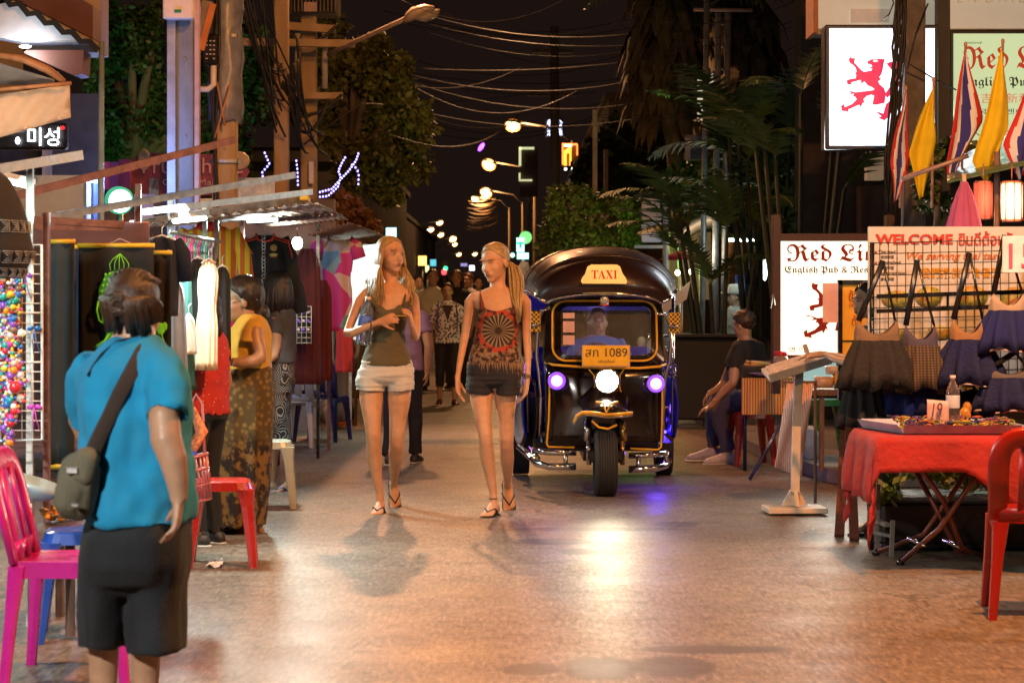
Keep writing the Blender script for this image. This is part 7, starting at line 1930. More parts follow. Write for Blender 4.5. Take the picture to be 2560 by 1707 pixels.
def mat_tiedye():
 s=Nodes('patterned top')
 tc=s.n('ShaderNodeTexCoord')
 sep=s.n('ShaderNodeSeparateXYZ');s.l(tc.outputs['Object'],sep.inputs[0])
 x=s.math('SUBTRACT',sep.outputs[0],(1246-1230)*13.9/F)
 z=s.math('SUBTRACT',sep.outputs[2],at(0,826,13.9).z)
 r=s.math('SQRT',s.math('ADD',s.math('MULTIPLY',x,x),s.math('MULTIPLY',z,z)))
 a=s.math('ARCTAN2',z,x)
 rays=s.math('SINE',s.math('MULTIPLY',a,21.0))
 nz=s.noise(s.coord(),38,3)
 base=s.ramp(nz,[(.42,(.035,.018,.012)),(.5,(.16,.075,.04)),(.60,(.30,.20,.12))])
 sun=s.ramp(rays,[(.25,(.05,.028,.018)),(.62,(.34,.24,.14))])
 inside=s.ramp(r,[(.098,1),(.108,0)])
 c=s.mix(inside,base,sun)
 c=s.mix(s.ramp(r,[(.018,1),(.03,0)]),c,(.05,.022,.015))
 ring=s.math('MULTIPLY',s.ramp(r,[(.106,0),(.112,1),(.138,1),(.144,0)]),s.ramp(nz,[(.42,0),(.5,1)]))
 c=s.mix(s.math('MULTIPLY',ring,s.ramp(z,[(-.03,1),(.09,0)])if False else 1.0),c,(.45,.05,.025))
 s.color(c);s.b.inputs['Roughness'].default_value=.85
 s.bump(s.noise(s.coord(),160,3),.3)
 return s.m
tie=mat_tiedye()
mb=MB()
w2.trunk([(750,1190,1300,.100),(766,1190,1299,.112),(788,1190,1298,.120,-.005),(808,1192,1296,.115),(840,1186,1296,.105),(868,1180,1298,.108),(892,1172,1302,.125),(908,1170,1304,.13)],mb,hollow=.03,n=32,dip=(.07,.05,.012))
mb.ell(w2.p(1218,796,-.075),(.045,.04,.046));mb.ell(w2.p(1266,798,-.075),(.045,.04,.046))
top2=w2.part('fringed_top',mb,tie,.008,(.006,(9,9,18)))
mb=MB();w2.limb([(1206,775,7,-.1),(1202,745,3,-.08),(1200,726,2,.0),(1206,730,2,.07),(1212,775,2.5,.1)],mb,8);w2.limb([(1282,785,6,-.1),(1290,752,2.6,-.08),(1288,728,2,.0),(1284,730,2,.07),(1280,775,2.5,.1)],mb,8)
mb.build('strap',M('red brown strap',(.20,.04,.03),.8),top2)
mb=MB();rn=random.Random(5)
for i in range(64):
 a=2*pi*i/64
 c=w2.p(1237,905,0)+V((.175*cos(a),.128*sin(a),0))
 L=rn.uniform(.03,.075)+.03*max(0,cos(a))
 mb.tube([c,c+V((rn.uniform(-.006,.006),0,-L*.6)),c+V((rn.uniform(-.01,.01),0,-L))],[.007,.005,.003],5)
mb.build('fringe',M('fringe yarn',(.24,.15,.09),.9,var=.4,vs=30),top2)
mb=MB()
w2.trunk([(895,1175,1300,.115),(920,1168,1304,.125),(945,1165,1304,.13),(958,1170,1300,.115),(968,1195,1275,.07)],mb)
w2.limb([(1201,930,34,0),(1199,960,35,0),(1197,984,35,0)],mb,16,hollow=.03,flat=1.25);w2.limb([(1270,930,32,0),(1270,960,33,0),(1271,986,33,0)],mb,16,hollow=.03,flat=1.3)
w2.part('shorts',mb,cloth('black denim',(.022,.020,.024),.3),.008,(.008,(5,5,50)))
k=w2.hk;rn=random.Random(9);strands=[]
for i in range(460):
 a=rn.uniform(-2.6,2.6);
 h=rn.uniform(.0,1)
 fx,fy=.076*sin(a),.02-.088*cos(a)
 zl=.052+.04*cos(a)if abs(a)<1.6 else-.02+rn.uniform(-.03,.05)
 g_=rn.uniform(1.0,1.05);p0=P(*onhead(fx*.9,fy,max(zl,-.05)+.012,1.0))
 p1=P(*onhead(fx*.85,fy*.5+.03,.085 if abs(a)<1.7 else .03,g_+.01))
 tie_p=P(.012,.112,-.012)
 p2=P(*onhead(.4*fx,.10,.05-.05*h,g_+.02))
 q_=lambda u,v,t:P(*onhead(*(w2.hR.transposed()@(u.lerp(v,t)-w2.hC)/w2.hk),g_+.005));strands.append([p0,q_(p0,p1,.35),q_(p0,p1,.7),p1,q_(p1,p2,.5),p2,tie_p])
w2.locks(strands,.0042,hair_blond,extra=hair_cap(w2,P,k,w2.hR,grow=.972))
strands=[]
for i in range(150):
 o=V((rn.gauss(0,.013),rn.gauss(0,.013),0))
 pts=[P(.012,.105,-.012)+o*.4]
 for q,(px,py,dy)in enumerate(((1283,668,.05),(1288,692,.04),(1289,718,.0),(1290,742,-.06),(1294,768,-.10),(1296,795+rn.uniform(-8,12),-.11))):
  pts.append(w2.p(px,py,dy)+o*(1+.5*sin(q)))
 strands.append(pts)
w2.locks(strands,.0055,hair_blond,name='ponytail')
mb=MB()
for q in range(3):mb.tube([w2.p(1319+8.5*sin(a),938+q*5+2*cos(a)+3*sin(a),-.08+.025*cos(a))for a in[2*pi*i/12 for i in range(13)]],.0035,6)
w2.part('bracelets',mb,M('braided cord',(.12,.07,.05),.8))
mb=MB();mb.tube([w2.p(1233+11*sin(a),1246,.01+.03*cos(a))for a in[2*pi*i/12 for i in range(13)]],.003,6);w2.part('anklet',mb,black)
Yb=6.22
bw=Fig('stout woman in a turquoise T-shirt and dark knee shorts seen from behind',330,Yb)
P=bw.head(340,768,172,radians(163),radians(-12),0,brow=brow_d,neck=(335,865,62,.0),fat=1.12)
bw.trunk([(850,272,400,.075),(880,235,432,.09),(930,225,440,.11),(1030,235,440,.13),(1150,240,450,.145),(1260,240,450,.15),(1330,236,450,.15),(1390,240,445,.14)])
bw.limb([(405,905,44,-.06),(412,960,42,-.14),(410,1040,39,-.22),(415,1100,39,-.245),(433,1150,35,-.25),(442,1200,28,-.25),(446,1238,22,-.25),(447,1252,22,-.25)])
bw.hand(bw.p(447,1246,-.25),(-.10,-.05,-1),(-1,-.15,0),.165,.55,1,mb=bw.b)
bw.limb([(228,925,40,.05),(210,980,40,.12),(205,1050,36,.16),(230,1110,30,.02+.16),(280,1130,24,.26)])
for c,dx in((262,0),(366,0)):
 bw.limb([(c,1380,60,0),(c,1480,52,0),(c-2,1600,40,0),(c-3,1680,37,.02),(c-4,1740,33,.02),(c-4,1850,24,.01),(c-4,1905,21,0)])
 bw.foot(bw.p(c-4,1915,0),(.35,.93,0),(0,0,1),.235,flip=flip_m)
bw.done(skin_t,.007)
turq=cloth('turquoise jersey',(.004,.23,.44),.1,bs=320)
mb=MB()
bw.trunk([(836,296,384,.075),(852,276,402,.10),(880,232,436,.135),(915,205,458,.165),(970,190,470,.18),(1060,196,476,.19),(1160,200,486,.20),(1250,206,487,.21),(1298,212,486,.215)],mb,hollow=.04,n=28)
bw.limb([(398,888,44,-.04),(410,930,54,-.10),(416,985,57,-.17),(418,1042,53,-.215)],mb,18,hollow=.05)
bw.limb([(240,900,40,.02),(216,950,46,.05),(204,1010,44,.08),(212,1062,38,.11)],mb,18,hollow=.04)
bw.part('t_shirt',mb,turq,.009,(.020,(11,6,8)))
mb=MB()
bw.trunk([(1285,220,478,.19),(1330,212,476,.205),(1400,208,474,.20),(1445,207,468,.165),(1480,225,455,.09)],mb,n=28)
bw.limb([(276,1350,64,0),(264,1430,60,0),(254,1530,57,0),(251,1613,56,0)],mb,20,hollow=.06,flat=2.0);bw.limb([(396,1350,74,0),(395,1430,72,0),(392,1530,70,0),(390,1620,71,0)],mb,20,hollow=.06,flat=1.7)
bw.part('shorts',mb,cloth('charcoal cloth',(.007,.009,.012),.25,bs=120),.010,(.013,(8,8,4)))
k=bw.hk;rn=random.Random(31);strands=[]
for i in range(170):
 a=rn.uniform(-2.9,2.9);el=rn.uniform(-.35,1.0)
 x,y=.084*sin(a)*cos(el*.9),.018-.100*cos(a)*cos(el*.9)
 z=.030+.088*sin(el)-(.025 if abs(a)>1.9 else 0)
 if abs(a)<1.0 and z<.07:z=.075
 if abs(a)>=1.0:z-=.05
 p0=P(x,y,z)
 b=P(rn.uniform(-.02,.02),.100,.036+rn.uniform(-.02,.02))
 m_=P(x*.95,y*.7+.045,max(z,.02)+.022)
 strands.append([p0,p0.lerp(m_,.6),m_,m_.lerp(b,.6)+(m_-bw.hC).normalized()*.006,b])
cap=hair_cap(bw,P,k,bw.hR,grow=1.05)
cap.ell(P(0,.04,.03),(.081*k,.085*k,.084*k),bw.hR,16)
for i in range(40):
 a=rn.uniform(0,6.28);rr=rn.uniform(.016,.036)
 c=P(.0,.104,.036)
 pts=[c+bw.hR@V((rr*cos(a+q*.7),-.018+.012*q*(1 if i%2 else .5),rr*sin(a+q*.7)))*k for q in range(5)]
 strands.append(pts)
bw.locks(strands,.0115,hair_brown,extra=cap)
t=thing('shoulder_bag','grey green canvas satchel hanging on the hip of the woman in turquoise','bag',bw.p(190,1200,-.18))
can=cloth('grey green canvas',(.105,.098,.062),.2,bs=140)
mb=MB();mb.box(bw.p(193,1215,-.215),(.115,.10,.185),Matrix.Rotation(radians(12),3,'Y')@Matrix.Rotation(radians(20),3,'Z'),bev=.03)
mb.box(bw.p(172,1240,-.255),(.085,.06,.11),Matrix.Rotation(radians(12),3,'Y')@Matrix.Rotation(radians(20),3,'Z'),bev=.025)
mb.build('pouch',can,t,True,.008,(.006,(14,14,14)),6)
mb=MB();mb.box(bw.p(212,1165,-.235),(.07,.09,.11),Matrix.Rotation(radians(16),3,'Y'),bev=.02);mb.build('flap',can,t,True,.008,(.004,(20,20,20)),5)
for c_,z_ in((bw.p(188,1262,-.30),(.022,.012,.012)),(bw.p(180,1175,-.28),(.035,.012,.02))):
 mb=MB();mb.box(c_,z_,bev=.003);mb.build('buckle',steel,t,smooth=False)
mb=MB()
sp=[(392,858,.02),(376,862,-.075),(356,882,-.125),(330,930,-.170),(300,985,-.190),(275,1040,-.200),(250,1090,-.215),(232,1130,-.225),(215,1165,-.235)]
mb.tube([bw.p(*q)for q in sp],.024,8,flat=.16,up=(0,-1,0));mb.build('strap',cloth('brown webbing',(.035,.022,.016),.2),t)
mb=MB();mb.tube([bw.p(*q)for q in((392,858,.02),(360,850,-.06),(320,852,-.075),(290,860,-.09),(255,890,-.125),(230,925,-.14),(222,942,-.145))],.011,8,flat=.4,up=(0,-1,0));mb.build('neck_cord',black,t)
yw=Fig('woman with glasses in a mustard blouse and a long batik sarong standing at the stall',610,12.9)
P=yw.head(601,752,104,radians(-72),radians(6),0,brow=brow_d,neck=(622,800,21,.01))
yw.trunk([(795,606,654,.06),(812,588,672,.10),(850,574,676,.13),(900,566,678,.14),(930,560,680,.14),(980,556,684,.15),(1050,552,680,.14)])
yw.limb([(640,822,20,-.12),(640,850,20,-.15),(650,880,18,-.17),(652,893,17,-.18),(630,903,16,-.22),(598,906,13,-.24),(578,905,10,-.24)])
yw.hand(yw.p(578,905,-.24),(-1,0,-.05),(0,.8,-.6),.15,.5,1)
yw.foot(yw.p(600,1305,.1),(-.9,-.3,0),size=.22,flip=flip_m);yw.foot(yw.p(638,1308,0),(-.95,-.2,0),size=.22,flip=M('tan slipper',(.3,.18,.1),.6))
yw.limb([(600,1200,16,.1),(600,1300,14,.1)]);yw.limb([(636,1200,16,0),(638,1300,14,0)])
yw.done(skin_t,.009)
must=cloth('mustard cloth',(.62,.37,.05),.12,bs=260)
mb=MB()
yw.trunk([(786,606,650,.07),(800,590,668,.10),(828,574,678,.14),(870,568,680,.15),(905,566,680,.15),(928,562,680,.15)],mb,hollow=.03)
yw.limb([(640,808,24,-.06),(632,835,27,-.11),(626,864,27,-.14)],mb,14,hollow=.03)
yw.part('blouse',mb,must,.009,(.010,(8,8,13)))
def mat_batik():
 s=Nodes('batik sarong')
 co=s.coord()
 v=s.n('ShaderNodeTexVoronoi');v.inputs['Scale'].default_value=26;s.l(co,v.inputs['Vector'])
 flow=s.ramp(s.noise(co,14,4,.6),[(.46,0),(.54,1)])
 sep=s.n('ShaderNodeSeparateXYZ');s.l(co,sep.inputs[0])
 upper=s.ramp(v.outputs['Distance'],[(.15,(.24,.16,.045)),(.5,(.085,.055,.016))])
 lower=s.mix(flow,(.018,.008,.005),(.19,.10,.024))
 hgt=s.math('ADD',sep.outputs[2],s.math('MULTIPLY',s.math('SUBTRACT',s.noise(co,3.5,3),.5),1.1))
 s.color(s.mix(s.ramp(hgt,[(.50,0),(.62,1)]),lower,upper))
 s.b.inputs['Roughness'].default_value=.8
 s.bump(s.noise(s.coord(),200,3),.25)
 return s.m
mb=MB()
yw.trunk([(918,560,682,.15),(940,552,684,.16),(1000,540,688,.17),(1080,528,684,.17),(1160,514,676,.17),(1240,504,668,.17),(1312,498,664,.17)],mb,hollow=.05,n=28)
yw.part('sarong',mb,mat_batik(),.010,(.022,(16,12,1.0)))
k=yw.hk
mb=hair_cap(yw,P,k,yw.hR,grow=1.10,th_=.024)
mb.ell(P(0,.045,.02),(.086*k,.095*k,.095*k),yw.hR,16);mb.ell(P(.0,.105,-.075),(.052*k,.05*k,.05*k),yw.hR,14)
yw.part('hair',mb,hair_black,.008,(.006,(30,30,12)))
mb=MB();mb.tube([P(.08,-.02,.01),P(.066,-.092,.008)],.003,6)
for q in(-1,1):mb.tube([P(q*.034+.026*cos(a),-.10,.0+.019*sin(a))for a in[2*pi*i/12 for i in range(13)]],.0025,5)
yw.part('glasses',mb,M('pale metal',(.7,.68,.66),.25,.8))
mb=MB();mb.tube([yw.p(584+2*sin(a),905+11*cos(a),-.24+.03*sin(a))for a in[2*pi*i/12 for i in range(13)]],.004,6);yw.part('bracelet',mb,M('silver',(.7,.7,.7),.25,1))
gw=Fig('woman with shoulder length black hair, grey T-shirt and spiral patterned trousers seen from behind',705,15.8)
P=gw.head(688,722,82,radians(-120),0,0,brow=brow_d,neck=(700,772,17,.0))
gw.trunk([(768,686,722,.06),(780,676,736,.09),(820,674,738,.12),(880,676,736,.12),(930,674,736,.14),(980,680,734,.12)])
gw.limb([(690,795,14,-.10),(690,840,14,-.13),(690,868,13,-.14),(684,890,12,-.16),(672,900,10,-.18)])
gw.limb([(698,960,24,-.05),(700,1060,19,-.05),(716,1120,13,-.05),(719,1195,8,-.05),(719,1205,8,-.05)]);gw.limb([(712,960,24,.08),(700,1060,18,.1),(684,1130,13,.14),(682,1205,8,.16)])
gw.hand(gw.p(672,900,-.18),(-.9,0,-.3),(0,.6,-.6),.15,.5,1)
blue_fl=M('blue slipper',(.03,.08,.3),.5)
gw.foot(gw.p(718,1208,-.05),(-.7,-.7,0),size=.22,flip=blue_fl);gw.foot(gw.p(682,1210,.16),(-.9,-.3,0),size=.22,flip=blue_fl)
gw.done(skin_t,.009)
mb=MB()
gw.trunk([(766,686,720,.08),(776,674,738,.11),(815,672,741,.13),(860,676,740,.13),(908,673,739,.145)],mb,hollow=.03)
gw.limb([(692,786,17,-.07),(690,812,18,-.11),(690,836,18,-.125)],mb,14,hollow=.02)
gw.part('t_shirt',mb,cloth('slate grey jersey',(.062,.060,.072),.12),.009,(.008,(9,9,12)))
def mat_spiral():
 s=Nodes('spiral print')
 v=s.n('ShaderNodeTexVoronoi');v.inputs['Scale'].default_value=9;s.l(s.coord(),v.inputs['Vector'])
 w=s.math('SINE',s.math('MULTIPLY',v.outputs['Distance'],55))
 s.color(s.ramp(w,[(.42,(.02,.018,.02)),(.55,(.30,.27,.26))]));s.b.inputs['Roughness'].default_value=.85
 return s.m
mb=MB();gw.trunk([(900,676,737,.135),(940,673,738,.145),(980,675,736,.13)],mb)
gw.limb([(700,960,27,-.05),(702,1040,24,-.05),(712,1116,20,-.05)],mb,14,hollow=.02);gw.limb([(706,960,27,.08),(698,1050,22,.1),(688,1112,18,.13)],mb,14,hollow=.02)
gw.part('trousers',mb,mat_spiral(),.009,(.008,(9,9,16)))
k=gw.hk;rn=random.Random(3);strands=[]
for i in range(90):
 a=rn.uniform(-2.3,2.3);x,y=.082*sin(a),.02+.10*cos(a)
 tip=V((rn.uniform(-.01,.01),rn.uniform(-.01,.01),0))
 strands.append([P(x*.2,.01,.122),P(x*.8,y*.7,.095),P(x*1.02,y,.02),P(x*1.08,y*1.02,-.08)+tip,P(x*.95,y*.98,-.17+rn.uniform(-.02,.03))+tip])
gw.locks(strands,.013,hair_black,extra=hair_cap(gw,P,k,gw.hR,grow=1.05))
def passer(label,px,Y,head_y,yaw,shirt,pants,hair=hair_black,female=False,skin=skin_t,fullp=True,sleeve=.5,stride=.0,arm=0.0,vox=.012,longhair=False,sh=None,group=None,bulky=1.0,pant_len=1.0,feet=True):
 f=Fig(label,px,Y,group)
 H=HC+(HY-head_y)*Y/F
 k=H/1.7
 Rz=Matrix.Rotation(yaw,3,'Z')
 O=V((gx(px,Y),Y,0))
 Q=lambda x,y,z:O+Rz@(V((x,y,z))*k)
 R3=lambda x:Rz@V(x)
 mb=f.b
 b=bulky
 def ring(L,mm,m_,hollow=0.0):
  rr=[(Q(0,yy,z),R3((hw*k*b,0,0)),R3((0,hd*k*b,0)))for z,hw,hd,yy in L]
  if hollow:
   c,u,w=rr[-1];rr.append((c+V((0,0,.03)),u*.8,w*.8))
  m_.loft(rr,16,power=.85)
 sw=.185 if female else .205
 ring([(1.44,.055,.055,0),(1.40,sw*.75,.075,0),(1.34,sw*.92,.095,0),(1.2,sw*.82,.11,0),(1.05,sw*.74,.10,0),(.95,sw*.86,.11,0),(.86,sw*.86,.115,0)],mb,mb)
 C=Q(0,-.01,1.585)
 PX=1280+C.x*F/C.y
 P=f.head(PX,HY-(C.z-HC)*F/C.y,.225*k*F/Y,yaw,0,0,C.y-Y,neck=None,brow=brow_d)
 mb.tube([Q(0,.01,1.55),Q(0,.015,1.40)],[.05*k,.058*k],12)
 shirt_mb=MB();pant_mb=MB()
 for q in(-1,1):
  sp=Q(q*sw*.9,0,1.36);el=Q(q*(sw+.05),.03+arm*q*.12,1.08);wr=Q(q*(sw+.03),-.06+arm*q*.25,.84)
  mb.tube([sp,sp.lerp(el,.5),el,el.lerp(wr,.3),wr],[.05*k,.043*k,.036*k,.038*k,.025*k],10)
  f.hand(wr,(wr-el),R3((-q,0,0)),.17*k,.5,q)
  shirt_mb.tube([Q(q*sw*.72,0,1.37),sp,sp.lerp(el,sleeve)]+([wr.lerp(el,.1)]if sleeve>.9 else[]),[.06*k,.066*k,.064*k]+([.045*k]if sleeve>.9 else[]),12,hollow=.02)
  hp=Q(q*.09,0,.88);kn=Q(q*.10,-.03-stride*q*.16,.47);an=Q(q*.10,.02-stride*q*.30,.08)
  mb.tube([hp,kn,kn.lerp(an,.3),an],[.08*k,.053*k,.055*k,.035*k],12)
  pl=kn.lerp(an,pant_len)if pant_len>0 else hp.lerp(kn,.8)
  pant_mb.tube([Q(q*.085,0,.93),hp,hp.lerp(kn,.5),kn.lerp(pl,.1),pl],[.09*k*b,.097*k*b,.085*k,.068*k,.062*k],12,hollow=.02)
  if feet:f.foot(an,R3((q*.15,-1,0)),(0,0,1),.24*k,shoe=sh or M('dark shoe',(.03,.025,.025),.5))
 ring([(1.46,.065,.07,0),(1.42,sw*.72,.095,0),(1.34,sw*.98,.115,0),(1.2,sw*.92,.13,0),(1.05,sw*.90,.125,0),(.92,sw*.98,.13,0),(.86,sw*1.0,.132,0)],shirt_mb,shirt_mb,.03)
 ring([(1.0,sw*.84,.11,0),(.92,sw*.93,.12,0),(.84,sw*.93,.12,0)],pant_mb,pant_mb)
 f.done(skin,vox,2)
 f.part('shirt',shirt_mb,shirt,vox,(.010*k,(9,9,12)))
 f.part('trousers',pant_mb,pants,vox,(.010*k,(9,9,6)))
 hm=hair_cap(f,P,f.hk,f.hR,grow=1.10)
 hm.ell(P(0,.05,.02),(.082*f.hk,.08*f.hk,.085*f.hk),f.hR,12)
 if longhair:
  rn=random.Random(int(px));
  for i in range(46):
   a=rn.uniform(-2.0,2.0);x,y=.088*sin(a),.02+.10*cos(a)
   hm.tube([P(x*.3,.01,.12),P(x,y*.8,.06),P(x*1.05,y,-.05),P(x*1.05,y,-.16+rn.uniform(-.04,.04))],[.012,.016,.016,.006],6)
 f.part('hair',hm,hair)
 f.P=P;f.Q=Q
 return f
def mat_leopard():
 s=Nodes('leopard print')
 v=s.n('ShaderNodeTexVoronoi');v.inputs['Scale'].default_value=30;s.l(s.coord(),v.inputs['Vector'])
 s.color(s.ramp(v.outputs['Distance'],[(.12,(.35,.30,.30)),(.22,(.05,.04,.05)),(.42,(.06,.05,.06)),(.5,(.62,.58,.60))]));s.b.inputs['Roughness'].default_value=.8
 return s.m
blk=cloth('black trousers',(.016,.014,.015),.3)
ll=passer('short haired older woman in a leopard print blouse with purple straps',1118,28.7,709,radians(4),mat_leopard(),blk,female=True,sleeve=.75,stride=.35,pant_len=.55,sh=M('dark red shoe',(.10,.02,.03),.5),bulky=1.06)
mb=MB()
for q in(-1,1):mb.tube([ll.Q(q*.13,-.15,1.02),ll.Q(q*.14,-.135,1.25),ll.Q(q*.125,-.06,1.43),ll.Q(q*.12,.05,1.44),ll.Q(q*.12,.15,1.25)],.022,8,flat=.35)
mb.box(ll.Q(0,.22,1.18),(.30,.14,.36),bev=.05)
tag(mb.build('backpack',cloth('purple nylon',(.12,.03,.30),.2)),'purple backpack worn by the woman in leopard print, straps showing','backpack')
mb=MB();mb.prism([(-.075,.0),(.075,0),(0,-.22)],ll.Q(0,-.147,1.40),(1,0,0),(0,0,1),.01);ll.part('inner_top',mb,cloth('dark lace',(.05,.03,.03)),smooth=False)
pm=passer('man in a lilac shirt walking away, mostly hidden behind the loose haired woman',1006,18.4,700,radians(172),cloth('lilac shirt',(.26,.17,.30),.1),cloth('navy trousers',(.014,.015,.022)),skin=skin_t,stride=-.45,arm=-.35,sleeve=.55)
passer('tall passer-by in a cream T-shirt with tousled dark hair in the middle of the road',1082,33,674,radians(8),cloth('cream tee',(.48,.42,.35),.1),cloth('grey trousers',(.06,.06,.06)),female=False,stride=.3)
passer('long haired woman in a black top walking behind the leopard print woman',1142,34,676,radians(-5),cloth('black top',(.012,.012,.014)),blk,female=True,longhair=True,stride=-.3,hair=hair_brown)
passer('passer-by in a pale teal top at the left of the distant crowd',1046,42,690,radians(20),cloth('pale teal',(.12,.2,.2)),blk,stride=.3)
passer('passer-by with dark hair far back between cream shirt and black top',1112,46,690,radians(170),cloth('grey cloth',(.12,.11,.1)),blk,longhair=True,stride=.2)
passer('fair passer-by in a pale jacket half hidden at the right of the crowd',1170,37,682,radians(-25),cloth('pale jacket',(.32,.28,.26)),cloth('grey trousers',(.06,.06,.06)),hair=hair_brown,stride=.3)
passer('passer-by in dark clothes just left of the ponytail woman far behind',1196,44,693,radians(15),cloth('dark shirt',(.03,.025,.03)),blk,stride=.2)
rw=passer('woman in a spotted red top standing behind the hanging dresses',500,11.9,712,radians(-100),None,cloth('black skirt',(.012,.012,.014)),female=True,vox=.012,sleeve=.45,longhair=True,bulky=1.05)if False else None
def mat_spot():
 s=Nodes('spotted red')
 v=s.n('ShaderNodeTexVoronoi');v.inputs['Scale'].default_value=34;s.l(s.coord(),v.inputs['Vector'])
 s.color(s.ramp(v.outputs['Distance'],[(.10,(.75,.5,.45)),(.16,(.52,.035,.03))]));s.b.inputs['Roughness'].default_value=.8
 return s.m
rw=passer('woman in a spotted red top standing behind the hanging dresses',512,12.3,728,radians(-115),mat_spot(),cloth('black skirt',(.012,.012,.014)),female=True,sleeve=.4,longhair=True,bulky=1.12,arm=.0)
sm=Fig('seated man in a black T-shirt, jeans and white trainers, forearms on his knees',1870,18.5)
tshirt_b=cloth('black jersey',(.014,.012,.012),.3)
P=sm.head(1858,812,62,radians(-130),radians(12),0,brow=brow_d,neck=(1864,848,15,.0))
sm.trunk([(846,1848,1884,.06),(858,1832,1908,.10),(890,1832,1914,.13),(930,1836,1918,.14),(965,1842,1925,.14),(1000,1846,1926,.15)])
sm.limb([(1842,872,15,-.14),(1836,915,14,-.2),(1834,945,13,-.24),(1832,958,12,-.26),(1806,982,10,-.26),(1780,1012,8,-.26),(1776,1016,8,-.26)])
sm.limb([(1838,880,14,.14),(1822,930,13,.1),(1808,960,11,.05),(1790,975,9,.0),(1772,984,8,-.05)])
sm.hand(sm.p(1776,1016,-.26),(-.9,-.1,-.45),(-.2,-.2,-.9),.18,.5,1);sm.hand(sm.p(1772,984,-.05),(-.5,0,-.8),(.8,-.2,-.2),.17,.6,1)
sm.limb([(1880,992,27,-.1),(1830,1005,25,-.15),(1795,1012,21,-.18),(1790,1022,20,-.18),(1806,1075,15,-.16),(1822,1128,10,-.14)])
sm.limb([(1880,992,27,.1),(1830,1000,24,.1),(1785,1003,20,.1),(1780,1015,19,.1),(1780,1070,14,.1),(1785,1118,10,.1)])
shoe_w=M('white trainer',(.55,.52,.56),.5,var=.15,vs=30)
sm.foot(sm.p(1822,1130,-.14),(-.95,-.3,0),size=.30,shoe=shoe_w);sm.foot(sm.p(1782,1120,.1),(-.97,-.2,0),size=.31,shoe=M('lilac trainer',(.36,.34,.50),.5,var=.15,vs=30))
sm.done(skin_t,.010)
mb=MB();sm.trunk([(848,1846,1886,.08),(858,1830,1912,.12),(890,1829,1918,.15),(930,1833,1922,.16),(965,1838,1928,.16),(985,1842,1930,.165)],mb,hollow=.03)
sm.limb([(1852,862,17,-.08),(1845,874,20,-.13),(1838,900,20,-.17),(1834,925,18,-.2)],mb,14,hollow=.02);sm.limb([(1846,868,18,.1),(1838,884,19,.12),(1826,920,17,.1)],mb,14,hollow=.02)
sm.part('t_shirt',mb,tshirt_b,.010,(.010,(9,9,10)))
mb=MB();sm.trunk([(975,1846,1922,.15),(1000,1844,1926,.17),(1018,1850,1924,.16)],mb)
sm.limb([(1885,994,30,-.1),(1830,1006,28,-.15),(1797,1012,24,-.18),(1792,1024,22,-.18),(1807,1075,19,-.16),(1822,1126,17,-.14)],mb,14,hollow=.02)
sm.limb([(1885,994,29,.1),(1830,1000,27,.1),(1787,1003,23,.1),(1782,1015,21,.1),(1781,1070,18,.1),(1785,1116,16,.1)],mb,14,hollow=.02)
sm.part('jeans',mb,cloth('dark jeans',(.060,.062,.14),.25),.010,(.010,(12,12,12)))
mb=hair_cap(sm,P,sm.hk,sm.hR,grow=1.08,th_=.024);mb.ell(P(0,.045,.03),(.086*sm.hk,.085*sm.hk,.09*sm.hk),sm.hR,14);sm.part('hair',mb,hair_brown,.010,(.008,(40,40,30)))
mb=MB();mb.tube([sm.p(1787+6*sin(a),1005+6*cos(a),-.26+.03*cos(a))for a in[2*pi*i/12 for i in range(13)]],.009,6);sm.part('wristband',mb,M('orange band',(.6,.3,.06),.5))
hm_=passer('cook in a white cap and long pale apron standing in the dark beyond the taxi',1838,27,722,radians(-70),cloth('white coat',(.42,.42,.40),.1),cloth('pale apron',(.34,.36,.34),.1),sleeve=.9,arm=.3)
mb=MB();mb.lathe([(.088,-.02),(.10,.02),(.102,.06),(.085,.105),(0,.115)],hm_.P(0,.015,.06),18);mb.prism([(-.08,0),(.08,0),(.07,.1),(-.07,.1)],hm_.P(0,-.07,.055),hm_.hR@V((1,0,0)),hm_.hR@V((0,-1,0)),.012)
hm_.part('cap',mb,cloth('white cap cloth',(.62,.58,.52),.06))
sk=Fig('smiling stall keeper peeping out beside the food banner, hands on the menu',2150,12.75)
P=sk.head(2168,752,88,radians(-68),radians(8),0,brow=brow_d,neck=(2190,800,19,.02))
sk.trunk([(800,2172,2208,.06),(815,2160,2240,.10),(860,2156,2246,.12),(940,2158,2244,.12),(1000,2152,2250,.14),(1080,2156,2246,.13)])
sk.limb([(2166,828,16,-.12),(2156,870,16,-.2),(2150,905,14,-.25),(2125,908,12.5,-.15),(2085,897,9,.05),(2062,885,7.5,.2)]);sk.limb([(2166,834,15,.08),(2150,880,14,.0),(2130,900,12,.1),(2095,890,9,.3),(2050,884,7.5,.45)])
sk.hand(sk.p(2062,885,.2),(-.85,.5,-.12),(0,.2,-1),.18,.35,-1);sk.hand(sk.p(2050,884,.45),(-.9,.4,-.12),(0,.2,-1),.18,.3,1)
sk.limb([(2180,1080,26,0),(2180,1200,18,0),(2180,1300,11,0)]);sk.limb([(2216,1080,26,0),(2218,1200,18,0),(2218,1300,11,0)])
for x in(2180,2218):sk.foot(sk.p(x,1302,0),(-.9,-.4,0),size=.22,flip=flip_m)
sk.done(skin_t,.009)
mb=MB();sk.trunk([(806,2172,2214,.08),(820,2156,2244,.12),(870,2152,2250,.14),(960,2152,2250,.14),(1030,2148,2254,.15)],mb,hollow=.03);sk.limb([(2176,826,19,-.08),(2164,862,19,-.15)],mb,12,hollow=.02)
sk.part('blouse',mb,cloth('dark blouse',(.03,.022,.022)),.010,(.01,(9,9,10)))
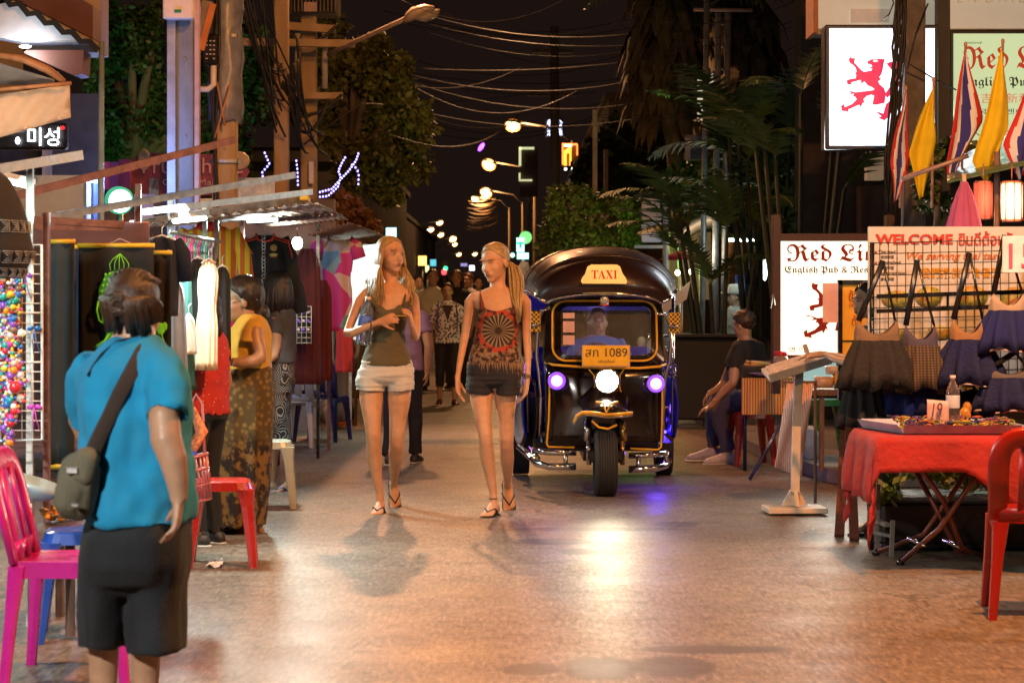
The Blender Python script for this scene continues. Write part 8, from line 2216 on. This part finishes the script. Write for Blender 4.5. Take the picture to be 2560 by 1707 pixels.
mb=MB();sk.trunk([(1020,2150,2252,.15),(1100,2150,2250,.15),(1250,2152,2248,.14)],mb,hollow=.03);sk.part('skirt',mb,blk,.012,(.01,(9,9,4)))
mb=hair_cap(sk,P,sk.hk,sk.hR,grow=1.05);mb.ell(P(0,.04,.02),(.082*sk.hk,.085*sk.hk,.088*sk.hk),sk.hR,14);mb.ell(P(0,.12,.0),(.04*sk.hk,.04*sk.hk,.04*sk.hk),sk.hR,12);sk.part('hair',mb,hair_black)
cu=passer('customer in a brown top and dark trousers, half hidden behind the white shorts',868,24.0,762,radians(-60),cloth('brown top',(.10,.05,.03)),blk,female=True,sh=M('orange shoe',(.45,.14,.03),.5),stride=.35,arm=.2)
dv=Fig('taxi driver in a blue shirt sitting behind the windscreen',1495,16.35)
P=dv.head(1495,806,68,radians(4),0,0,brow=brow_d,neck=(1496,850,18,.0),fat=1.12)
dv.trunk([(840,1468,1526,.07),(852,1440,1552,.10),(880,1436,1558,.12),(940,1446,1548,.13),(1000,1444,1550,.14)])
dv.limb([(1446,860,17,0),(1432,890,15,-.05),(1428,915,14,-.1),(1450,905,11,-.25),(1462,893,9,-.32)]);dv.limb([(1546,862,17,0),(1562,892,15,-.05),(1566,920,14,-.1),(1548,908,11,-.25),(1530,896,9,-.32)])
dv.hand(dv.p(1462,893,-.32),(.2,-.6,.5),(.3,-.5,-.6),.17,.9,1);dv.hand(dv.p(1530,896,-.32),(-.2,-.6,.5),(-.3,-.5,-.6),.17,.9,-1)
dv.limb([(1470,1000,28,0),(1455,1010,24,-.4),(1455,1090,16,-.42)]);dv.limb([(1524,1000,28,0),(1540,1010,24,-.4),(1540,1090,16,-.42)])
for x in(1455,1540):dv.foot(dv.p(x,1094,-.42),(0,-1,0),size=.24,shoe=black)
dv.done(skin_d,.010)
mb=MB();dv.trunk([(838,1476,1516,.085),(848,1446,1546,.11),(866,1430,1562,.13),(900,1434,1560,.14),(960,1438,1556,.15)],mb,hollow=.03)
dv.limb([(1450,856,20,0),(1436,880,20,-.04),(1428,905,19,-.1)],mb,12,hollow=.02);dv.limb([(1542,856,20,0),(1558,880,20,-.04),(1566,908,19,-.1)],mb,12,hollow=.02)
dv.part('shirt',mb,cloth('blue work shirt',(.09,.17,.46),.12),.010,(.010,(9,9,10)))
mb=MB();dv.trunk([(960,1442,1552,.15),(1010,1442,1552,.16)],mb);dv.limb([(1470,1000,31,0),(1455,1010,27,-.4),(1455,1085,20,-.42)],mb,12);dv.limb([(1524,1000,31,0),(1540,1010,27,-.4),(1540,1085,20,-.42)],mb,12);dv.part('trousers',mb,blk,.012)
mb=hair_cap(dv,P,dv.hk,dv.hR,grow=1.04);mb.ell(P(0,.03,.035),(.079*dv.hk,.085*dv.hk,.082*dv.hk),dv.hR,14);dv.part('hair',mb,hair_black)
